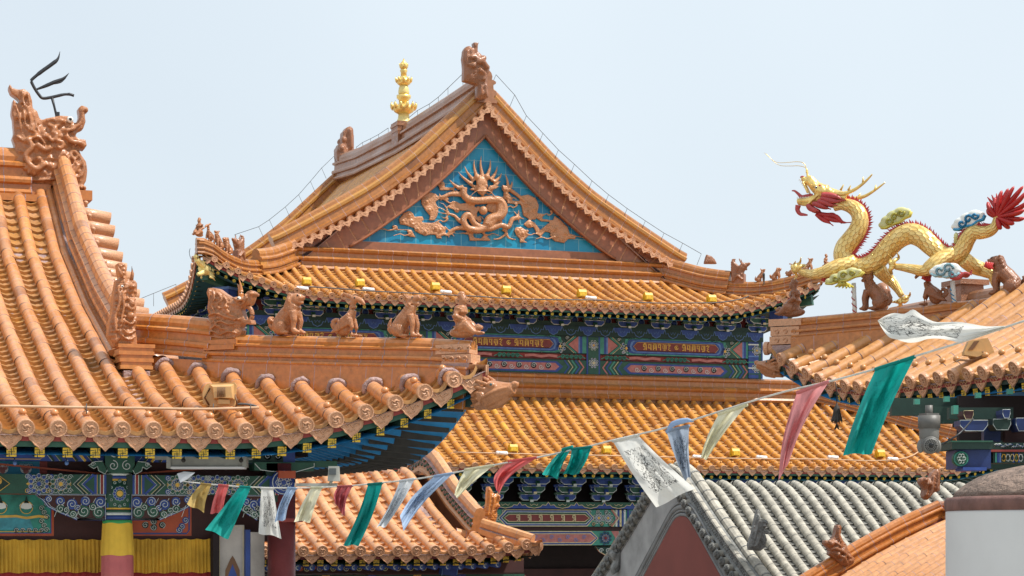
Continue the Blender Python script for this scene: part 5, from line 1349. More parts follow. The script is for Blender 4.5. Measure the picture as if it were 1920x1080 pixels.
mb.box((6.3, y-.02, zb-.10), (6.6, .16, .16), G); cv.y = y-.101
for k in range(6): cv.poly([(5.6+k*.6, zb-.17), (5.7+k*.6, zb-.02), (5.8+k*.6, zb-.02), (5.7+k*.6, zb-.17)], BL if k % 2 else GO, 1)
mb.build('painted_beams', PM, mh)
mb = MB(); x0 = Py(842, 1060, 25.6).x; R_ = Matrix.Rotation(.12, 3, 'Y'); mb.box((x0, 25.6, 5.62), (.20, .12, .30), 0, R=R_); mb.box((x0-.10, 25.54, 5.62), (.012, .02, .30), 1, R=R_); mb.box((x0+.10, 25.54, 5.62), (.012, .02, .30), 1, R=R_); mb.box((x0, 25.53, 5.59), (.20, .02, .012), 1, R=R_)
mb.build('beam_block', ['beam_blue', 'beam_ltblue'], mh)
mb = MB(); mb.box((5.1, 29, 2.7), (7.2, 5.8, 5.4), 0); mb.box((9.3, 26.3, 5.2), (.9, .1, .5), 1); mb.build('wall', ['dark_red', 'wall_red'], mh)
# =============================================================== GREY ROOF HOUSE
gh = thing('grey_tiled_house', 'house with grey clay tube tiles and a dark red gable triangle', 'house', (19, 31.5, 0))
GX0, GRY = 14.15, 31.6
prof_g = [(0, 0), (.8, .46), (1.6, .93), (2.4, 1.43), (3.1, 1.90), (3.45, 2.13), (3.7, 2.24), (3.9, 2.28)]
GF = Face('F', GRY-3.9, 4.52, GX0, 23.4, prof_g, .01, 0, 0, .1, ca=False, cb=False, B=3.9)
GB = Face('B', GRY+3.9, 4.52, GX0, 23.4, prof_g, .01, 0, 0, .1, ca=False, cb=False, B=3.9)
mb = MB()
for F in (GF, GB): slab(mb, F, -.03, 0, 6, 22)
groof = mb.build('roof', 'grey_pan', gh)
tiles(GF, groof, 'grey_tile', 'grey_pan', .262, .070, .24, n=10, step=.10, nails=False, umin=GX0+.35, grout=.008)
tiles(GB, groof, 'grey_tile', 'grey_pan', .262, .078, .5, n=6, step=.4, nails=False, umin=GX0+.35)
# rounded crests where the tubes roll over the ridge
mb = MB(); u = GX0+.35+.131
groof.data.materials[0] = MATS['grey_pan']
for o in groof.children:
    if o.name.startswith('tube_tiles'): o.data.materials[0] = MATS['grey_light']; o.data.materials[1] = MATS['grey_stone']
# curved rake bands of both slopes on the near end
prf = [(b, z) for b, z in prof_g]
def grake(off, n=26):
    out = []
    for i in range(n+1): b = 3.9*i/n; p = GF.P(GX0, b, 0); out.append(Vector((off, p.y, p.z)))
    return out+[Vector((off, 2*GRY-p.y, p.z)) for p in out[::-1][1:]]
mb = MB(); pth = [p+V(0, 0, .10) for p in grake(GX0+.16)]
sweep(mb, pth, [(-.14, .0, 0), (-.16, .05, 0), (-.12, .08, 0), (-.10, .20, 0), (.10, .20, 0), (.12, -.1, 0)], seg=.3, grout=0, gl=.01, side=(1, 0, 0))
sweep(mb, [p+V(.10, 0, .02) for p in pth], [(.085*math.cos(a), .20+.07*math.sin(a), 1) for a in [x*PI/5 for x in range(10)]], seg=.27, grout=0, gl=.02, side=(1, 0, 0), gs=1.05)
sweep(mb, [p+V(-.10, 0, .0) for p in pth], [(.045*math.cos(a), .21+.03*math.sin(a), 1) for a in [x*PI/4 for x in range(8)]], seg=.25, grout=0, gl=.01, side=(1, 0, 0), gs=1.05)
for p, q in zip(pth, pth[1:]):   # carved foliage on the dark band
    d = (q-p).normalized(); up = V(0, -d.z, d.y)
    for k in range(3):
        for j in range(2): m_ = p.lerp(q, (k+.5)/3)+V(-.11, 0, 0)+up*(.10+.06*j); mb.ell(m_, (.03, .03, .024), 0, R=Matrix.Rotation(random.uniform(-1, 1), 3, 'X'), nu=6, nv=4)
mb.build('rake_ridge', ['grey_stone', 'grey_light'], groof)
# verge stub tiles with round ends, pointing out of the gable
sm = MB(); sm.tube([(0, 0, .12), (0, 0, -.26)], .058, 12, 0, .5); sm.tube([(0, 0, .125), (0, 0, .16)], .066, 12, 1, .5)
sm.ell((0, 0, .165), (.045, .045, .03), 1, nu=8, nv=5); sm.ell((.0, .03, .17), (.02, .02, .025), 1, nu=6, nv=4); sm.ell((0, -.075, .13), (.05, .035, .03), 1, nu=7, nv=4)
stub = sm.build('verge_tile', ['grey_tile', 'grey_stone']); proto(stub)
k = 0
cumf = grake(GX0+.06, 90); acc = 0
for p, q in zip(cumf, cumf[1:]):
    acc += (q-p).length
    if acc > .185 and abs(p.y-GRY) > .15:
        acc = 0; d = (q-p).normalized(); up = V(0, -d.z, d.y); z = V(-1, 0, -.05).normalized(); x = up.cross(z).normalized()
        inst('verge_tile', stub.data, frame(p+up*.09, x, z.cross(x), z), groof)
# gable wall: plaster with a moulded pointed arch round a red field
def gprof(drop, narrow, n=24, yo=0):
    out = []
    for i in range(n+1):
        b = 3.9*i/n; p = GF.P(GX0, b, 0); out.append((p.y+yo, p.z))
    L = [(GRY-(GRY-y)*1.0, z) for y, z in out]
    pts = []
    for y, z in L:
        h = GRY-y; h2 = h-narrow; z2 = z-drop
        if h2 > 0: pts.append((GRY-h2, z2))
    return pts
mb = MB(); wl = gprof(.0, 0); outer = [(GX0+.02, y, z) for y, z in wl]+[(GX0+.02, 2*GRY-y, z) for y, z in wl[::-1][1:]]
mb.prism([(GX0+.06, GRY-3.9, 0)]+[(GX0+.06, p[1], p[2]) for p in outer]+[(GX0+.06, GRY+3.9, 0)], (1, 0, 0), 0, .5, .1)
mb.build('gable_wall', 'grey_plaster', gh)
# red field outline taken from the photo: rounded apex then straight flanks
ap = Px(1283, 968, GX0); 
def field(dn, x):
    base = [(0, 0), (.14, -.012), (.28, -.06), (.46, -.18), (.76, -.41), (1.08, -.66), (1.5, -.98), (2.2, -1.52), (2.9, -2.05)]
    P = []
    c = catmull([(a, 0, b) for a, b in base], 4)
    for i, p in enumerate(c):
        d = (c[min(i+1, len(c)-1)]-c[max(0, i-1)]).normalized(); n = V(-d.z, 0, d.x); n = n if n.z > 0 else -n; P.append((p.x+n.x*dn if i else 0, p.z+n.z*dn))
    return [(x, ap.y-a, ap.z+b) for a, b in P[::-1]]+[(x, ap.y+a, ap.z+b) for a, b in P[1:]]
mb = MB(); f0 = field(0, GX0-.035); mb.prism(f0, (1, 0, 0), 0, .5, .03); mb.build('red_field', 'gable_red', gh)
mb = MB()
for dn, r in ((.03, .03), (.09, .022), (.15, .04), (.22, .02)): mb.tube(field(dn, GX0-.03), r, 8, 0, .5, up=(1, 0, 0))
mb.build('arch_moulding', 'grey_mould', gh)
mb = MB(); mb.box((19, GRY, 2.2), (8.2, 6.4, 4.4), 0); mb.build('wall', 'grey_plaster', gh)
# low parapet tube by the beast
# =============================================================== LOWER RIGHT ORANGE ROOF
br = thing('side_hall', 'orange roof of fine narrow tiles at lower right, its rake ridge crossing the grey roof', 'hall', (15, 21, 0))
BRX = 14.05; prof_b = [(0, 0), (1.3, .42), (2.55, 1.03), (3.5, 1.55), (4.07, 1.82), (4.6, 2.03)]
BF = Face('L', BRX-4.6, 4.12, 14.0, 23.0, prof_b, .01, 0, 0, .1, ca=False, cb=False, B=4.55)
mb = MB(); slab(mb, BF, -.03, 0, 6, 20); mb.add([(BRX, 14, 6.10), (BRX, 23, 6.10), (BRX+4.6, 23, 4.1), (BRX+4.6, 14, 4.1)], [(0, 1, 2, 3)], 0)
broof = mb.build('roof', 'mortar', br)
tiles(BF, broof, 'tile_middle', 'tile_middle', .20, .062, .19, n=8, step=.2, nails=False, umin=18.0, umax=22.85, grout=.006)
mb = MB(); sweep(mb, [BF.P(22.95, 4.6*i/24, -.02) for i in range(25)], ridge_section(.085, .30, 0, 0, .06), seg=.25, grout=1, gl=.007, side=(0, 1, 0), gs=1.01)
mb.build('rake_ridge', ['ridge_glaze', 'grout'], broof)
mb = MB(); sweep(mb, [(BRX+.02, 23.1, 6.10), (BRX+.02, 14, 6.10)], ridge_section(.12, .30, 0, 0, .075), seg=.3, grout=1, gl=.007, side=(1, 0, 0)); mb.build('main_ridge', ['ridge_glaze', 'grout'], broof)
mb = MB(); mb.box((14.0, 18.6, 1.9), (8.0, 8.2, 3.9), 0); mb.prism([(10.0, 22.9, 3.8), (BRX, 22.9, 6.25), (18.2, 22.9, 3.8)], (0, 1, 0), 0, .5, .08); mb.build('wall', 'wall_red', br)
mb = MB(); a = Px(1768, 1050, 10.9); mb.tube([(12.1, 18.2, 5.28), (12.9, 18.2, 5.46)], .07, 12, 1); mb.ell((12.08, 18.2, 5.28), (.05, .09, .09), 0); mb.box((12.2, 18.2, 5.05), (.16, .12, .4), 0); mb.build('ridge_tail', ['fig_dark', 'tile_middle'], broof)
# =============================================================== RIGHT PAVILION
rp = thing('corner_pavilion', 'pavilion at the right edge whose hip ridge carries the golden dragon', 'pavilion', (13.4, 15.9, 0))
RX, RU0, RU1 = 9.95, 12.40, 19.40; HB = 3.5
prof_r = [(0, 0), (.8, .385), (1.6, .82), (2.42, 1.38), (3.5, 2.2)]
PL_ = Face('L', RX, 7.36, RU0, RU1, prof_r, HB, .48, .10, 2.0, B=HB, hl=.12)
PF_ = Face('F', RU0, 7.36, RX, RX+7.0, prof_r, HB, .48, .10, 2.0, B=HB)
PB_ = Face('B', RU1, 7.36, RX, RX+7.0, prof_r, HB, .48, .10, 2.0, B=HB)
PR_ = Face('R', RX+7.0, 7.36, RU0, RU1, prof_r, HB, .48, .10, 2.0, B=HB)
mb = MB()
for F in (PL_, PF_, PB_, PR_): slab(mb, F, -.045, 0, 24, 6)
proof = mb.build('roof', 'mortar', rp); er = ends_for('end_glaze', True, .069, .185, .115)
items = []; tiles(PL_, proof, 'tile_right', 'pan_left', .238, .064, .235, ends=(er[0], er[1], items), n=12, step=.125, nail_b=.20, nail_r=.027, grout=.007)
items2 = []; tiles(PF_, proof, 'tile_right', 'pan_left', .238, .064, .235, ends=(er[0], er[1], items2), n=8, step=.2, nail_b=.20)
put_ends(items+items2, proof)
tiles(PB_, proof, 'tile_right', 'pan_left', .238, .064, .4, n=6, step=.3)
mb = MB()
for F in (PL_, PF_): boards(mb, F, 0, 1, .045, .05, -.055)
mb.build('eave_boards', ['beam_red', 'beam_dkgreen'], proof)
mb = MB()
for F in (PL_, PF_, PB_): slab(mb, F, -.20, 0, 30, 4, .05, maxb=1.5)
mb.build('soffit', 'soffit_blue', proof)
rafters(PL_, rfN, 'rafter', proof, .185, .07, -.185, fan=.5, droop=.12)
rrP = proto(mesh_round_rafter('round_rafter', ['beam_blue', 'line_white', 'beam_ltblue'], .042, .8))
rafters(PL_, rrP, 'round_rafter', proof, .185, .42, -.26, umin=RU0+.4, umax=RU1-.9, fan=.3, droop=.2)
# hip ridge to the far left corner (top line surveyed from the photo)
hipn = (1, 1, 0); hipc = (9.95, 19.40, 0)
def HR(px, py): return PP(px, py, hipc, hipn)
top = [HR(*p) for p in ((1489, 597), (1540, 592), (1595, 587), (1660, 581), (1725, 575), (1785, 567), (1840, 561), (1890, 554), (1925, 548), (2000, 530))]
top = top+[V(13.4, 15.95, 9.75)]
mb = MB(); sweep(mb, [p-V(0, 0, .20) for p in top], ridge_section(.092, .20, 0, 0, .06), seg=.27, grout=1, gl=.007, gs=1.015)
sweep(mb, [p-V(0, 0, .40) for p in top], [(-.10, 0, 0), (-.09, .2, 0), (.09, .2, 0), (.10, 0, 0)], seg=.25, grout=1, gl=.006)
RD_ = V(-1, 1, 0).normalized()
mb.build('hip_ridge', ['ridge_glaze', 'grout'], proof)
mb = MB(); c = HR(1476, 600); R45 = Matrix.Rotation(-PI/4, 3, 'Z')
for z, L, h, m_ in ((-.03, .34, .07, 0), (-.12, .30, .09, 0), (-.21, .32, .08, 0), (-.33, .26, .14, 1)): mb.box(c+V(0, 0, z), (L, .17, h), m_, .5, R45)
for z in (-.12, -.21):
    for k in range(3): a = c+V(0, 0, z)+V(-1, -1, 0).normalized()*.088+RD_*(-.1+.09*k); mb.tube([a+RD_*math.cos(q)*.022+V(0, 0, math.sin(q)*.022) for q in range(6)], .006, 5, 0, .8)
mb.tube([c+V(0, 0, -.28), c+V(0, 0, -.28)+RD_*.22], .058, 12, 0); mb.build('corner_block', ['end_glaze', 'mortar'], proof)
q = c+V(0, 0, -.28)+RD_*.225; inst('end_tile', er[0], frame(q, V(0, 0, 1).cross(RD_), V(0, 0, 1), RD_), proof)
mb = MB(); for_ = HR(1478, 670)
hip_beam(mb, HR(1455, 662)+V(0, 0, .06), HR(1560, 690), .13, .22, 0); mb.build('corner_beam', 'beam_dkgreen', proof)
# timberwork under the pavilion eave
mb = MB(); mb.box((11.35, 15.2, 6.75), (.1, 3.4, 1.1), 0); mb.box((10.95, 15.7, 7.02), (.5, 3.3, .06), 0); mb.build('bracket_backing', 'unlit_black', rp)  # near-black sheets added to give the shade behind the brackets
mb = MB(); c = Pd(1826, 835, 17.2); 
def bx_px(x0, y0, x1, y1, Y, dep, m, tw=0):
    a = Pd(x0, y1, Y); b = Pd(x1, y0, Y); r = V(CS, -SN, 0); f = V(SN, CS, 0); w = (x1-x0)*Y/FOC; h = (y1-y0)*Y/FOC; cc = (a+b)/2+f*dep/2
    mb.box(cc, (w, dep, h), m, R=Matrix.Rotation(-YAW, 3, 'Z'))
PMx = PM+['shade_blue']; NB_ = 18
bx_px(1785, 828, 1861, 842, 17.0, .5, DG); bx_px(1784, 826, 1862, 829, 16.99, .5, G); bx_px(1795, 843, 1858, 878, 17.05, .45, NB_); bx_px(1806, 876, 1850, 882, 17.0, .3, BL)
a = Pd(1802, 860, 17.02); mb.tube([a, a+V(SN, CS, 0)*.08], .062, 16, G, up=(0, 0, 1)); mb.tube([a-V(SN, CS, 0)*.004, a], .058, 16, TE, up=(0, 0, 1)); mb.tube([a-V(SN, CS, 0)*.008, a], .050, 16, G, up=(0, 0, 1))
fwv = V(SN, CS, 0); rt = V(CS, -SN, 0)
for k in range(6):
    q = a-fwv*.012+rt*math.cos(k*PI/3)*.022+V(0, 0, math.sin(k*PI/3)*.028); mb.tube([q+rt*math.cos(t)*.011+V(0, 0, math.sin(t)*.014) for t in range(7)], .0025, 4, WH)
bx_px(1860, 830, 1960, 843, 17.12, .3, DG); bx_px(1858, 843, 1960, 847, 17.05, .3, RD); bx_px(1862, 848, 1960, 868, 17.1, .3, DG)
rn_ = random.Random(4)
for k in range(26):
    q = Pd(1866+k*2.2, 836.5+rn_.uniform(-3, 3), 17.10); mb.tube([q+rt*math.cos(t)*.009+V(0, 0, math.sin(t)*.010) for t in range(5)], .0028, 4, (WH, WH, BL)[k % 3])
for k, (x, m_) in enumerate(((1866, TE), (1870, BL), (1874, LB), (1899, BL), (1904, G), (1909, BL))): bx_px(x, 849, x+3, 867, 17.085, .01, m_)
for k in range(5):
    q = Pd(1882+k*8, 858, 17.08); mb.tube([q+rt*math.cos(t)*.016+V(0, 0, math.sin(t)*.03) for t in range(8)], .004, 4, (GO, WH, CR)[k % 3])
def arm(x0, y0, x1, y1, D_, m_, ol=WH):
    w_ = x1-x0; h_ = y1-y0; P = [(x0, y0), (x1, y0), (x1, y0+h_*.45), (x1-w_*.16, y1), (x0+w_*.2, y1), (x0, y0+h_*.5)]; A = [Pd(x, y, D_) for x, y in P]
    mb.prism([p+fwv*.12 for p in A], fwv, m_, .5, .24)
    mb.tube([p-fwv*.004 for p in A+A[:1]], .0022, 4, ol)
arm(1800, 788, 1852, 808, 17.2, NB_); arm(1862, 786, 1895, 806, 17.15, DG); bx_px(1881, 769, 1893, 783, 17.1, .2, NB_); arm(1880, 768, 1894, 784, 17.09, NB_); arm(1807, 770, 1825, 786, 17.25, DR, CR); bx_px(1780, 764, 1900, 786, 17.6, .1, DG); bx_px(1845, 795, 1876, 828, 17.45, .1, NB_); arm(1905, 784, 1930, 808, 17.1, NB_); bx_px(1885, 808, 1960, 830, 17.4, .1, DR)
bx_px(1788, 760, 1797, 776, 17.2, .1, TE); bx_px(1750, 762, 1802, 794, 18.3, .1, DG); bx_px(1672, 746, 1800, 779, 18.4, .1, DG); bx_px(1798, 742, 2000, 832, 18.3, .1, BK); bx_px(1840, 826, 2000, 880, 18.1, .1, DG)  # the black sheet is added for the shade behind the timber
for x, y in ((1720, 753), (1776, 748), (1835, 741), (1895, 734)): bx_px(x-5, y-5, x+5, y+5, 17.6, .06, TE)
mb.build('corner_brackets', PMx, rp)
mb = MB(); mb.tube([(11.3, 16.5, 0), (11.3, 16.5, 6.3)], .16, 16, 0); mb.tube([(11.1, 15.6, 0), (11.1, 15.6, 6.3)], .16, 16, 0); mb.build('column', 'post_red', rp)
# =============================================================== RIDGE OF A FARTHER HALL (upper right, behind the dragon)
fh = thing('rear_hall', 'brown glazed ridge of a farther hall rising behind the golden dragon', 'hall', (16, 25, 0))
mb = MB(); a = Px(1672, 580, 16.0); b = Px(1925, 500, 16.0)
pth = [a.lerp(b, t/10) for t in range(11)]; pth.append(V(16.0, 17.0, pth[-1].z)); zr = a.z
sweep(mb, [V(16, p.y, zr-.45) for p in pth], ridge_section(.17, .48, 0, 0, .09), seg=.4, grout=1, gl=.008)
mb.build('main_ridge', ['ridge_brown', 'grout'], fh)
FL_ = Face('L', 15.3, zr-1.0, 16.8, a.y+.1, [(0, 0), (.7, .55)], .01, 0, 0, .1, ca=False, cb=False)
mb = MB(); slab(mb, FL_, -.03, 0, 4, 3); mb.add([(16, a.y, zr-.4), (16, 16, zr-.4), (20.5, 16, zr-3), (20.5, a.y, zr-3)], [(0, 1, 2, 3)], 0); fr_ = mb.build('roof', 'mortar', fh); tiles(FL_, fr_, 'tile_right', 'pan_left', .25, .068, .3, n=8, step=.16, umin=17.5)
mb = MB(); mb.box((19, 19.0, zr/2-1.5), (2.4, 7, zr-3.0), 0); mb.build('wall', 'wall_red', fh)
mb = MB(); pp = Px(1798, 545, 15.9); mb.box((16, pp.y, zr+.0), (.40, .42, .36), 0, taper=.85); mb.box((16, pp.y, zr+.16), (.46, .5, .07), 0); mb.build('ridge_block', 'fig_dark', fh)
# =============================================================== WHITE STUPA WITH BROWN DOMED COVER
stp = thing('white_stupa', 'round whitewashed masonry drum under a rough brown dome at the lower right corner', 'stupa', tuple(Pd(2090, 1000, 11.0).xy)+(0,))
c = ORG[stp.name]; sc_ = 11.0/FOC; Rw = .855
mb = MB(); mb.lathe([(Rw, 0), (Rw, .01), (Rw, 6.0), (Rw, 6.10), (Rw, 6.112), (Rw-.01, 6.118)], c, 72, 0); mb.build('drum', 'white_plaster', stp)
mb = MB(); mb.lathe([(Rw-.02, 6.11), (Rw+.006, 6.12), (Rw+.008, 6.165), (Rw-.005, 6.185), (Rw-.06, 6.19)], c, 72, 0); mb.build('rim', 'rim_brown', stp)
mb = MB(); mb.lathe([(Rw-.03, 6.18), (Rw-.05, 6.215), (Rw-.10, 6.255), (Rw-.17, 6.295), (Rw-.26, 6.325), (Rw-.38, 6.35), (.2, 6.38), (.001, 6.385)], c, 72, 0); mb.build('dome', 'rough_brown', stp)
# =============================================================== ROOF FIGURES
def place(root, loc, rz=0, sc=1.0):
    root.location = loc; root.rotation_euler = (0, 0, rz); root.scale = (sc, sc, sc); return root
def copy_thing(root, loc, rz, sc, label, group=None):
    r = root.copy(); COL.objects.link(r); r['label'] = label
    if group: r['group'] = group
    for ch in list(root.children):
        c = ch.copy(); COL.objects.link(c); c.parent = r
        for g_ in list(ch.children): d = g_.copy(); COL.objects.link(d); d.parent = c
    return place(r, loc, rz, sc)
def eyes(root, pts, r, m='eye_black'):
    for p in pts:
        e = MB(); e.ell(p, (r, r, r), 0, nu=8, nv=6); e.build('eye', m, root)
# seated guardian, facing +X, about .36 m tall; variants
def seated(kind, mat='fig_glaze', vox=.006):
    t = thing('ridge_figure', '', 'roof figure'); m = MB()
    if kind == 'lion':
        m.ell((-.075, 0, .085), (.085, .075, .085)); m.tube([(-.08, 0, .10), (-.02, 0, .17), (.045, 0, .235), (.07, 0, .27)], [.075, .075, .07, .06], 12)
        m.ell((.05, 0, .20), (.06, .062, .08)); m.ell((.075, 0, .305), (.062, .058, .058)); m.ell((.125, 0, .315), (.035, .04, .022)); m.ell((.115, 0, .278), (.034, .034, .016)); m.ell((.10, 0, .335), (.04, .045, .022))
        m.ell((.15, 0, .325), (.014, .02, .012))
        for a in range(16):   # curls of the mane
            for q in range(3): an = math.radians(35+a*19); m.ell((.035-.012*q+.0*q, math.cos(an)*.064, .292-.03*q+math.sin(an)*.05), (.024, .021, .021), nu=6, nv=5)
        for s_ in (-1, 1):
            m.tube([(.065, s_*.045, .20), (.085, s_*.052, .12), (.075, s_*.05, .05), (.095, s_*.05, .028)], [.038, .03, .024, .028], 8); m.ell((.11, s_*.05, .022), (.035, .026, .018))
            m.ell((-.06, s_*.06, .075), (.07, .038, .065)); m.ell((.0, s_*.07, .022), (.045, .024, .018)); m.ell((.04, s_*.05, .345), (.02, .012, .018))
        m.tube(catmull([(-.15, 0, .06), (-.185, 0, .10), (-.175, 0, .145), (-.15, 0, .165)], 4), [.022]*6+[.03, .034, .034, .028, .018, .01, .008][:7], 8)
        ez = [(.112, s_*.035, .338) for s_ in (-1, 1)]; er_ = .009
    elif kind == 'bird':
        m.ell((-.06, 0, .09), (.075, .055, .08)); m.tube(catmull([(-.07, 0, .10), (.0, 0, .17), (.035, 0, .24), (.03, 0, .29), (.05, 0, .325)], 4), [.06, .062, .06, .056, .05, .046, .042, .038, .034, .032, .031, .03, .03, .03, .03, .03, .03][:17], 10)
        m.ell((.055, 0, .335), (.045, .034, .032)); m.tube([(.085, 0, .335), (.125, 0, .315), (.150, 0, .285), (.148, 0, .268)], [.026, .022, .014, .004], 8)
        for q in range(4): m.tube([(.03-.01*q, 0, .355), (.0-.02*q, 0, .375+.006*q), (-.035-.012*q, 0, .372-.004*q)], [.014, .012, .004], 6)
        for s_ in (-1, 1):
            for q in range(5): m.tube([(.02, s_*.048, .20-.02*q), (-.05-.012*q, s_*.058, .15-.022*q), (-.13-.008*q, s_*.045, .075-.008*q)], [.016, .018, .007], 6)
            m.tube([(.02, s_*.035, .16), (.05, s_*.04, .08), (.045, s_*.04, .025)], [.03, .018, .014], 8); m.ell((.07, s_*.04, .016), (.04, .02, .012))
        for q in range(4): m.tube(catmull([(-.10, 0, .06), (-.15, 0, .085+.01*q), (-.175+.01*q, 0, .13+.01*q), (-.155+.014*q, 0, .158)], 3), .018, 6)
        ez = [(.07, s_*.03, .345) for s_ in (-1, 1)]; er_ = .008
    elif kind == 'qilin':
        m.ell((-.075, 0, .085), (.08, .07, .08)); m.tube(catmull([(-.08, 0, .09), (-.03, 0, .16), (.03, 0, .23), (.055, 0, .29), (.05, 0, .325)], 4), [.072]*5+[.07, .066, .062, .058, .054, .05, .046, .044, .042, .04, .04, .04], 12)
        m.ell((.045, 0, .335), (.05, .04, .038)); m.tube([(.06, 0, .34), (.11, 0, .355), (.135, 0, .365)], [.034, .028, .02], 8); m.tube([(.06, 0, .315), (.105, 0, .305), (.125, 0, .298)], [.026, .02, .012], 8)
        m.tube([(.03, 0, .36), (-.01, 0, .385), (-.035, 0, .385)], [.016, .012, .005], 6)
        for s_ in (-1, 1):
            m.tube([(.02, s_*.03, .355), (.0, s_*.045, .38), (.0, s_*.05, .40)], [.012, .009, .003], 5)
            m.tube([(.06, s_*.035, .20), (.085, s_*.045, .12), (.08, s_*.045, .05), (.09, s_*.045, .025)], [.034, .026, .021, .024], 8); m.ell((.105, s_*.045, .018), (.032, .024, .016))
            m.ell((-.06, s_*.055, .075), (.065, .034, .06)); m.ell((.0, s_*.06, .018), (.05, .022, .016))
        m.tube(catmull([(-.14, 0, .05), (-.175, 0, .10), (-.165, 0, .15), (-.15, 0, .19)], 4), [.024]*4+[.022, .02, .018, .016, .014, .012, .01, .007, .004], 7)
        for i in range(11):      # scales standing off the flank
            for j in range(-4, 5):
                f = i/10; x = -.10+.16*f; z = .07+.22*f; a = j*.38; rr_ = .072-.022*f
                m.ell((x-math.cos(a)*rr_*.75, math.sin(a)*rr_*1.0, z+math.cos(a)*rr_*.5), (.0105, .0105, .0105), nu=5, nv=4)
        ez = [(.075, s_*.03, .36) for s_ in (-1, 1)]; er_ = .008
    elif kind == 'rider':
        m.ell((.0, 0, .05), (.13, .055, .05)); m.tube([(.10, 0, .06), (.15, 0, .085), (.185, 0, .08)], [.04, .032, .014], 8)      # the fowl he rides
        m.tube([(-.02, 0, .07), (-.03, 0, .16), (-.02, 0, .22), (-.015, 0, .27)], [.072, .060, .064, .048], 12); m.tube([(-.015, 0, .25), (-.006, 0, .31)], .031, 8)
        m.ell((.0, 0, .322), (.040, .035, .045)); m.ell((.035, 0, .318), (.01, .007, .01)); m.ell((.022, 0, .30), (.016, .018, .012)); m.ell((-.015, 0, .352), (.042, .036, .022)); m.ell((-.012, 0, .372), (.03, .028, .022))
        for s_ in (-1, 1):
            m.tube([(-.02, s_*.06, .25), (-.035, s_*.078, .18), (.02, s_*.065, .15), (.045, s_*.035, .15)], [.032, .032, .026, .018], 8)
            m.tube([(-.01, s_*.045, .09), (.06, s_*.055, .105), (.10, s_*.05, .06), (.135, s_*.045, .035)], [.048, .042, .03, .022], 8); m.ell((.155, s_*.045, .04), (.03, .018, .014))
        for q in range(5): m.tube([(-.06+.02*q, .058, .10), (-.02+.03*q, .066, .07), (.02+.03*q, .06, .04)], .008, 5); m.tube([(-.06+.02*q, -.058, .10), (-.02+.03*q, -.066, .07), (.02+.03*q, -.06, .04)], .008, 5)
        ez = [(.033, s_*.013, .332) for s_ in (-1, 1)]; er_ = .004
    b = sculpt('body', m, mat, t, vox, 1); eyes(t, ez, er_); return t
GL = 'ridge figures of the nearest hall'; GRt = 'ridge figures of the corner pavilion'
def on_hip(px, py): return PP(px, py, (LX1, LYE, 0), (1, 1, 0))
sca = 1.0
lion = seated('lion'); place(lion, on_hip(541, 629), -PI/4, .96); tag(lion, 'stocky maned lion figure on the nearest hip ridge, second from its horned beast', 'roof figure', GL)
bird = seated('bird'); place(bird, on_hip(655, 633), -PI/4, .93); tag(bird, 'slender hook-beaked bird figure on the nearest hip ridge, between the lion and the scaly beast', 'roof figure', GL)
qil = seated('qilin'); place(qil, on_hip(762, 634), -PI/4, .90); tag(qil, 'scaly seated beast with raised muzzle on the nearest hip ridge, beside the rider', 'roof figure', GL)
rid = seated('rider'); place(rid, on_hip(868, 634), -PI/4, .95); tag(rid, 'capped robed rider at the outer end of the nearest hip ridge', 'roof figure', GL)
lion['label'] = 'stocky maned lion seated on the nearest hip ridge, beside the big horned head'
for o in (lion, bird, qil, rid): o.name = {lion: 'lion_figure', bird: 'bird_figure', qil: 'scaly_beast_figure', rid: 'rider_figure'}[o]
# corner pavilion set, facing the other way
def onr(px, py): return PP(px, py, hipc, hipn)
d4 = copy_thing(lion, onr(1885, 554), 3*PI/4, 1.08, 'maned lion on the pavilion hip ridge under the golden dragon tail', GRt)
d3 = copy_thing(bird, onr(1744, 573), 3*PI/4, .98, 'crested bird figure on the pavilion hip ridge below the dragon belly', GRt)
d2 = copy_thing(qil, onr(1638, 582), 3*PI/4, 1.0, 'scaly seated beast on the pavilion hip ridge between the two painted dragon posts', GRt)
d1 = copy_thing(rid, onr(1487, 595), 3*PI/4, 1.0, 'dark robed rider at the outer left end of the pavilion hip ridge', GRt)
for r, nm in ((d4, 'lion_figure'), (d3, 'bird_figure'), (d2, 'scaly_beast_figure'), (d1, 'rider_figure')):
    r.name = nm
    for ch in r.children:
        if ch.name.startswith('body'): ch.data = ch.data.copy(); ch.data.materials[0] = MATS['fig_dark']
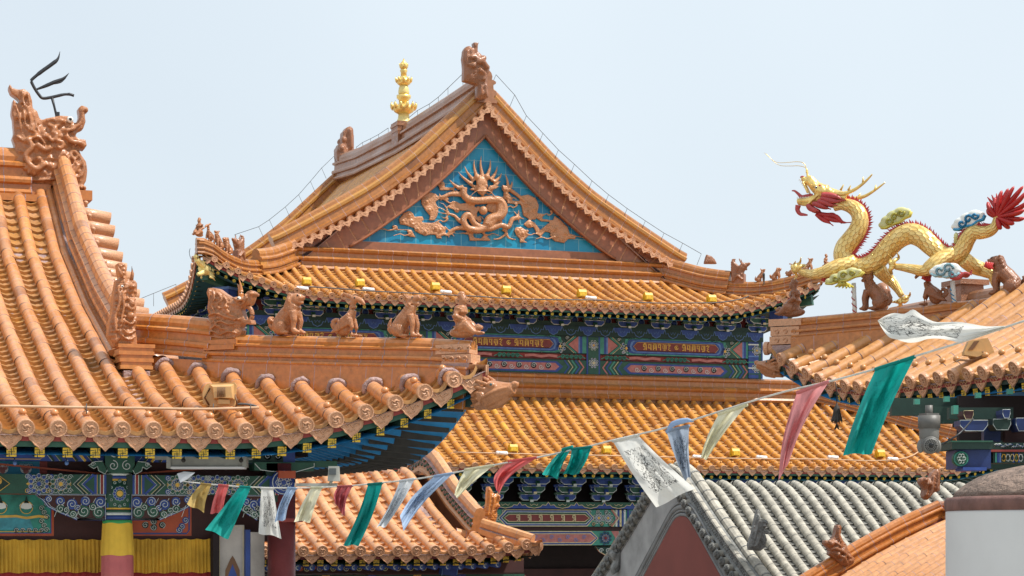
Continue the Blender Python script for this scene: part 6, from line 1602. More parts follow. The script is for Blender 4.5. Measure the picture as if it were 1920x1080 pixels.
# ---- traced ornaments: outline + carved ridges, fused to one body
def traced(name, label, cat, outline, org, scale, plane, th, strokes=(), blobs=(), holes=(), mat='fig_glaze', vox=.01, group=None, eyes_=(), eye_r=.02, axis=None, smooth=2, eye_m='eye_white', base=None):
    """outline in enlarged-crop pixels; plane maps a photo pixel to its place; th thickness in metres"""
    def T(p, d=0.0): q = plane(org[0]+p[0]/scale, org[1]+p[1]/scale); return q+Vector(axis)*d
    outline = list(outline); n = len(outline); P = [T(p) for p in outline]; lo = min(p.z for p in P); c = sum(P, Vector())/n; c.z = lo
    t = thing(name, label, cat, tuple(c), group); m = MB()
    m.prism(P, axis, 0, .5, th)
    def dist(q):
        r = 1e9
        for a_, b_ in zip(outline, outline[1:]+outline[:1]):
            ax_, ay_ = a_; bx_, by_ = b_; dx_, dy_ = bx_-ax_, by_-ay_; f_ = max(0, min(1, ((q[0]-ax_)*dx_+(q[1]-ay_)*dy_)/max(1e-6, dx_*dx_+dy_*dy_)))
            r = min(r, math.hypot(q[0]-ax_-f_*dx_, q[1]-ay_-f_*dy_))
        return r
    def inside(q):
        c_ = False
        for a_, b_ in zip(outline, outline[1:]+outline[:1]):
            if (a_[1] > q[1]) != (b_[1] > q[1]) and q[0] < (b_[0]-a_[0])*(q[1]-a_[1])/(b_[1]-a_[1])+a_[0]: c_ = not c_
        return c_
    mpp = (T((1, 0))-T((0, 0))).length; R_ = th*.75/mpp
    def half(q): return th*(.30+.32*math.sqrt(min(1, dist(q)/R_))) if inside(q) else th*.3
    xs = [p[0] for p in outline]; ys = [p[1] for p in outline]; stp_ = max(xs[0]*0+8, math.sqrt((max(xs)-min(xs))*(max(ys)-min(ys))/170)); rn = random.Random(len(outline)*7+int(xs[0]))
    m = MB(); m.prism(P, axis, 0, .5, th*.6)
    q1 = min(ys)
    while q1 < max(ys):
        q0 = min(xs)
        while q0 < max(xs):
            q = (q0+rn.uniform(-.3, .3)*stp_, q1+rn.uniform(-.3, .3)*stp_)
            if inside(q):
                d_ = dist(q)
                if d_ > stp_*.35:
                    r_ = min(d_*.95, stp_*1.25)*mpp; h_ = half(q); M_ = Matrix((Vector(axis).cross(V(0, 0, 1)).normalized(), Vector(axis), V(0, 0, 1))).transposed()
                    m.ell(T(q), (r_, h_, r_), R=M_ @ Matrix.Rotation(rn.uniform(0, 3), 3, 'Y'), nu=8, nv=8)
            q0 += stp_
        q1 += stp_
    for pts, r, d in strokes:
        cc = catmull([(p[0], p[1], 0) for p in pts], 4)
        for s_ in (-1, 1): m.tube([T((p.x, p.y), s_*(half((p.x, p.y))+d*.5+r*.15)) for p in cc], r, 6, 0, up=axis)
    for p, r, d in blobs:
        for s_ in (-1, 1): m.ell(T(p, s_*(half(p)+d*.5)), r)
    b = sculpt('body', m, mat, t, vox, smooth)
    for p in eyes_:
        for s_ in (-1, 1):
            e = MB(); q = T(p, s_*(half(p)+eye_r*.25)); e.ell(q, eye_r, 0, nu=10, nv=8); eo = e.build('eye', eye_m, t)
            e = MB(); e.ell(q+Vector(axis)*s_*eye_r*.75, (eye_r*.5,)*3, 0, nu=8, nv=6); e.build('pupil', 'eye_black', eo)
    return t, T
AXH = V(1, 1, 0).normalized()
# horned dragon head on the hip
PLH = lambda x, y: PP(x, y, (LX1, LYE, 0), (1, 1, 0))
ho = [(105, 155), (180, 150), (245, 165), (330, 230), (420, 285), (520, 270), (600, 270), (620, 240), (640, 205), (690, 185), (735, 205), (745, 235), (725, 255), (710, 310), (680, 380), (620, 400), (560, 440), (585, 520), (610, 590), (700, 590), (715, 650), (640, 650), (575, 640), (550, 700), (580, 740), (560, 790), (520, 870), (60, 870), (50, 820), (90, 700), (95, 600), (125, 530), (95, 450), (110, 300), (85, 220)]
t, T = traced('horned_beast_head', 'big horned dragon head with open jaws on the nearest hip ridge', 'roof ornament', ho, (380, 520), 7.385, PLH, .13,
  strokes=[([(150, 180), (160, 300), (150, 420), (180, 500)], .009, .004), ([(200, 190), (230, 300), (190, 400), (240, 480)], .008, .004), ([(260, 220), (330, 320), (270, 390), (310, 450)], .009, .004), ([(340, 270), (400, 350), (380, 430), (450, 500)], .008, .004), ([(120, 540), (250, 510), (400, 560), (520, 600)], .010, .004),
           ([(110, 600), (180, 640), (160, 720), (220, 700), (260, 640), (330, 620), (420, 660), (500, 650)], .009, .005), ([(120, 760), (220, 760), (300, 800), (420, 760), (520, 780)], .008, .005), ([(430, 520), (520, 560), (560, 600)], .010, .004), ([(640, 240), (660, 300), (620, 370), (560, 400)], .009, .004), ([(480, 300), (560, 330), (640, 310)], .010, .006), ([(230, 600), (280, 700), (380, 730)], .008, .005), ([(90, 690), (120, 800), (300, 850), (500, 840)], .007, .004)],
  blobs=[((430, 500), (.02, .02, .02), .01), ((400, 420), (.018, .018, .018), .01), ((715, 235), (.015, .015, .015), .005), ((300, 690), (.02, .02, .015), .004)], eyes_=[(560, 305)], eye_r=.018, axis=AXH, vox=.0065, smooth=1)
m = MB(); m.tube(catmull([T((530, 290)), T((535, 200)), T((525, 110)), T((500, 10))], 5), [.026-.024*i/15 for i in range(16)], 8, 0, .5); m.build('horn', 'ridge_glaze', t)
m = MB(); m.tube([T((520, 270)), T((510, 150)), T((482, 92))], [.018, .012, .003], 6, 0, .5); m.build('horn', 'fig_glaze', t)
m = MB(); m.tube(catmull([T((620, 400)), T((665, 440)), T((685, 500)), T((680, 560)), T((650, 600))], 4), [.02]*17, 8, 0, .5); m.build('fang', 'fig_glaze', t)
m = MB(); c = T((300, 890)); 
for k in range(2): m.box(c+V(0, 0, -.01-.045*k), (.34-.04*k, .17+.02*k, .04), 0, .3+.3*k, R=Matrix.Rotation(-PI/4, 3, 'Z'))
m.build('base', 'ridge_glaze', t)
# dragon-head end cap on the hip beam (left hall), and on the pavilion beam
def capmodel(mat):
    t = thing('beam_end_head', '', 'roof ornament'); m = MB()
    m.tube([(-.03, 0, 0), (.06, 0, .0), (.13, 0, .015), (.20, 0, .03), (.25, 0, .04)], [.105, .10, .085, .055, .04], 14); m.ell((.255, 0, .065), (.028, .035, .026)); m.tube([(.05, 0, -.07), (.15, 0, -.055), (.21, 0, -.02)], [.04, .035, .02], 8)
    for s_ in (-1, 1):
        m.ell((.11, s_*.07, .06), (.035, .025, .025)); m.tube(catmull([(.24, s_*.03, .05), (.17, s_*.07, .03), (.10, s_*.095, .0), (.02, s_*.10, -.04)], 3), .012, 6)
        for q in range(5): m.tube([(.08-.01*q, s_*.09, .07-.035*q), (.02, s_*.108, .09-.04*q), (-.03, s_*.10, .10-.045*q)], [.014, .014, .01], 6)
        m.tube([(.08, s_*.05, .09), (.02, s_*.055, .13), (-.03, s_*.04, .12)], [.02, .016, .01], 6); m.ell((.27, s_*.02, .075), (.012, .01, .01)); m.ell((.04, s_*.105, -.01), (.03, .012, .03))
    sculpt('body', m, mat, t, .006, 1); eyes(t, [(.118, s_*.09, .065) for s_ in (-1, 1)], .010, 'eye_green'); return t
ch = capmodel('fig_glaze'); place(ch, PP(902, 741, (LX1, LYE, 0), (1, 1, 0)), -PI/4, 1.15); tag(ch, 'snouted dragon head capping the corner beam of the nearest hall', 'roof ornament')
ch2 = copy_thing(ch, PP(1462, 690, hipc, hipn), 3*PI/4, .95, 'dark snouted dragon head on the corner beam of the right pavilion')
# tall beast at the foot of the rake ridge
rb = [(560, 90), (580, 85), (600, 95), (605, 150), (612, 175), (640, 172), (655, 185), (655, 240), (640, 262), (652, 290), (648, 330), (656, 360), (645, 410), (652, 440), (656, 495), (545, 492), (515, 440), (520, 380), (535, 330), (540, 250), (550, 200), (555, 170), (572, 160), (565, 130)]
t, T = traced('rake_beast', 'tall upright beast with two horns at the foot of the nearest rake ridge', 'roof ornament', rb, (0, 460), 2.571, lambda x, y: Py(x, y, 18.05), .24,
  strokes=[([(600, 260), (625, 270), (645, 262)], .012, .0), ([(600, 300), (625, 315), (645, 300)], .014, .0), ([(590, 370), (620, 385), (645, 368)], .010, .0), ([(580, 410), (610, 430), (645, 412)], .010, .0), ([(575, 440), (610, 460), (645, 442)], .009, .0), ([(560, 200), (565, 280), (545, 350), (550, 420)], .012, .0), ([(580, 230), (585, 300), (570, 380)], .010, .0)],
  blobs=[((628, 205), (.03, .03, .02), .0), ((625, 285), (.03, .03, .03), .0), ((620, 345), (.035, .03, .03), .0)], eyes_=[(578, 205)], eye_r=.012, axis=(0, 1, 0), vox=.008)
m = MB(); m.tube([T((628, 175), -.05), T((634, 140), -.05), T((630, 105), -.05)], [.018, .014, .003], 7, 0); m.build('horn', 'fig_glaze', t)
m = MB(); m.tube([T((580, 160), -.10), T((566, 130), -.10), T((558, 108), -.10)], [.018, .014, .003], 7, 0); m.build('horn', 'fig_glaze', t)
m = MB(); c = Py(232, 662, 17.98)
for k in range(7): m.box((3.17, 18.08, c.z+.06-.030*k), (.31-.006*k-(.022 if k % 2 else 0), .30-(.02 if k % 2 else 0), .031), 0, .2+.12*k)
m.box((3.17, 18.05, c.z-.22), (.22, .26, .14), 1); m.build('base', ['ridge_glaze', 'mortar'], t)
# chiwen on the main ridge of the nearest hall
cw = [(62, 285), (78, 315), (120, 325), (160, 320), (195, 350), (212, 400), (215, 450), (245, 470), (262, 520), (285, 530), (300, 520), (400, 500), (460, 505), (485, 540), (490, 560), (520, 535), (530, 500), (522, 450), (545, 430), (585, 445), (592, 470), (568, 482), (566, 500), (572, 540), (555, 590), (520, 605), (500, 640), (540, 660), (570, 660), (580, 700), (560, 730), (520, 715), (545, 770), (575, 810), (583, 870), (575, 940), (560, 965), (440, 970), (300, 975), (100, 960), (90, 800), (95, 700), (78, 650), (90, 620), (85, 530), (72, 480), (85, 390), (105, 410), (120, 440), (125, 390), (70, 350), (55, 310)]
st = [([(140, 340), (150, 420), (180, 470), (200, 560), (210, 620)], .016, .0), ([(180, 350), (190, 430), (220, 500), (240, 600)], .014, .0), ([(95, 430), (120, 520), (130, 600)], .014, .0), ([(150, 470), (160, 560), (190, 610)], .012, .0), ([(100, 640), (160, 680), (240, 650), (290, 700)], .016, .0),
      ([(170, 660), (200, 720), (160, 780), (190, 840), (240, 870), (290, 830)], .03, .01), ([(190, 840), (150, 870)], .018, .01), ([(200, 850), (180, 900)], .018, .01), ([(215, 860), (225, 910)], .018, .01), ([(230, 850), (260, 880)], .016, .01), ([(230, 700), (290, 740), (330, 720)], .028, .01),
      ([(300, 540), (340, 530), (390, 560), (360, 580), (310, 570)], .018, .01), ([(330, 620), (370, 640), (340, 680), (310, 650)], .02, .01), ([(370, 680), (410, 690), (400, 730), (370, 720)], .02, .01), ([(430, 640), (470, 680), (530, 690), (560, 710)], .026, .01), ([(470, 580), (520, 570), (545, 520), (545, 470), (575, 460)], .02, .01), ([(430, 610), (470, 600), (495, 590)], .02, .01),
      ([(440, 780), (470, 900), (520, 920), (555, 870), (540, 800), (490, 740)], .016, .01), ([(460, 760), (520, 860)], .009, .008), ([(520, 760), (470, 850)], .009, .008), ([(540, 810), (490, 890)], .009, .008), ([(110, 930), (250, 940), (400, 930)], .014, .0), ([(490, 985), (570, 985)], .02, .0)]
t, T = traced('ridge_dragon_ornament', 'large flame-tailed dragon ornament ending the ridge of the nearest hall', 'roof ornament', cw, (0, 80), 3.6, lambda x, y: Py(x, y, 22.35), .26, strokes=st,
  blobs=[((400, 545), (.05, .05, .03), .0), ((355, 600), (.03, .03, .03), .01), ((250, 800), (.03, .03, .03), .0)], eyes_=[(462, 533)], eye_r=.035, axis=(0, 1, 0), vox=.013, smooth=1)
m = MB(); 
for k in range(6): m.ell(T((455+20*k, 990)), (.035, .16, .03), 0)
m.box(T((510, 1040)), (.30, .30, .10), 1); m.build('base', ['fig_glaze', 'ridge_glaze'], t)
# wrought iron trident rod standing on its head
def it(x, y): return Py(x/3.6, 80+y/3.6, 22.35)
t2 = thing('lightning_rod', 'black wrought iron rod with three curved prongs above the leftmost dragon ornament', 'lightning rod', tuple(it(388, 505)))
m = MB(); m.tube([it(388, 505), it(378, 480), it(366, 430), it(350, 368)], [.022, .013, .012, .016], 8); m.box(it(388, 492), (.04, .04, .07), 0); m.build('stem', 'iron_black', t2)
m = MB(); m.tube(catmull([it(*p) for p in ((498, 356), (470, 350), (430, 350), (350, 368), (290, 375), (262, 350), (235, 310), (212, 262), (225, 240), (280, 195), (350, 145), (390, 110), (405, 60))], 4), [.010]+[.014]*8+[.016]*26+[.02]*8+[.016, .013, .010, .007, .004, .003], 8, 0); m.build('upper_prong', 'iron_black', t2)
m = MB(); m.tube(catmull([it(*p) for p in ((240, 318), (300, 295), (370, 265), (430, 240), (466, 205))], 4), [.009, .011, .013, .015, .017, .019, .019, .02, .02, .018, .017, .015, .013, .011, .008, .005, .002], 8, 0)
m.tube(catmull([it(*p) for p in ((360, 275), (410, 265), (445, 240))], 4), [.012, .013, .013, .012, .011, .009, .006, .004, .002], 6, 0); m.build('middle_prong', 'iron_black', t2)
m = MB(); m.tube([it(440, 348), it(470, 346), it(500, 354)], [.012, .014, .010], 7); m.tube([it(470, 350), it(498, 364)], [.010, .006], 6); m.build('lower_prong', 'iron_black', t2)
# ---- main hall: apex, far apex
ap_ = [(1105, 300), (1108, 210), (1100, 150), (1108, 90), (1125, 65), (1150, 62), (1172, 80), (1178, 110), (1183, 105), (1172, 40), (1208, 38), (1200, 100), (1230, 125), (1250, 150), (1265, 190), (1282, 215), (1275, 245), (1265, 270), (1275, 410), (1215, 425), (1190, 420), (1200, 330), (1150, 310)]
t, T = traced('ridge_dragon_ornament', 'scrolled dragon ornament on the apex above the blue gable', 'roof ornament', ap_, (560, 70), 3.6, lambda x, y: Py(x, y, 47.2), .34,
  strokes=[([(1125, 90), (1120, 150), (1130, 200)], .03, .02), ([(1150, 85), (1155, 130)], .03, .02), ([(1140, 150), (1180, 140), (1190, 190)], .05, .03), ([(1210, 150), (1240, 190), (1265, 220)], .06, .03), ([(1200, 230), (1240, 260), (1230, 300)], .05, .03), ([(1215, 320), (1220, 400)], .03, .02), ([(1250, 320), (1250, 400)], .03, .02)],
  blobs=[((1200, 170), (.08, .08, .08), .02), ((1235, 150), (.07, .07, .07), .02), ((1160, 200), (.07, .07, .07), .02)], axis=(0, 1, 0), vox=.03, smooth=1, mat='fig_dark')
fa = [(340, 605), (360, 625), (365, 780), (350, 800), (335, 950), (280, 960), (255, 860), (245, 780), (262, 725), (285, 715), (290, 640), (300, 640), (310, 615)]
t, T = traced('ridge_dragon_ornament', 'weathered dragon ornament at the far end of the main ridge, left of the gold finial', 'roof ornament', fa, (560, 70), 3.6, lambda x, y: Py(x, y, 60.2), .6,
  strokes=[([(270, 730), (290, 800), (300, 900)], .05, .03), ([(330, 630), (340, 760)], .05, .03), ([(260, 800), (320, 850)], .06, .03)], blobs=[((290, 700), (.08, .08, .1), .02), ((275, 760), (.1, .1, .1), .02), ((300, 830), (.09, .09, .1), .02)], axis=(0, 1, 0), vox=.035, smooth=1, mat='fig_dark')
# gold finial on its brown pedestal, middle of the main ridge
fb = Px(757, 233, AX); fy = fb.y; k = (fb.x*SN+fb.y*CS)/FOC/3.6
fin = thing('finial', 'tall gilded lotus finial on the main ridge', 'finial', tuple(fb))
def fl(name, prof, mat='gold_plain'):
    m = MB(); m.lathe([(r*k, (572-y)*k) for r, y in prof], fb, 28, 0); return m.build(name, mat, fin)
fl('foot', [(56, 580), (52, 560), (40, 535), (36, 500)], 'gold_pale'); fl('bowl', [(36, 505), (62, 490), (78, 470), (74, 455), (50, 445), (33, 432)]); fl('disc', [(32, 432), (34, 410), (48, 396), (49, 378), (32, 374)])
fl('bottle', [(32, 375), (38, 360), (34, 330), (27, 310)], 'gold_pale'); fl('upper_bowl', [(27, 312), (44, 300), (50, 280), (40, 265), (28, 255), (20, 245)]); fl('neck', [(20, 245), (20, 222), (26, 212), (22, 205), (20, 198)]); fl('bud', [(20, 200), (29, 188), (30, 175), (22, 160), (10, 146), (2, 128)])
for (zc, r, n_, s_) in ((450, 86, 12, 1.0), (272, 55, 10, .75), (172, 28, 8, .5)):
    for i in range(n_):
        a = 2*PI*i/n_; d = V(math.cos(a), math.sin(a), 0); c = fb+d*r*k*.93+V(0, 0, (572-zc)*k); m = MB()
        m.tube([c-d*8*k*s_-V(0, 0, 22*k*s_), c+V(0, 0, -6*k*s_), c+d*6*k*s_+V(0, 0, 10*k*s_), c+d*3*k*s_+V(0, 0, 26*k*s_)], [10*k*s_, 13*k*s_, 9*k*s_, 1.5*k*s_], 7); m.build('petal', 'gold_plain', fin)
m = MB(); m.box((AX, fy, fb.z-.28), (.48, .55, .62), 0, taper=1.1)
for q in range(4): m.box((AX, fy, fb.z-.06-.14*q), (.56-.03*q, .62-.03*q, .06), 1)
m.build('pedestal', ['fig_dark', 'ridge_brown'], fin)
# ---- figures on the corner ridges of the main hall
smalls = (qil, lion, bird, lion)
def hipM(F, sg, d): p = F.P(F.ua+d if sg < 0 else F.ub-d, d); return p+V(0, 0, .36)
def big_head(lab, loc, rz, sc, grp):
    t = thing('hip_beast', lab, 'roof ornament', (0, 0, 0), grp); m = MB()
    m.box((0, 0, .1), (.30, .16, .24)); m.tube(catmull([(.02, 0, .15), (.05, 0, .3), (.10, 0, .38)], 4), .09, 10); m.ell((.12, 0, .40), (.10, .075, .075)); m.tube([(.14, 0, .42), (.23, 0, .43), (.27, 0, .46)], [.05, .04, .025], 8); m.tube([(.12, 0, .34), (.20, 0, .31)], [.04, .02], 8)
    for q in range(6): m.tube(catmull([(-.02, 0, .12+.05*q), (-.12, 0, .16+.06*q), (-.15, 0, .26+.055*q), (-.12+.01*q, 0, .34+.045*q)], 3), [.05]*6+[.04, .03, .02, .01], 7)
    for s_ in (-1, 1): m.tube([(.08, s_*.05, .45), (.03, s_*.06, .55), (.06, s_*.06, .62)], [.02, .015, .004], 6); m.tube([(-.12, s_*.08, .05), (0, s_*.1, .18), (.12, s_*.09, .08)], .03, 6)
    sculpt('body', m, 'fig_dark', t, .013, 1); eyes(t, [(.15, s_*.07, .44) for s_ in (-1, 1)], .015, 'eye_white'); return place(t, loc, rz, sc)
GM = 'figures along the corner ridges of the main hall'
hb1 = big_head('flame-backed beast on the left corner ridge of the main hall', hipM(UF, -1, .95)+V(0, 0, -.06), -3*PI/4, 1.0, None)
hb2 = copy_thing(hb1, hipM(UF, 1, 1.31)+V(0, 0, -.05), -PI/4, 1.05, 'flame-backed beast on the right corner ridge of the main hall')
lefts = (('seated lion nearest the flame-backed beast on the main hall left corner ridge', lion, .60), ('small seated beast in mid row on the main hall left corner ridge', qil, .34), ('hook-beaked bird beside the rider on the main hall left corner ridge', bird, .08))
for lab, src, d in lefts: o = copy_thing(src, hipM(UF, -1, d)+V(0, 0, -.02), -3*PI/4, 1.0, lab, GM)
o = copy_thing(rid, hipM(UF, -1, -.2)+V(0, 0, -.02), -3*PI/4, 1.05, 'rider at the tip of the main hall left corner ridge', GM)
rights = (('scaly beast next to the flame-backed beast on the main hall right corner ridge', qil, .93), ('lion second in line on the main hall right corner ridge', lion, .67), ('bird third in line on the main hall right corner ridge, left of the dragon claw', bird, .42), ('beast fourth in line on the main hall right corner ridge, by the dragon claw', qil, .14), ('rider at the tip of the main hall right corner ridge', rid, -.15))
for lab, src, d in rights: o = copy_thing(src, hipM(UF, 1, d)+V(0, 0, -.02), -PI/4, .82, lab, GM)
f = [(1415, 990), (1420, 965), (1432, 928), (1460, 938), (1480, 955), (1500, 990)]
t, T = traced('fin_ornament', 'small rust coloured fin standing on the main hall right ridge', 'roof ornament', f, (900, 200), 3.374, lambda x, y: Py(x, y+2, 46.9), .12, axis=(0, 1, 0), vox=.02, mat='fig_dark')
# gold dragon head on the main hall left corner beam
gd = thing('gilded_dragon_head', 'pale gilded dragon head jutting from the left corner beam of the main hall', 'roof ornament'); m = MB()
m.tube([(-.05, 0, 0), (.08, 0, .03), (.16, 0, .05)], [.12, .13, .11], 12); m.tube([(.14, 0, .1), (.28, 0, .14), (.38, 0, .2)], [.09, .07, .06], 10); m.ell((.40, 0, .25), (.05, .06, .05)); m.tube([(.12, 0, -.04), (.26, 0, -.10), (.34, 0, -.11)], [.07, .05, .035], 8)
for s_ in (-1, 1):
    m.tube(catmull([(.05, s_*.08, .12), (-.06, s_*.10, .26), (-.08, s_*.12, .42)], 4), [.035, .033, .03, .028, .025, .022, .018, .01, .004], 7); m.ell((.20, s_*.08, .17), (.04, .03, .04))
    for q in range(5): m.tube([(.04, s_*.1, .06-.05*q), (-.04, s_*.14, .08-.06*q), (-.12, s_*.15, .06-.07*q)], [.03, .025, .006], 6)
sculpt('body', m, 'gold_pale', gd, .014, 1); eyes(gd, [(.22, s_*.105, .18) for s_ in (-1, 1)], .02)
for s_ in (-1, 1): w = MB(); w.tube(catmull([(.38, s_*.05, .24), (.46, s_*.08, .2), (.50, s_*.1, .32), (.47, s_*.1, .42)], 4), .006, 5); w.build('whisker', 'iron_black', gd)
place(gd, V(U0+.05, UY+.0, 11.58), -3*PI/4, 1.0)
# ---- middle gate hall beast, grey dragons, lower right beasts
mo = [(690, 415), (708, 418), (720, 440), (735, 470), (755, 480), (770, 472), (790, 490), (795, 530), (780, 545), (785, 580), (765, 620), (770, 660), (755, 715), (700, 740), (640, 715), (655, 640), (680, 560), (682, 480)]
t, T = traced('hip_beast', 'bright orange upright beast on the small hall roof under the flags', 'roof ornament', mo, (760, 820), 4.5, lambda x, y: Py(x, y, 25.75), .14,
  strokes=[([(700, 440), (695, 560), (680, 660)], .010, .0), ([(735, 500), (725, 580), (705, 660)], .012, .0), ([(750, 590), (775, 580)], .014, .0), ([(740, 620), (765, 615)], .010, .0)], blobs=[((775, 500), (.02, .03, .02), .0), ((770, 580), (.025, .04, .025), .0)], axis=(0, 1, 0), vox=.008, mat='ridge_glaze', smooth=1)
go = [(1500, 485), (1520, 520), (1525, 570), (1560, 580), (1590, 600), (1580, 640), (1560, 660), (1600, 690), (1590, 715), (1560, 700), (1580, 760), (1560, 830), (1520, 860), (1420, 850), (1415, 800), (1450, 700), (1465, 620), (1480, 550)]
t, T = traced('grey_dragon', 'grey clay dragon with an upright fin at the foot of the near grey gable ridge', 'roof ornament', go, (1100, 850), 4.695, lambda x, y: Py(x, y, 28.6), .12,
  strokes=[([(1500, 540), (1490, 640), (1460, 760)], .012, .0), ([(1530, 600), (1560, 610), (1580, 620)], .015, .0), ([(1520, 680), (1500, 760), (1470, 820)], .014, .0), ([(1560, 720), (1540, 800)], .014, .0)], blobs=[((1550, 640), (.03, .03, .03), .0)], axis=(0, 1, 0), vox=.009, mat='grey_stone', smooth=1)
go2 = [(205, 880), (225, 850), (250, 870), (262, 800), (280, 830), (285, 880), (300, 930), (330, 900), (360, 880), (350, 930), (310, 980), (270, 1040), (225, 1070), (215, 1000), (240, 950), (210, 910)]
t, T = traced('grey_dragon', 'small grey clay dragon on the far slope left of the grey gable', 'roof ornament', go2, (1100, 850), 4.695, lambda x, y: Py(x, y, 33.6), .18,
  strokes=[([(265, 820), (270, 900), (250, 1000)], .018, .0), ([(225, 880), (255, 890)], .02, .0), ([(340, 900), (290, 960)], .016, .0)], axis=(0, 1, 0), vox=.016, mat='grey_stone', smooth=1)
b1 = [(1345, 215), (1352, 240), (1350, 355), (1310, 370), (1265, 420), (1240, 400), (1250, 350), (1215, 300), (1220, 275), (1250, 265), (1280, 275), (1300, 240), (1330, 210)]
t, T = traced('ridge_beast', 'rust red beast with a curled mane at the top of the lower right roof ridge', 'roof ornament', b1, (1380, 820), 3.556, lambda x, y: Py(x, y, 23.0), .14,
  strokes=[([(1330, 230), (1325, 300), (1320, 350)], .014, .0), ([(1300, 260), (1290, 330), (1270, 400)], .016, .0), ([(1240, 290), (1260, 330), (1250, 390)], .016, .0)], blobs=[((1245, 285), (.03, .04, .03), .0), ((1270, 310), (.03, .03, .03), .0)], axis=(0, 1, 0), vox=.010, mat='fig_dark', smooth=1)
b2 = [(665, 585), (685, 583), (695, 600), (688, 650), (700, 680), (730, 720), (735, 740), (760, 780), (785, 810), (775, 840), (730, 860), (690, 850), (640, 800), (610, 780), (620, 750), (580, 710), (585, 685), (620, 690), (640, 670), (655, 640)]
t, T = traced('dragon_figure', 'rust red coiled dragon halfway down the lower right rake ridge', 'roof ornament', b2, (1380, 820), 3.556, lambda x, y: Py(x, y, 22.9), .14,
  strokes=[([(672, 600), (668, 660), (680, 700)], .014, .0), ([(600, 695), (640, 700), (680, 730)], .018, .0), ([(640, 740), (690, 760), (740, 800)], .020, .0), ([(650, 790), (700, 800), (720, 840)], .016, .0), ([(620, 750), (660, 730)], .014, .0), ([(700, 740), (710, 790), (680, 830)], .014, .0)], blobs=[((620, 710), (.03, .04, .03), .0), ((660, 780), (.03, .04, .03), .0)], axis=(0, 1, 0), vox=.010, mat='fig_dark', smooth=1)
# scrolled dragon tail of the far ridge, behind the scaly beast
b3 = [(822, 150), (850, 128), (880, 140), (895, 180), (885, 240), (880, 320), (840, 330), (830, 260), (820, 220)]
t, T = traced('scroll_ornament', 'brown scroll rising behind the scaly beast under the golden dragon', 'roof ornament', b3, (1440, 500), 4.0, lambda x, y: Px(x, y, 16.0), .14,
  strokes=[([(860, 230), (880, 190), (860, 155), (835, 175), (850, 200)], .014, .0)], axis=(1, 0, 0), vox=.012, mat='fig_dark', smooth=1)
# =============================================================== GOLDEN DRAGON ON ITS POSTS
def DP(x, y, d=0.0):
    """enlarged-crop pixel -> the vertical plane over the pavilion hip ridge"""
    q = PP(1400+x/3.177, 260+y/3.177, hipc, hipn); return q+AXH*d
dr = thing('golden_dragon', 'long gilded dragon with red mane and tail leaping left above the pavilion ridge', 'dragon sculpture', tuple(DP(640, 1020)))
kd = (DP(1, 0)-DP(0, 0)).length
spine = [(520, 405), (570, 392), (625, 405), (665, 440), (678, 490), (660, 550), (620, 605), (585, 650), (575, 700), (605, 745), (660, 765), (730, 752), (790, 712), (840, 655), (890, 605), (940, 575), (990, 567), (1045, 590), (1095, 635), (1150, 680), (1205, 705), (1255, 690), (1290, 650), (1315, 600), (1350, 560), (1400, 560), (1450, 548), (1480, 520), (1494, 470), (1500, 445)]
rad = [28, 34, 42, 48, 52, 56, 58, 58, 57, 56, 54, 55, 58, 60, 61, 62, 62, 60, 56, 52, 50, 50, 48, 46, 42, 38, 34, 28, 22, 14]
def fine(pts, rr_, n=6):
    c = catmull([(p[0], p[1], 0) for p in pts], n); out = []; 
    for i, p in enumerate(c): f = i/n; a = int(min(f, len(rr_)-2)); out.append(rr_[a]+(rr_[a+1]-rr_[a])*(f-a))
    return c, out
sc_, sr_ = fine(spine, rad)
m = MB(); sr_ = [r*.94 for r in sr_]; m.tube([DP(p.x, p.y) for p in sc_], [r*kd for r in sr_], 20, 0, .5, up=AXH, uv=True); m.build('body', 'gold_leaf', dr)
# red spines along the back
m = MB(); k = 0
side = []
for i, p in enumerate(sc_):
    d = (sc_[min(i+1, len(sc_)-1)]-sc_[max(i-1, 0)]).normalized(); side.append(Vector((d.y, -d.x, 0)))
cum = 0
for i in range(6, len(sc_)-14):
    cum += (sc_[i]-sc_[i-1]).length
    d = (sc_[i+1]-sc_[i]).normalized()
    for q in range(2):
        p = sc_[i].lerp(sc_[i+1], q*.5); s_ = side[i]; r = sr_[i]*.93
        if q: continue
        a = p+s_*r-d*11; b = p+s_*r+d*11; tip = p+s_*(r+26+8*(i % 2))-d*(14+4*random.random())
        A = [DP(v.x, v.y, z) for z in (-.012, .012) for v in (a, b)]; t_ = DP(tip.x, tip.y)
        m.add(A+[t_], [(0, 1, 4), (3, 2, 4), (1, 3, 4), (2, 0, 4), (0, 2, 3, 1)], 0, random.random(), False)
    a = sc_[i]+side[i]*sr_[i]*.97; b = sc_[i+1]+side[i+1]*sr_[i+1]*.97; m.tube([DP(a.x, a.y), DP(b.x, b.y)], 8*kd, 6, 0)
m.build('back_spines', 'tail_red', dr)
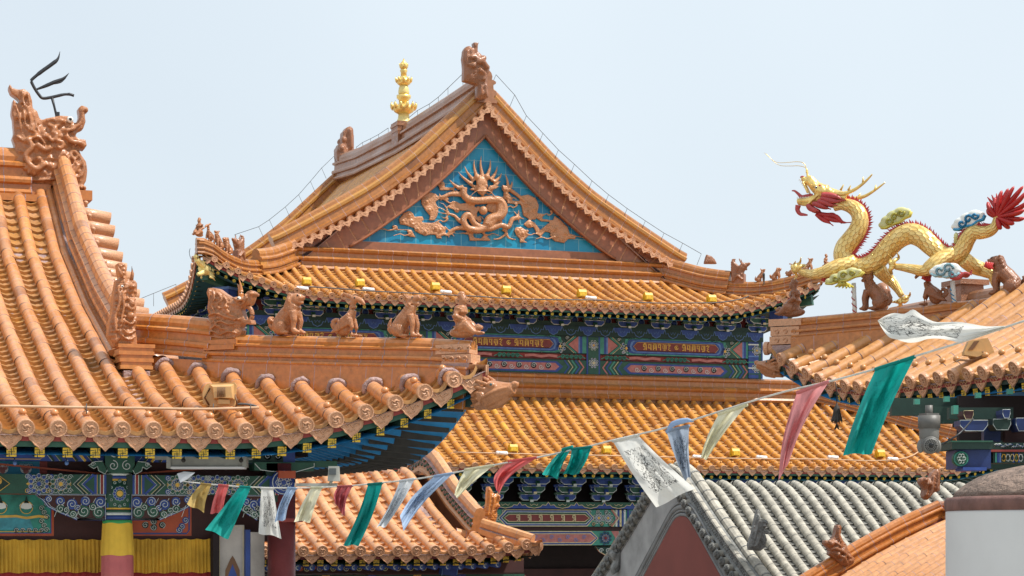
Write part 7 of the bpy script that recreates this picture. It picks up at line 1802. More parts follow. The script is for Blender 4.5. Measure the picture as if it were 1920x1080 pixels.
# legs with scaled skin, claws as sub-parts
def leg(pts, r0, depth, claws, wrist):
    cc, rr_ = fine(pts, r0, 5); m = MB(); n = len(cc)
    m.tube([DP(p.x, p.y, depth*min(1, i/8)) for i, p in enumerate(cc)], [r*kd for r in rr_], 14, 0, .5, up=AXH, uv=.8); L = m.build('leg', 'gold_leaf', dr)
    for c in claws:
        m = MB(); c3 = catmull([DP(wrist[0], wrist[1], depth)]+[DP(x, y, depth+(.04 if j % 2 else -.03)) for j, (x, y) in enumerate(c)], 4); n = len(c3)
        m.tube(c3, [(15-13*(i/(n-1))**1.5)*kd for i in range(n)], 8, 0, .5, up=AXH); m.build('claw', 'gold_plain', L)
    return L
leg([(640, 745), (570, 765), (490, 800), (420, 815), (370, 808), (335, 795)], [52, 48, 36, 28, 22, 17], -.12, [[(315, 770), (330, 745), (350, 718)], [(305, 790), (312, 820), (310, 848)], [(300, 775), (296, 755), (318, 740)], [(340, 775), (362, 760), (370, 778)]], (325, 795))
leg([(780, 770), (810, 810), (850, 850), (880, 890), (905, 930)], [44, 36, 28, 21, 17], .12, [[(930, 945), (945, 925), (960, 908)], [(890, 965), (860, 962), (845, 970)], [(900, 975), (895, 985), (885, 992)], [(925, 965), (935, 945), (925, 925)]], (908, 950))
leg([(1235, 690), (1170, 725), (1110, 775), (1070, 795), (1010, 785), (950, 775), (905, 770)], [48, 46, 40, 32, 26, 21, 17], -.12, [[(880, 750), (870, 715), (868, 700)], [(880, 790), (876, 810), (880, 828)], [(900, 740), (918, 715), (920, 690)], [(885, 770), (868, 775), (866, 790)]], (895, 768))
leg([(1290, 715), (1340, 755), (1400, 775), (1450, 800), (1465, 850), (1480, 890), (1493, 925)], [42, 42, 38, 34, 26, 16, 5], .12, [[(1470, 800), (1478, 780), (1466, 765)]], (1455, 805))
# head: skull, upper and lower jaw fused into one carved body
def W2(x, y, d=0.0): return DP((1430+x/6-1400)*3.177, (270+y/6-260)*3.177, d)
hd = MB(); kk = (W2(1, 0)-W2(0, 0)).length
def T2(pts, r, flat=None, d=0.0): 
    c = catmull([W2(p[0], p[1], d) for p in pts], 4); n = len(c)
    rr_ = [r[0]+(r[1]-r[0])*i/(n-1) for i in range(n)] if len(r) == 2 else [r[min(int(i/4), len(r)-1)] for i in range(n)]
    hd.tube(c, [q*kk for q in rr_], 12, 0, up=AXH, flat=flat)
T2([(950, 610), (840, 590), (720, 560), (620, 520)], [60, 85], 1.0)
T2([(720, 540), (630, 510), (560, 440), (530, 390)], [70, 42], 1.1); T2([(560, 440), (500, 420), (450, 385)], [40, 22], 1.2); hd.ell(W2(455, 385), (26*kk,)*3); hd.ell(W2(530, 390), (34*kk, 50*kk, 34*kk))
T2([(520, 420), (510, 370), (500, 320), (495, 280)], [20, 7])
T2([(680, 600), (600, 620), (520, 635), (440, 640), (390, 650)], [55, 26], 1.1); T2([(540, 660), (470, 670), (400, 665)], [28, 16], 1.3)
for x, y, r in ((600, 470, 28), (640, 500, 34), (700, 540, 40), (680, 500, 30), (760, 540, 40), (800, 560, 34)):
    for s_ in (-1, 1): hd.ell(W2(x, y, s_*50*kk), (r*kk,)*3)
for s_ in (-1, 1):
    hd.tube(catmull([W2(660, 560, s_*.05), W2(620, 600, s_*.06), W2(560, 650, s_*.055), W2(520, 690, s_*.05)], 4), 14*kk, 6); hd.tube([W2(520, 560, s_*.04), W2(500, 510, s_*.04), W2(460, 430, s_*.035)], 12*kk, 6)
hb_ = sculpt('head', hd, 'gold_plain', dr, .0065, 1)
for s_ in (-1, 1):
    e = MB(); q = W2(628, 500, s_*66*kk); e.ell(q, 20*kk); eo = e.build('eye', 'eye_white', hb_); e = MB(); e.ell(q+AXH*s_*13*kk-V(0, 0, .002), 11*kk); e.build('pupil', 'eye_black', dr)
    e = MB(); q = W2(660, 480, s_*55*kk); e.ell(q, (22*kk, 22*kk, 14*kk)); e.build('brow', 'tail_red', hb_)
e = MB(); e.ell(W2(447, 372), (24*kk, 30*kk, 14*kk)); e.build('nose', 'mane_red', hb_)
e = MB()
for s_ in (-1, 1):
    for i in range(9): f = i/8; x, y = 425+f*110, 400+f*150; e.tube([W2(x, y, s_*.03), W2(x-8, y+22, s_*.03)], [7*kk, 1*kk], 5)
    for i in range(8): f = i/7; e.tube([W2(400+f*130, 620-f*5, s_*.03), W2(398+f*130, 598-f*5, s_*.03)], [7*kk, 1*kk], 5)
e.build('teeth', 'eye_white', hb_)
e = MB(); c = catmull([W2(560, 590), W2(500, 590), W2(440, 595), W2(400, 560), (W2(360, 528)), W2(328, 526)], 4); e.tube(c, [(22-18*i/(len(c)-1))*kk for i in range(len(c))], 8, 0, up=AXH, flat=1.4); e.build('tongue', 'mane_red', hb_)
e = MB(); c = catmull([W2(400, 690), W2(392, 740), W2(420, 785), W2(470, 795), W2(505, 800)], 4); e.tube(c, [(32-24*i/(len(c)-1))*kk for i in range(len(c))], 8, 0, up=AXH); e.build('chin_beard', 'mane_red', dr)
# antlers
for s_, pts, tines in ((-1, [(800, 550), (880, 570), (960, 560), (1060, 520), (1160, 450), (1230, 385), (1260, 355)], [((900, 520), (935, 470)), ((985, 520), (1015, 480)), ((1150, 440), (1155, 385))]), (1, [(820, 590), (900, 600), (1000, 605), (1120, 580), (1220, 520), (1300, 460), (1350, 418)], [((1040, 585), (1080, 540)), ((1240, 500), (1248, 450))])):
    e = MB(); c = catmull([W2(x, y, s_*.04-.10*s_*0+s_*.05*(i/6)) for i, (x, y) in enumerate(pts)], 4); n = len(c); e.tube(c, [(30-24*(i/(n-1)))*kk for i in range(n)], 9, 0, up=AXH)
    for a, b in tines: e.tube([W2(a[0], a[1]+12, s_*.07), W2(*b, s_*.08)], [14*kk, 5*kk], 7)
    e.build('antler', 'gold_plain', dr)
for dy in (0, 1):
    e = MB(); c = catmull([W2(*p, (dy-.5)*.06) for p in ((500, 330), (495, 260-dy*-30), (460, 215+dy*40), (390, 205+dy*35), (300, 212+dy*30), (190, 215+dy*22), (120, 185+dy*12), (60, 130+dy*5), (25, 102))], 5); n = len(c); e.tube(c, [(4.5-3*i/(n-1))*kk for i in range(n)], 6, 0); e.build('whisker', 'gold_plain', dr)
# mane locks and throat beard
def lock(pts, r, mat='mane_red', name='mane_lock', d=0.0):
    e = MB(); c = catmull([W2(*p, d) for p in pts], 4); n = len(c); e.tube(c, [max(1.5, r*math.sin(min(1, .25+i/(n-1)*.9)*PI*.95)+2)*kk for i in range(n)], 9, 0, up=AXH); return e.build(name, mat, dr)
for i, pts in enumerate((((690, 580), (780, 590), (870, 610), (945, 650)), ((680, 615), (770, 640), (860, 655), (960, 640)), ((640, 650), (720, 665), (780, 690), (860, 700)), ((580, 680), (650, 690), (700, 710), (750, 725)), ((520, 690), (560, 735), (620, 750), (650, 765)))):
    for s_ in (-1, 1): lock(pts, 30, d=s_*(.075-.006*i))
for pts in (((600, 790), (680, 850), (740, 880), (795, 920)), ((680, 820), (780, 850), (850, 870), (890, 895)), ((740, 800), (830, 820), (900, 880), (1000, 882)), ((620, 780), (720, 800), (800, 790), (840, 810))): lock(pts, 24, 'tail_red', 'throat_beard')
# flaming tail: fan of blades
base = (1490, 470); tips = [(1430, 410), (1445, 380), (1475, 345), (1510, 310), (1555, 290), (1600, 285), (1640, 280), (1652, 330), (1652, 380), (1652, 430), (1640, 470), (1600, 500), (1560, 525), (1520, 540), (1460, 490)]
tips = [(1428, 415), (1440, 378), (1477, 345), (1525, 310), (1555, 292), (1598, 285), (1645, 278), (1668, 320), (1672, 370), (1660, 425), (1652, 470), (1600, 508), (1560, 530), (1508, 545)]
for i, tp in enumerate(tips):
    e = MB(); mid = ((base[0]+tp[0]*2)/3+(-6 if i < 7 else 8), (base[1]+tp[1]*2)/3+8); c = catmull([DP(*base), DP(*mid, .03*(-1)**i), DP(*tp, .03*(-1)**i)], 6); n = len(c)
    e.tube(c, [(8+20*math.sin(PI*min(1, .15+.8*j/(n-1))))*kd*(1 if j < n-1 else .1) for j in range(n)], 8, 0, up=AXH, flat=.5); e.build('tail_blade', 'tail_red', dr)
for i in range(10):
    a = -2.3+i*.25; e = MB(); L_ = 95; e.tube([DP(1500, 440, .04), DP(1500+math.cos(a)*L_*.6, 420+math.sin(a)*L_*.5, .06), DP(1500+math.cos(a+.08)*L_*1.25, 415+math.sin(a)*L_, .04)], [9*kd, 12*kd, 2*kd], 7, 0, up=AXH); e.build('tail_blade', 'tail_red', dr)
e = MB()
for (x, y), s_ in (((485, 840), 1), ((1080, 830), 1), ((1450, 760), 1)):
    for q in range(4): e.tube([DP(x+8*q, y-18, -.12+.02*q), DP(x-10+8*q, y+8, -.12+.02*q), DP(x+14+6*q, y+26, -.1)], [10*kd, 12*kd, 2*kd], 6, 0, up=AXH)
e.build('elbow_tuft', 'tail_red', dr)
# painted clouds fixed to the sculpture
def cloud(name, cx, cy, w, h, tilt, cols, swirls, d):
    a = math.radians(tilt); R2_ = lambda x, y: (cx+x*math.cos(a)-y*math.sin(a), cy+x*math.sin(a)+y*math.cos(a))
    m = MB()
    lob = [(-.5, .12, .24), (-.28, .0, .36), (0, -.08, .42), (.26, -.14, .38), (.46, -.06, .22), (.1, .2, .3), (-.22, .2, .28), (.34, .1, .24)]
    for x, y, r in lob:
        q = R2_(x*w, y*h*1.2); m.ell(DP(*q, d), (r*h*kd*1.6, .03, r*h*kd*1.12), 0, R=Matrix((AXH.cross(V(0, 0, 1)), AXH, V(0, 0, 1))).transposed(), nu=14, nv=10)
    b = sculpt(name, m, cols[0], dr, .008, 2)
    m = MB()
    for (x, y, r, dr_) in swirls:
        for s_ in (-1, 1):
            for ring in range(2):
                pts = [R2_(x*w+math.cos(t*.6*dr_)*r*h*(1-.075*t)*(1-.0*ring), y*h+math.sin(t*.6*dr_)*r*h*(1-.075*t)) for t in range(12)]
                m.tube([DP(*p, d+s_*.030) for p in pts], (.095*h*(1-.0*ring))*kd, 6, ring*0, up=AXH)
    for s_ in (-1, 1):
        pts = [R2_(x*w, y*h) for x, y in ((-.62, .30), (-.45, .46), (-.2, .40), (.05, .50), (.3, .34), (.5, .36), (.62, .08))]; m.tube([DP(*p, d+s_*.02) for p in pts], .09*h*kd, 6, 0, up=AXH)
    m.build('swirl', cols[1], b); return b
cloud('cloud', 885, 470, 165, 75, -24, ('cloud_cream', 'cloud_yellow'), ((-.24, .1, .32, 1), (.0, -.02, .30, -1), (.27, -.12, .32, 1)), 0)
cloud('cloud', 1322, 485, 165, 75, -20, ('cloud_white', 'cloud_blue'), ((-.26, .12, .34, 1), (.02, -.02, .36, -1), (.28, -.1, .30, 1)), 0)
cloud('cloud', 615, 830, 190, 62, -14, ('cloud_cream', 'cloud_yellow'), ((-.26, .1, .34, 1), (.0, -.02, .34, -1), (.27, -.1, .30, 1)), -.2)
cloud('cloud', 1215, 800, 135, 78, 4, ('cloud_white', 'cloud_ltblue'), ((-.22, .05, .42, 1), (.12, -.15, .42, -1), (.3, .2, .3, 1)), -.2)
for s_ in range(4): e = MB(); c = catmull([DP(1250, 830, -.2+.03*s_), DP(1290, 840-8*s_, -.2+.03*s_), DP(1330, 815+4*s_, -.2+.03*s_), DP(1370, 825-10*s_, -.2)], 4); e.tube(c, [22*kd*(1-.9*i/(len(c)-1)) for i in range(len(c))], 7, 0, up=AXH); e.build('cloud_ribbon', 'mane_red', dr)
e = MB(); 
for i in range(6): c = catmull([DP(600, 870, -.2), DP(580+12*i, 885, -.2+.02*i), DP(560+22*i, 905-3*abs(i-3), -.2)], 4); e.tube(c, [14*kd*(1-.8*j/(len(c)-1)) for j in range(len(c))], 7, 0, up=AXH)
e.build('cloud_ribbon', 'cloud_yellow', dr)
for x0, y0, x1, y1, cm in ((638, 860, 645, 1035, 'mane_red'), (1226, 850, 1240, 975, 'cloud_blue')):
    e = MB(); a, b = DP(x0, y0, -.0), DP(x1, y1, -.0); b = b-V(0, 0, .05); e.tube([a, b], 12.5*kd, 12, 0); p_ = e.build('post', 'cloud_white', dr)
    e = MB(); L_ = (b-a)
    for k in range(4):
        c = a+L_*(.12+.22*k); e.tube([c+V(math.cos(t*.7+k)*13.5*kd, math.sin(t*.7+k)*13.5*kd, -.012*t) for t in range(6)], .006, 5, 0)
    e.build('painted_stripe', cm, p_)
e = MB(); q = DP(1247, 625); e.lathe([(12*kd, 0), (11*kd, 30*kd), (15*kd, 32*kd), (10*kd, 40*kd), (13*kd, 46*kd), (8*kd, 55*kd), (1*kd, 62*kd)], q, 14, 0); e.build('lotus_cap', 'cloud_cream', dr)
# =============================================================== PRAYER FLAGS
inv0, inv1 = 1/15.4, 1/8.0
def depth(px): f = (px-345)/(1920-345); return 1/(inv0+(inv1-inv0)*f)
ROPE = [(345, 903), (393, 908), (460, 913), (552, 915), (640, 912), (716, 905), (780, 898), (852, 886), (925, 872), (1005, 858), (1098, 838), (1150, 825), (1232, 806), (1300, 787), (1410, 752), (1480, 732), (1555, 715), (1640, 692), (1715, 668), (1800, 642), (1925, 600)]
rp_ = [Pd(x, y, depth(x)) for x, y in ROPE]
m = MB(); cc = catmull(rp_, 5); m.tube(cc, [.0045*depth_ for depth_ in [1]*len(cc)], 7, 0, .5)
o = m.build('flag_rope', 'rope_white'); tag(o, 'thin pale rope strung with prayer flags, rising from lower left to the right edge', 'rope')
GF_ = 'prayer flags on the rope'
def flag(label, quad, mat, org=(0, 0), sc=1.0, amp=.03, waves=1.5, bow=0.0, sway=.0, nx=14, ny=20, phase=0, twist=0, fold=None):
    """quad: top-left, top-right, bottom-right, bottom-left in crop pixels"""
    Q4 = [(org[0]+x/sc, org[1]+y/sc) for x, y in quad]; xm = (Q4[0][0]+Q4[1][0])/2; D = depth(xm); m = MB(); vs = []; st = []
    for j in range(ny+1):
        f = j/ny
        for i in range(nx+1):
            e = i/nx; x = (Q4[0][0]*(1-e)+Q4[1][0]*e)*(1-f)+(Q4[3][0]*(1-e)+Q4[2][0]*e)*f; y = (Q4[0][1]*(1-e)+Q4[1][1]*e)*(1-f)+(Q4[3][1]*(1-e)+Q4[2][1]*e)*f
            x += bow*math.sin(PI*f)+sway*math.sin(2*PI*f+1); y += abs(bow)*.08*math.sin(PI*e)*f+1.6*math.sin(e*7+phase)*f
            dd = amp*f**.5*(math.sin(2*PI*waves*e+phase+2.2*f)+.45*math.sin(2*PI*waves*2.1*e+1.7*phase-3*f))+twist*(e-.5)*f+.022*f**.5*noise.noise(Vector((e*3.1+phase*5, f*4.3, phase)))+.008*noise.noise(Vector((e*9+phase*3, f*11, 2)))
            vs.append(Pd(x, y, (depth(x) if j == 0 else D+(depth(x)-D)*(1-f))+dd)); st.append((e, f, 0))
    m.add(vs, [(j*(nx+1)+i, j*(nx+1)+i+1, (j+1)*(nx+1)+i+1, (j+1)*(nx+1)+i) for j in range(ny) for i in range(nx)], 0, .5, True, st)
    # doubled hem over the rope
    hem = [vs[i] for i in range(nx+1)]; m.tube(hem, .008, 6, 0, .5)
    o = m.build('prayer_flag', mat); return tag(o, label, 'prayer flag', GF_)
c4 = dict(org=(0, 800), sc=3.856); c5 = dict(org=(440, 800), sc=3.31); c8 = dict(org=(880, 800), sc=3.69); c5b = dict(org=(820, 680), sc=3.31); c7 = dict(org=(1400, 560), sc=3.177)
flag('small ochre flag at the far left end of the rope', [(1455, 412), (1530, 420), (1475, 620), (1352, 560)], 'flag_ochre', **c4, bow=-3)
flag('small faded red flag between the ochre flag and the first teal flag', [(1582, 422), (1655, 428), (1608, 632), (1520, 625)], 'flag_red', **c4, bow=-2, phase=1)
flag('teal flag blown to the left, third from the left end', [(1735, 432), (1815, 438), (1650, 812), (1483, 740)], 'flag_teal', **c4, phase=2, amp=.04)
flag('narrow white flag with black printing hanging straight, third from the dark corner column', [(165, 382), (238, 384), (290, 692), (148, 660)], 'flag_white', **c5, phase=.5)
flag('light blue crumpled flag touching the narrow white printed flag', [(330, 380), (385, 384), (315, 575), (248, 592)], 'flag_blue', **c5, phase=2.5, bow=-4, amp=.05)
flag('plain cream flag in front of the red corner column edge', [(475, 378), (545, 378), (468, 592), (368, 586)], 'flag_cream', **c5, phase=1.5, bow=-2)
flag('dark red crumpled short flag between the cream flag and the long teal flag', [(640, 372), (732, 368), (685, 560), (625, 480)], 'flag_dull_red', **c5, phase=3, amp=.07, waves=2.2, bow=-5)
flag('long narrow teal flag with dark printing above the small hall roof', [(828, 358), (918, 350), (768, 738), (674, 735)], 'flag_teal_dark', **c5, phase=.3, bow=4)
flag('pale grey-white printed flag slanting left of the light blue ribbon flag', [(1025, 338), (1118, 324), (935, 622), (880, 622)], 'flag_white2', **c5, phase=2, bow=3, amp=.05)
flag('light blue flag twisted to a ribbon with dark print at its tip', [(1240, 308), (1358, 288), (1048, 645), (1026, 548)], 'flag_blue', **c5, phase=1, bow=-8, amp=.05)
flag('cream flag blown into a slim wedge left of the pink-red one', [(1430, 268), (1608, 240), (1385, 442), (1362, 425)], 'flag_cream', **c5, phase=2.7, bow=-3, amp=.05)
flag('pink-red flag folded to a point right of the cream wedge', [(1700, 215), (1880, 192), (1640, 415), (1622, 385)], 'flag_red', **c5, phase=.9, bow=-14, amp=.07)
o = flag('left one of two short teal flags bunched together at mid rope', [(640, 160), (714, 138), (610, 358), (503, 325)], 'flag_teal', **c8, phase=.9, bow=-3, amp=.06)
o = flag('right one of two short teal flags bunched together at mid rope', [(708, 156), (845, 140), (755, 328), (648, 330)], 'flag_teal_dark', **c8, phase=2.9, bow=3, amp=.06)
flag('big white flag with black printed figures, lower centre over the grey gable', [(993, 100), (1168, 60), (1562, 425), (1292, 557)], 'flag_white', **c8, phase=.2, bow=-3, amp=.04, waves=1)
flag('grey-blue densely printed flag knotted round the rope above the grey gable', [(1422, 425), (1562, 392), (1572, 705), (1538, 730)], 'flag_grey_blue', **c5b, phase=1.2, bow=-2, amp=.04)
flag('cream flag pulled to a thin slanting strip right of the grey-blue flag', [(1745, 322), (1922, 262), (1672, 600), (1632, 592)], 'flag_cream', **c5b, phase=2.1, bow=-4, amp=.05)
flag('long faded pink flag tapering to a tail, left of the big teal flag', [(300, 560), (492, 492), (248, 980), (190, 1078)], 'flag_pink', **c7, phase=.4, bow=-8, amp=.05)
flag('big teal flag in front of the pavilion eave', [(768, 420), (1003, 345), (745, 922), (573, 930)], 'flag_teal', **c7, phase=1.9, bow=-4, amp=.07, nx=22, ny=30, waves=1.3)
# knots/folds on two flags
m = MB(); c = catmull([Pd(1250, 812, depth(1270)-.02), Pd(1262, 795, depth(1270)-.05), Pd(1285, 788, depth(1280)-.05), Pd(1300, 790, depth(1290)-.03)], 5); m.tube(c, [.004, .007, .009, .011, .012, .014, .012, .013, .012, .012, .010, .011, .009, .008, .006, .003], 8, 0)
for o_ in bpy.data.objects:
    if o_.get('label', '').startswith('grey-blue densely'): k_ = m.build('knot', 'flag_blue', o_)
# white flag blown flat at the right
m = MB(); up_ = [(780, 130), (830, 100), (880, 85), (940, 90), (990, 64), (1040, 95), (1110, 135), (1180, 140), (1260, 138), (1340, 150), (1430, 165), (1535, 162)]
lo_ = [(782, 134), (815, 190), (850, 230), (900, 245), (960, 262), (1020, 258), (1080, 240), (1150, 238), (1220, 250), (1270, 256), (1400, 215), (1540, 168)]
vs, st = [], []; n = len(up_); cu = catmull([(a, b, 0) for a, b in up_], 3); cl = catmull([(a, b, 0) for a, b in lo_], 3); n = len(cu); R8 = 10
for j in range(R8+1):
    for i in range(n):
        p = cu[i].lerp(cl[i], j/R8); px, py = 1400+p.x/3.177, 560+p.y/3.177; f = i/(n-1)
        vs.append(Pd(px, py, depth(px)+.05*math.sin(f*9+j*.25)*(1-f*.6)+.02*math.sin(j*1.1+f*5))); st.append((f*.95+.1, j/R8, 0))
m.add(vs, [(j*n+i, j*n+i+1, (j+1)*n+i+1, (j+1)*n+i) for j in range(R8) for i in range(n-1)], 0, .5, True, st)
o = m.build('prayer_flag', 'flag_white'); tag(o, 'white printed flag blown level against the pavilion roof, topmost of the flags', 'prayer flag', GF_)
m = MB(); a = Pd(340, 890, 15.2)
m.add([Pd(338, 905, 15.3), Pd(332, 888, 15.35), Pd(345, 884, 15.3), Pd(366, 886, 15.3), Pd(352, 898, 15.28)], [(0, 1, 2, 3, 4)], 0)
o = m.build('rag', 'flag_white2'); tag(o, 'grey torn rag caught on the beam at the left end of the rope', 'rag')
# =============================================================== FLOODLIGHTS, CABLES, CAMERA, BELL
def flood(mat, name='floodlight'):
    t = thing(name, '', 'floodlight'); m = MB()
    pr = [(-.115, .02), (-.10, .16), (-.055, .235), (.10, .215), (.135, .05), (.10, .0)]
    m.prism([(0, y, z) for y, z in pr], (1, 0, 0), 0, .5, .24)
    for k in range(5): m.box((-.08+.04*k, .145, .13), (.012, .03, .13), 0)
    m.build('housing', mat, t)
    m = MB(); m.box((0, -.118, .10), (.20, .008, .12), 0, R=Matrix.Rotation(-.1, 3, 'X')); m.build('lens', mat, t)
    for s_ in (-1, 1): m = MB(); m.tube([(s_*.135, .03, .12), (s_*.135, .0, .0), (s_*.10, -.01, -.07)], .012, 6, 0); m.box((s_*.09, 0, .25), (.05, .02, .02), 0); m.build('bracket', mat, t)
    return t
fY = flood('lamp_yellow'); first = True; GFl = 'yellow floodlights on the eaves of the main hall'
ups = [(575, 527, 'on the upper eave, leftmost, right above the horned beast and lion'), (675, 530, 'on the upper eave above the bird figure'), (816, 537, 'on the upper eave between the scaly beast and the rider'), (949, 543, 'on the upper eave just right of the rider figure'), (1091, 550, 'on the upper eave above the second beam column'), (1215, 556, 'on the upper eave, sixth from the left'), (1334, 560, 'on the upper eave, paler than the rest and rightmost')]
los = [(962, 840, 'on the lower eave between the red and teal flags'), (1137, 843, 'on the lower eave left of the big white flag'), (1378, 848, 'on the lower eave behind the thin cream flag'), (1650, 850, 'on the lower eave below the big teal flag, rightmost'), (806, 830, 'on the lower eave half hidden by the nearest roof corner')]
def on_face(F, px, py, pn=0.0):
    o_, d_ = CAM, ray(px, py); best = None
    for i in range(4000):
        k_ = 8+i*.012; p = o_+d_*k_
        if F.o == 'F': u, b = p.x, p.y-F.e0
        else: u, b = p.y, p.x-F.e0
        if b > 0 and F.ua < u < F.ub and p.z < F.P(u, b).z+pn: return p, u, b
    return o_+d_*20, 0, 0
for i, (px, py, lab) in enumerate(ups+los):
    F = UF if i < 7 else LF; p, u, b = on_face(F, px, py+8, .08); L_ = 'yellow floodlight '+lab
    if i == 6: L_ = 'pale yellow floodlight on the upper eave, rightmost of its row'
    s_ = .76*(p.x*SN+p.y*CS)/48
    if i == 0: place(fY, p, 0, s_); tag(fY, L_, None, GFl)
    else: copy_thing(fY, p, 0, s_, L_, GFl)
    if i == 6:
        pass
def cable(name, pts, r, mat, lab, cat='cable', group=None, n=5):
    m = MB(); m.tube(catmull(pts, 3) if len(pts) > 2 else pts, r, n, 0); o = m.build(name, mat); return tag(o, lab, cat, group)
cable('cable', [on_face(UF, x, y, .13)[0] for x, y in ((560, 537), (620, 540), (700, 546), (800, 551), (900, 556), (960, 560), (1060, 562), (1130, 563), (1220, 568), (1300, 568), (1350, 567), (1400, 557), (1430, 535), (1432, 514))], .014, 'wire_dark', 'thin black cable linking the yellow lights along the upper eave')
cable('cable', [on_face(LF, x, y, .13)[0] for x, y in ((850, 848), (940, 850), (1020, 852), (1120, 854), (1250, 857), (1400, 860), (1540, 861), (1640, 864), (1700, 858), (1730, 842))], .015, 'cable_tan', 'thin tan cable linking the yellow lights along the lower eave')
GI = 'white insulators on the eave cables'
ins_ = [(UF, 567, 540, 'left end of the upper cable'), (UF, 691, 542, 'upper cable near the bird figure'), (UF, 836, 547, 'upper cable near the robed rider'), (UF, 1108, 558, 'upper cable over the second column'), (LF, 941, 849, 'lower cable left of the red flag'), (LF, 1309, 856, 'lower cable at the grey gable apex'), (LF, 1428, 857, 'lower cable left of the pink flag tail'), (LF, 1562, 857, 'lower cable right of the pink flag tail'), (LF, 1674, 860, 'lower cable, rightmost')]
for F, x, y, lab in ins_:
    m = MB(); p = on_face(F, x, y, .15)[0]; m.tube([p-V(.10, 0, 0), p+V(.10, 0, -.01)], .04, 8, 0); m.ell(p+V(-.1, 0, 0), .042); m.ell(p+V(.1, 0, -.01), .042); o = m.build('insulator', 'insulator'); tag(o, 'white insulator on the '+lab, 'insulator', GI)
# lightning wire standing off the ridges of the main hall, with its pins
def standoff(name, pts, y_or_plane, foot, lab, r=.007):
    P = [y_or_plane(*p) for p in pts]; t = thing(name, lab, 'lightning wire', tuple(P[0])); m = MB(); m.tube(P, r, 5, 0); m.build('wire', 'wire_dark', t)
    for p in P[::1]:
        m = MB(); m.tube([p, p+foot(p)], r*.8, 4, 0); m.build('pin', 'wire_dark', t)
standoff('lightning_wire', [(930, 140), (965, 178), (987, 217), (1018, 250), (1047, 281), (1077, 308), (1110, 339), (1141, 365), (1176, 391), (1210, 414), (1245, 437), (1280, 456), (1315, 476)], lambda x, y: Py(x, y, 47.4), lambda p: V(-.12, 0, -.28), 'thin wire on pins above the right rake ridge of the main hall')
standoff('lightning_wire', [(868, 138), (840, 165), (822, 182), (805, 195), (783, 207), (765, 222)], lambda x, y: Px(x, y, AX), lambda p: V(0, 0, -.42), 'thin wire on pins along the main ridge between the apex and the finial')
standoff('lightning_wire', [(728, 240), (710, 252), (695, 260), (680, 267), (668, 276)], lambda x, y: Px(x, y, AX), lambda p: V(0, 0, -.40), 'thin wire on pins along the main ridge left of the finial')
standoff('lightning_wire', [(626, 293), (603, 315), (582, 340), (560, 365), (535, 388), (505, 412), (485, 425), (440, 440)], lambda x, y: Py(x, y, 60), lambda p: V(.14, 0, -.30), 'thin wire on pins over the far left rake ridge of the main hall')
standoff('lightning_wire', [(330, 533), (288, 550), (256, 563)], lambda x, y: Py(x, y, 58), lambda p: V(0, 0, -.35), 'short wire on pins left of the main hall eave, behind the tall rake beast')
# tan floodlight and conduit on the nearest roof
fb_, u_, b_ = on_face(NF, 412, 760, .09)
t = thing('floodlight', 'tan floodlight lying on the nearest roof, with ribbed back', 'floodlight', tuple(fb_)); k = 17.0/FOC
def LP(x, y, d=0.0): p = Pd(380+(x-975)/2.571, 460+y/2.571, 1); q = ray(380+(x-975)/2.571, 460+y/2.571); Dd = fb_.x*SN+fb_.y*CS+d; return CAM+q*Dd
m = MB(); m.prism([LP(x, y, -.03) for x, y in ((1000, 668), (1130, 662), (1138, 672), (1132, 775), (1010, 778), (978, 760), (976, 712), (988, 680))], V(SN, CS, .0), 0, .5, .05); m.build('rim', 'lamp_tan', t)
m = MB(); F1 = [LP(x, y, -.055) for x, y in ((1010, 672), (1126, 668), (1130, 745), (1030, 745))]; F2 = [LP(x, y, -.15) for x, y in ((1025, 682), (1112, 680), (1118, 735), (1030, 735))]
m.add(F1+F2, [(4, 5, 6, 7), (0, 1, 5, 4), (1, 2, 6, 5), (2, 3, 7, 6), (3, 0, 4, 7)], 0, .5, False); m.box(LP(1075, 755, -.10), (.36*.25, .06, .035), 0); m.build('housing', 'lamp_tan', t)
m = MB()
for k_ in range(6): m.tube([LP(1047+k_*7, 684, -.158), LP(1047+k_*7, 732, -.158)], .0035, 5, 0)
m.build('cooling_slots', 'lamp_tan_dark', t)
m = MB(); m.tube([LP(1010, 690, -.05), LP(985, 735, -.10), LP(1010, 778, -.04)], .008, 6, 0); m.tube([LP(1132, 720, -.05), LP(1140, 760, -.08), LP(1135, 785, -.03)], .008, 6, 0); m.build('bracket', 'lamp_tan_dark', t)
cable('conduit', [Pd(x, y, D) for x, y, D in ((-20, 761, 15.75), (100, 763, 15.9), (250, 765, 16.2), (380, 767, 16.45), (485, 764, 16.7))], .0105, 'cable_tan', 'straight tan conduit running along the nearest eave above the tile nails', 'conduit', n=10)
m = MB()
for x in (162, 400, 470): p = Pd(x, 764, 16.0 if x < 200 else 16.5); m.tube([p+V(0, 0, .03), p+V(0, .0, -.05)], .004, 5, 0)
o = m.build('wire_tie', 'wire_dark'); 
for o_ in bpy.data.objects:
    if o_.name == 'conduit': o.parent = o_
cable('cable', [LP(1140, 768, -.03), LP(1170, 765, -.04), LP(1210, 770, -.04), LP(1234, 776, -.04)], .009, 'wire_dark', 'short dark cable end right of the tan floodlight')
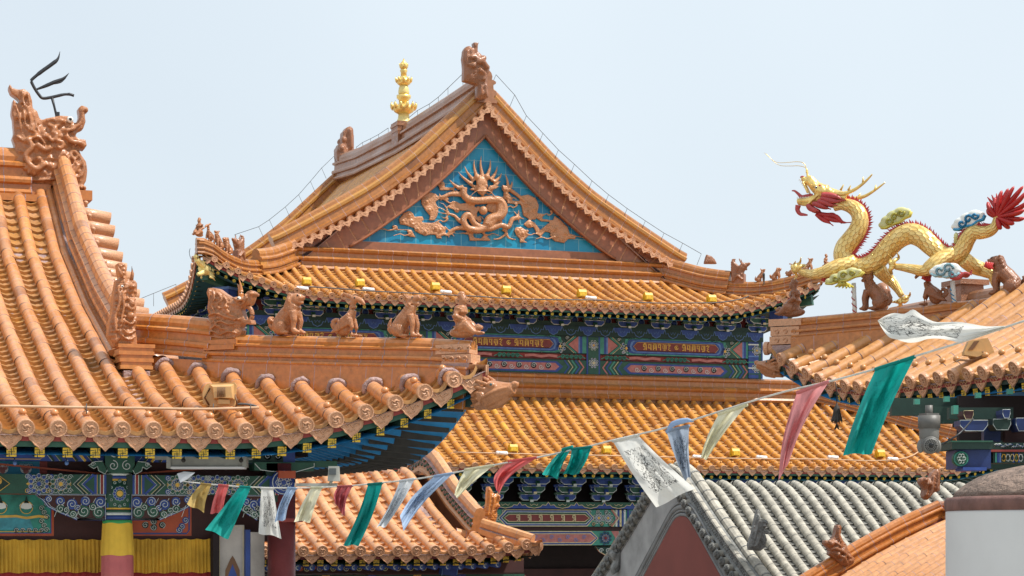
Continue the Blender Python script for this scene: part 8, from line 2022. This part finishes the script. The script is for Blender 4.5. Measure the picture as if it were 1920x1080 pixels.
# tan floodlight on the pavilion roof
pq, _, _ = on_face(PL_, 1838, 668, .08); Dq = pq.x*SN+pq.y*CS
def RP(x, y, d=0.0): return CAM+ray(1440+x/4, 500+y/4)*(Dq+d)
t = thing('floodlight', 'brown-tan floodlight on the pavilion roof tiles, below the white flag', 'floodlight', tuple(pq))
m = MB(); m.prism([RP(x, y) for x, y in ((1590, 545), (1635, 540), (1660, 590), (1688, 650), (1680, 665), (1640, 660))], V(SN, CS, 0), 0, .5, .14); m.build('rim', 'lamp_tan', t)
m = MB(); A = [RP(x, y, -.03) for x, y in ((1500, 560), (1600, 545), (1640, 655), (1585, 640), (1465, 640))]; m.prism(A, V(SN, CS, 0), 0, .5, .10); m.prism([RP(x, y, -.10) for x, y in ((1462, 640), (1582, 638), (1615, 660), (1560, 680), (1465, 665))], V(SN, CS, 0), 0, .5, .10); m.build('housing', 'lamp_tan', t)
m = MB(); m.prism([RP(x, y, -.085) for x, y in ((1545, 560), (1585, 556), (1535, 622), (1500, 624))], V(SN, CS, 0), 0, .5, .015); m.ell(RP(1612, 645, -.09), .013); m.build('cooling_slots', 'lamp_tan_dark', t)
cable('cable', [RP(1410, 712), RP(1440, 700), RP(1500, 705), RP(1560, 690), RP(1640, 668), RP(1740, 650), RP(1850, 632), RP(1960, 615)], .010, 'cable_tan', 'tan cable running right from the pavilion floodlight over the tile nails')
# grey box lamp hanging under the nearest eave
def box_px(mb, x0, y0, x1, y1, D, dep, m=0, tp=1.0):
    a, b = Pd(x0, y1, D), Pd(x1, y0, D); mb.box((a+b)/2+V(SN, CS, 0)*dep/2, ((x1-x0)*D/FOC, dep, (y1-y0)*D/FOC), m, R=Matrix.Rotation(-YAW, 3, 'Z'), taper=tp)
t = thing('strip_heater', 'long grey metal strip fitting hanging under the nearest eave by the corner column', 'lamp', tuple(Pd(386, 878, 16.9)))
m = MB(); box_px(m, 318, 848, 456, 876, 16.8, .12); m.build('housing', 'lamp_grey', t)
m = MB(); box_px(m, 320, 875, 458, 879, 16.78, .14); m.build('lip', 'insulator', t)
m = MB(); box_px(m, 312, 848, 320, 878, 16.78, .13); m.build('end_cap', 'lamp_grey', t); m = MB(); box_px(m, 454, 846, 462, 876, 16.78, .13); m.build('end_cap', 'lamp_grey', t)
m = MB(); box_px(m, 290, 853, 314, 862, 16.85, .05); m.build('mount', 'lamp_grey', t); m = MB(); box_px(m, 462, 846, 472, 862, 16.85, .05); m.build('mount', 'lamp_grey', t)
for x in (344, 452): m = MB(); m.tube([Pd(x, 842, 16.75), Pd(x+1, 858, 16.72)], .006, 6, 0); m.ell(Pd(x, 863, 16.72), .018); m.build('bulb_holder', 'bell_iron', t)
# square floodlight at the blue soffit
t = thing('floodlight', 'small grey box floodlight on an arm below the blue soffit', 'floodlight', tuple(Pd(624, 905, 16.6)))
m = MB(); box_px(m, 614, 874, 636, 902, 16.5, .12, tp=.85); m.build('housing', 'lamp_grey', t)
m = MB(); box_px(m, 617, 878, 630, 890, 16.49, .02); m.build('lens', 'lamp_glass', t)
m = MB(); box_px(m, 555, 906, 632, 912, 16.6, .05); m.tube([Pd(622, 902, 16.56), Pd(618, 908, 16.6)], .012, 6, 0); m.build('arm', 'lamp_grey', t)
for i, x in enumerate((28, 125)):
    t = thing('hanging_bulb', ('small bulb on a hook under the nearest eave at the left edge', 'small bulb on a hook under the nearest eave left of the column')[i], 'bulb', tuple(Pd(x, 868, 16.3)), 'bulbs under the nearest eave'); m = MB(); m.tube([Pd(x-2, 846, 16.3), Pd(x-3, 858, 16.3), Pd(x+1, 862, 16.3)], .004, 5, 0); m.build('hook', 'bell_iron', t); m = MB(); m.ell(Pd(x, 868, 16.3), (.016, .016, .018)); m.build('glass', 'beam_ltblue', t)
# dome camera
D = 16.6; c = Pd(1742, 832, D); k = D/FOC*.80
t = thing('security_camera', 'grey dome security camera with a ring of lights hanging under the pavilion eave', 'security camera', tuple(c))
m = MB(); m.lathe([(26*k, 66*k), (26*k, 36*k)], c, 20, 0); m.tube([c+V(0, 0, 64*k), c+V(0, 0, 90*k)], 9*k, 8, 0); m.box(c+V(0, 0, 68*k), (34*k, 34*k, 6*k), 0); m.build('mount', 'cctv_grey', t)
m = MB(); m.lathe([(14*k, 40*k), (20*k, 38*k), (22*k, 32*k), (22*k, -10*k), (24*k, -20*k), (20*k, -24*k)], c+V(0, 0, 10*k), 24, 0); m.lathe([(22*k, 34*k), (23*k, 30*k), (23*k, 4*k), (22*k, 2*k)], c+V(0, 0, 10*k), 24, 0)
for s_ in (-1, 1): q = c+V(CS, -SN, 0)*s_*20*k+V(0, 0, -6*k); m.ell(q, (7*k, 12*k, 16*k))
m.build('body', 'cctv_light', t); m = MB(); f = -V(SN, CS, .15).normalized(); hd_ = c+V(0, 0, -1*k)+f*24*k; m.lathe([(20*k, -20*k), (21*k, -4*k), (20*k, 0), (17*k, 1*k)], hd_, 24, 0, axis=f); m.build('head', 'cctv_grey', t)
m = MB(); m.lathe([(17.5*k, 0), (17*k, 2*k), (8*k, 2*k)], hd_, 24, 0, axis=f); m.build('light_ring', 'cctv_light', t)
rt_ = V(CS, -SN, 0); u2 = rt_.cross(f).normalized()
if u2.z < 0: u2 = -u2
m = MB()
for i in range(20): a = 2*PI*i/20; m.ell(hd_+f*2.4*k+rt_*math.cos(a)*13.5*k+u2*math.sin(a)*13.5*k, 1.6*k, nu=6, nv=4)
for i in range(14): a = 2*PI*i/14; m.ell(hd_+f*2.4*k+rt_*math.cos(a)*9.5*k+u2*math.sin(a)*9.5*k, 1.3*k, nu=6, nv=4)
m.lathe([(6.5*k, 2*k), (6*k, 4*k), (1*k, 4.4*k)], hd_, 16, 0, axis=f); m.build('lens', 'eye_black', t)
cable('cable', [c+rt_*24*k+V(0, 0, -4*k), c+rt_*40*k+V(0, 0, 4*k), Pd(1800, 812, D), Pd(1825, 785, D+.3)], .007, 'iron_black', 'black cable from the dome camera up to the pavilion brackets')
# wind bell
D = 20.2; c = Pd(1569, 780, D); k = D/FOC
t = thing('wind_bell', 'dark iron wind bell hanging from the pavilion corner beam', 'bell', tuple(c)); m = MB()
for i in range(10):
    a = 2*PI*i/10; d = V(math.cos(a), math.sin(a), 0); s_ = V(-math.sin(a), math.cos(a), 0)
    m.add([c+d*4*k+V(0, 0, 18*k)-s_*1.2*k, c+d*4*k+V(0, 0, 18*k)+s_*1.2*k, c+d*9*k+V(0, 0, -6*k)+s_*2.8*k, c+d*12.5*k+V(0, 0, -15*k), c+d*9*k+V(0, 0, -6*k)-s_*2.8*k], [(0, 1, 2, 3, 4)], 0, .5, False)
m.lathe([(8*k, -4*k), (7*k, 8*k), (5*k, 17*k), (2*k, 20*k), (1.5*k, 24*k)], c, 14, 0); m.build('bell_body', 'bell_iron', t)
m = MB(); m.tube([c+V(0, 0, 20*k), c+V(0, 0, 50*k), Pd(1566, 716, D)], 1.0*k, 6, 0); m.build('chain', 'bell_iron', t)
m = MB(); m.tube([c+V(0, 0, 0), c+V(0, 0, -14*k)], .8*k, 5, 0)
for i in range(4): a = i*PI/2; d = V(math.cos(a), math.sin(a), 0); m.add([c+V(0, 0, -12*k), c+d*3*k+V(0, 0, -18*k), c+d*6.5*k+V(0, 0, -27*k), c+V(0, 0, -22*k)], [(0, 1, 2, 3)], 0, .5, False)
m.build('clapper', 'bell_iron', t)
for o in protos: bpy.data.objects.remove(o)
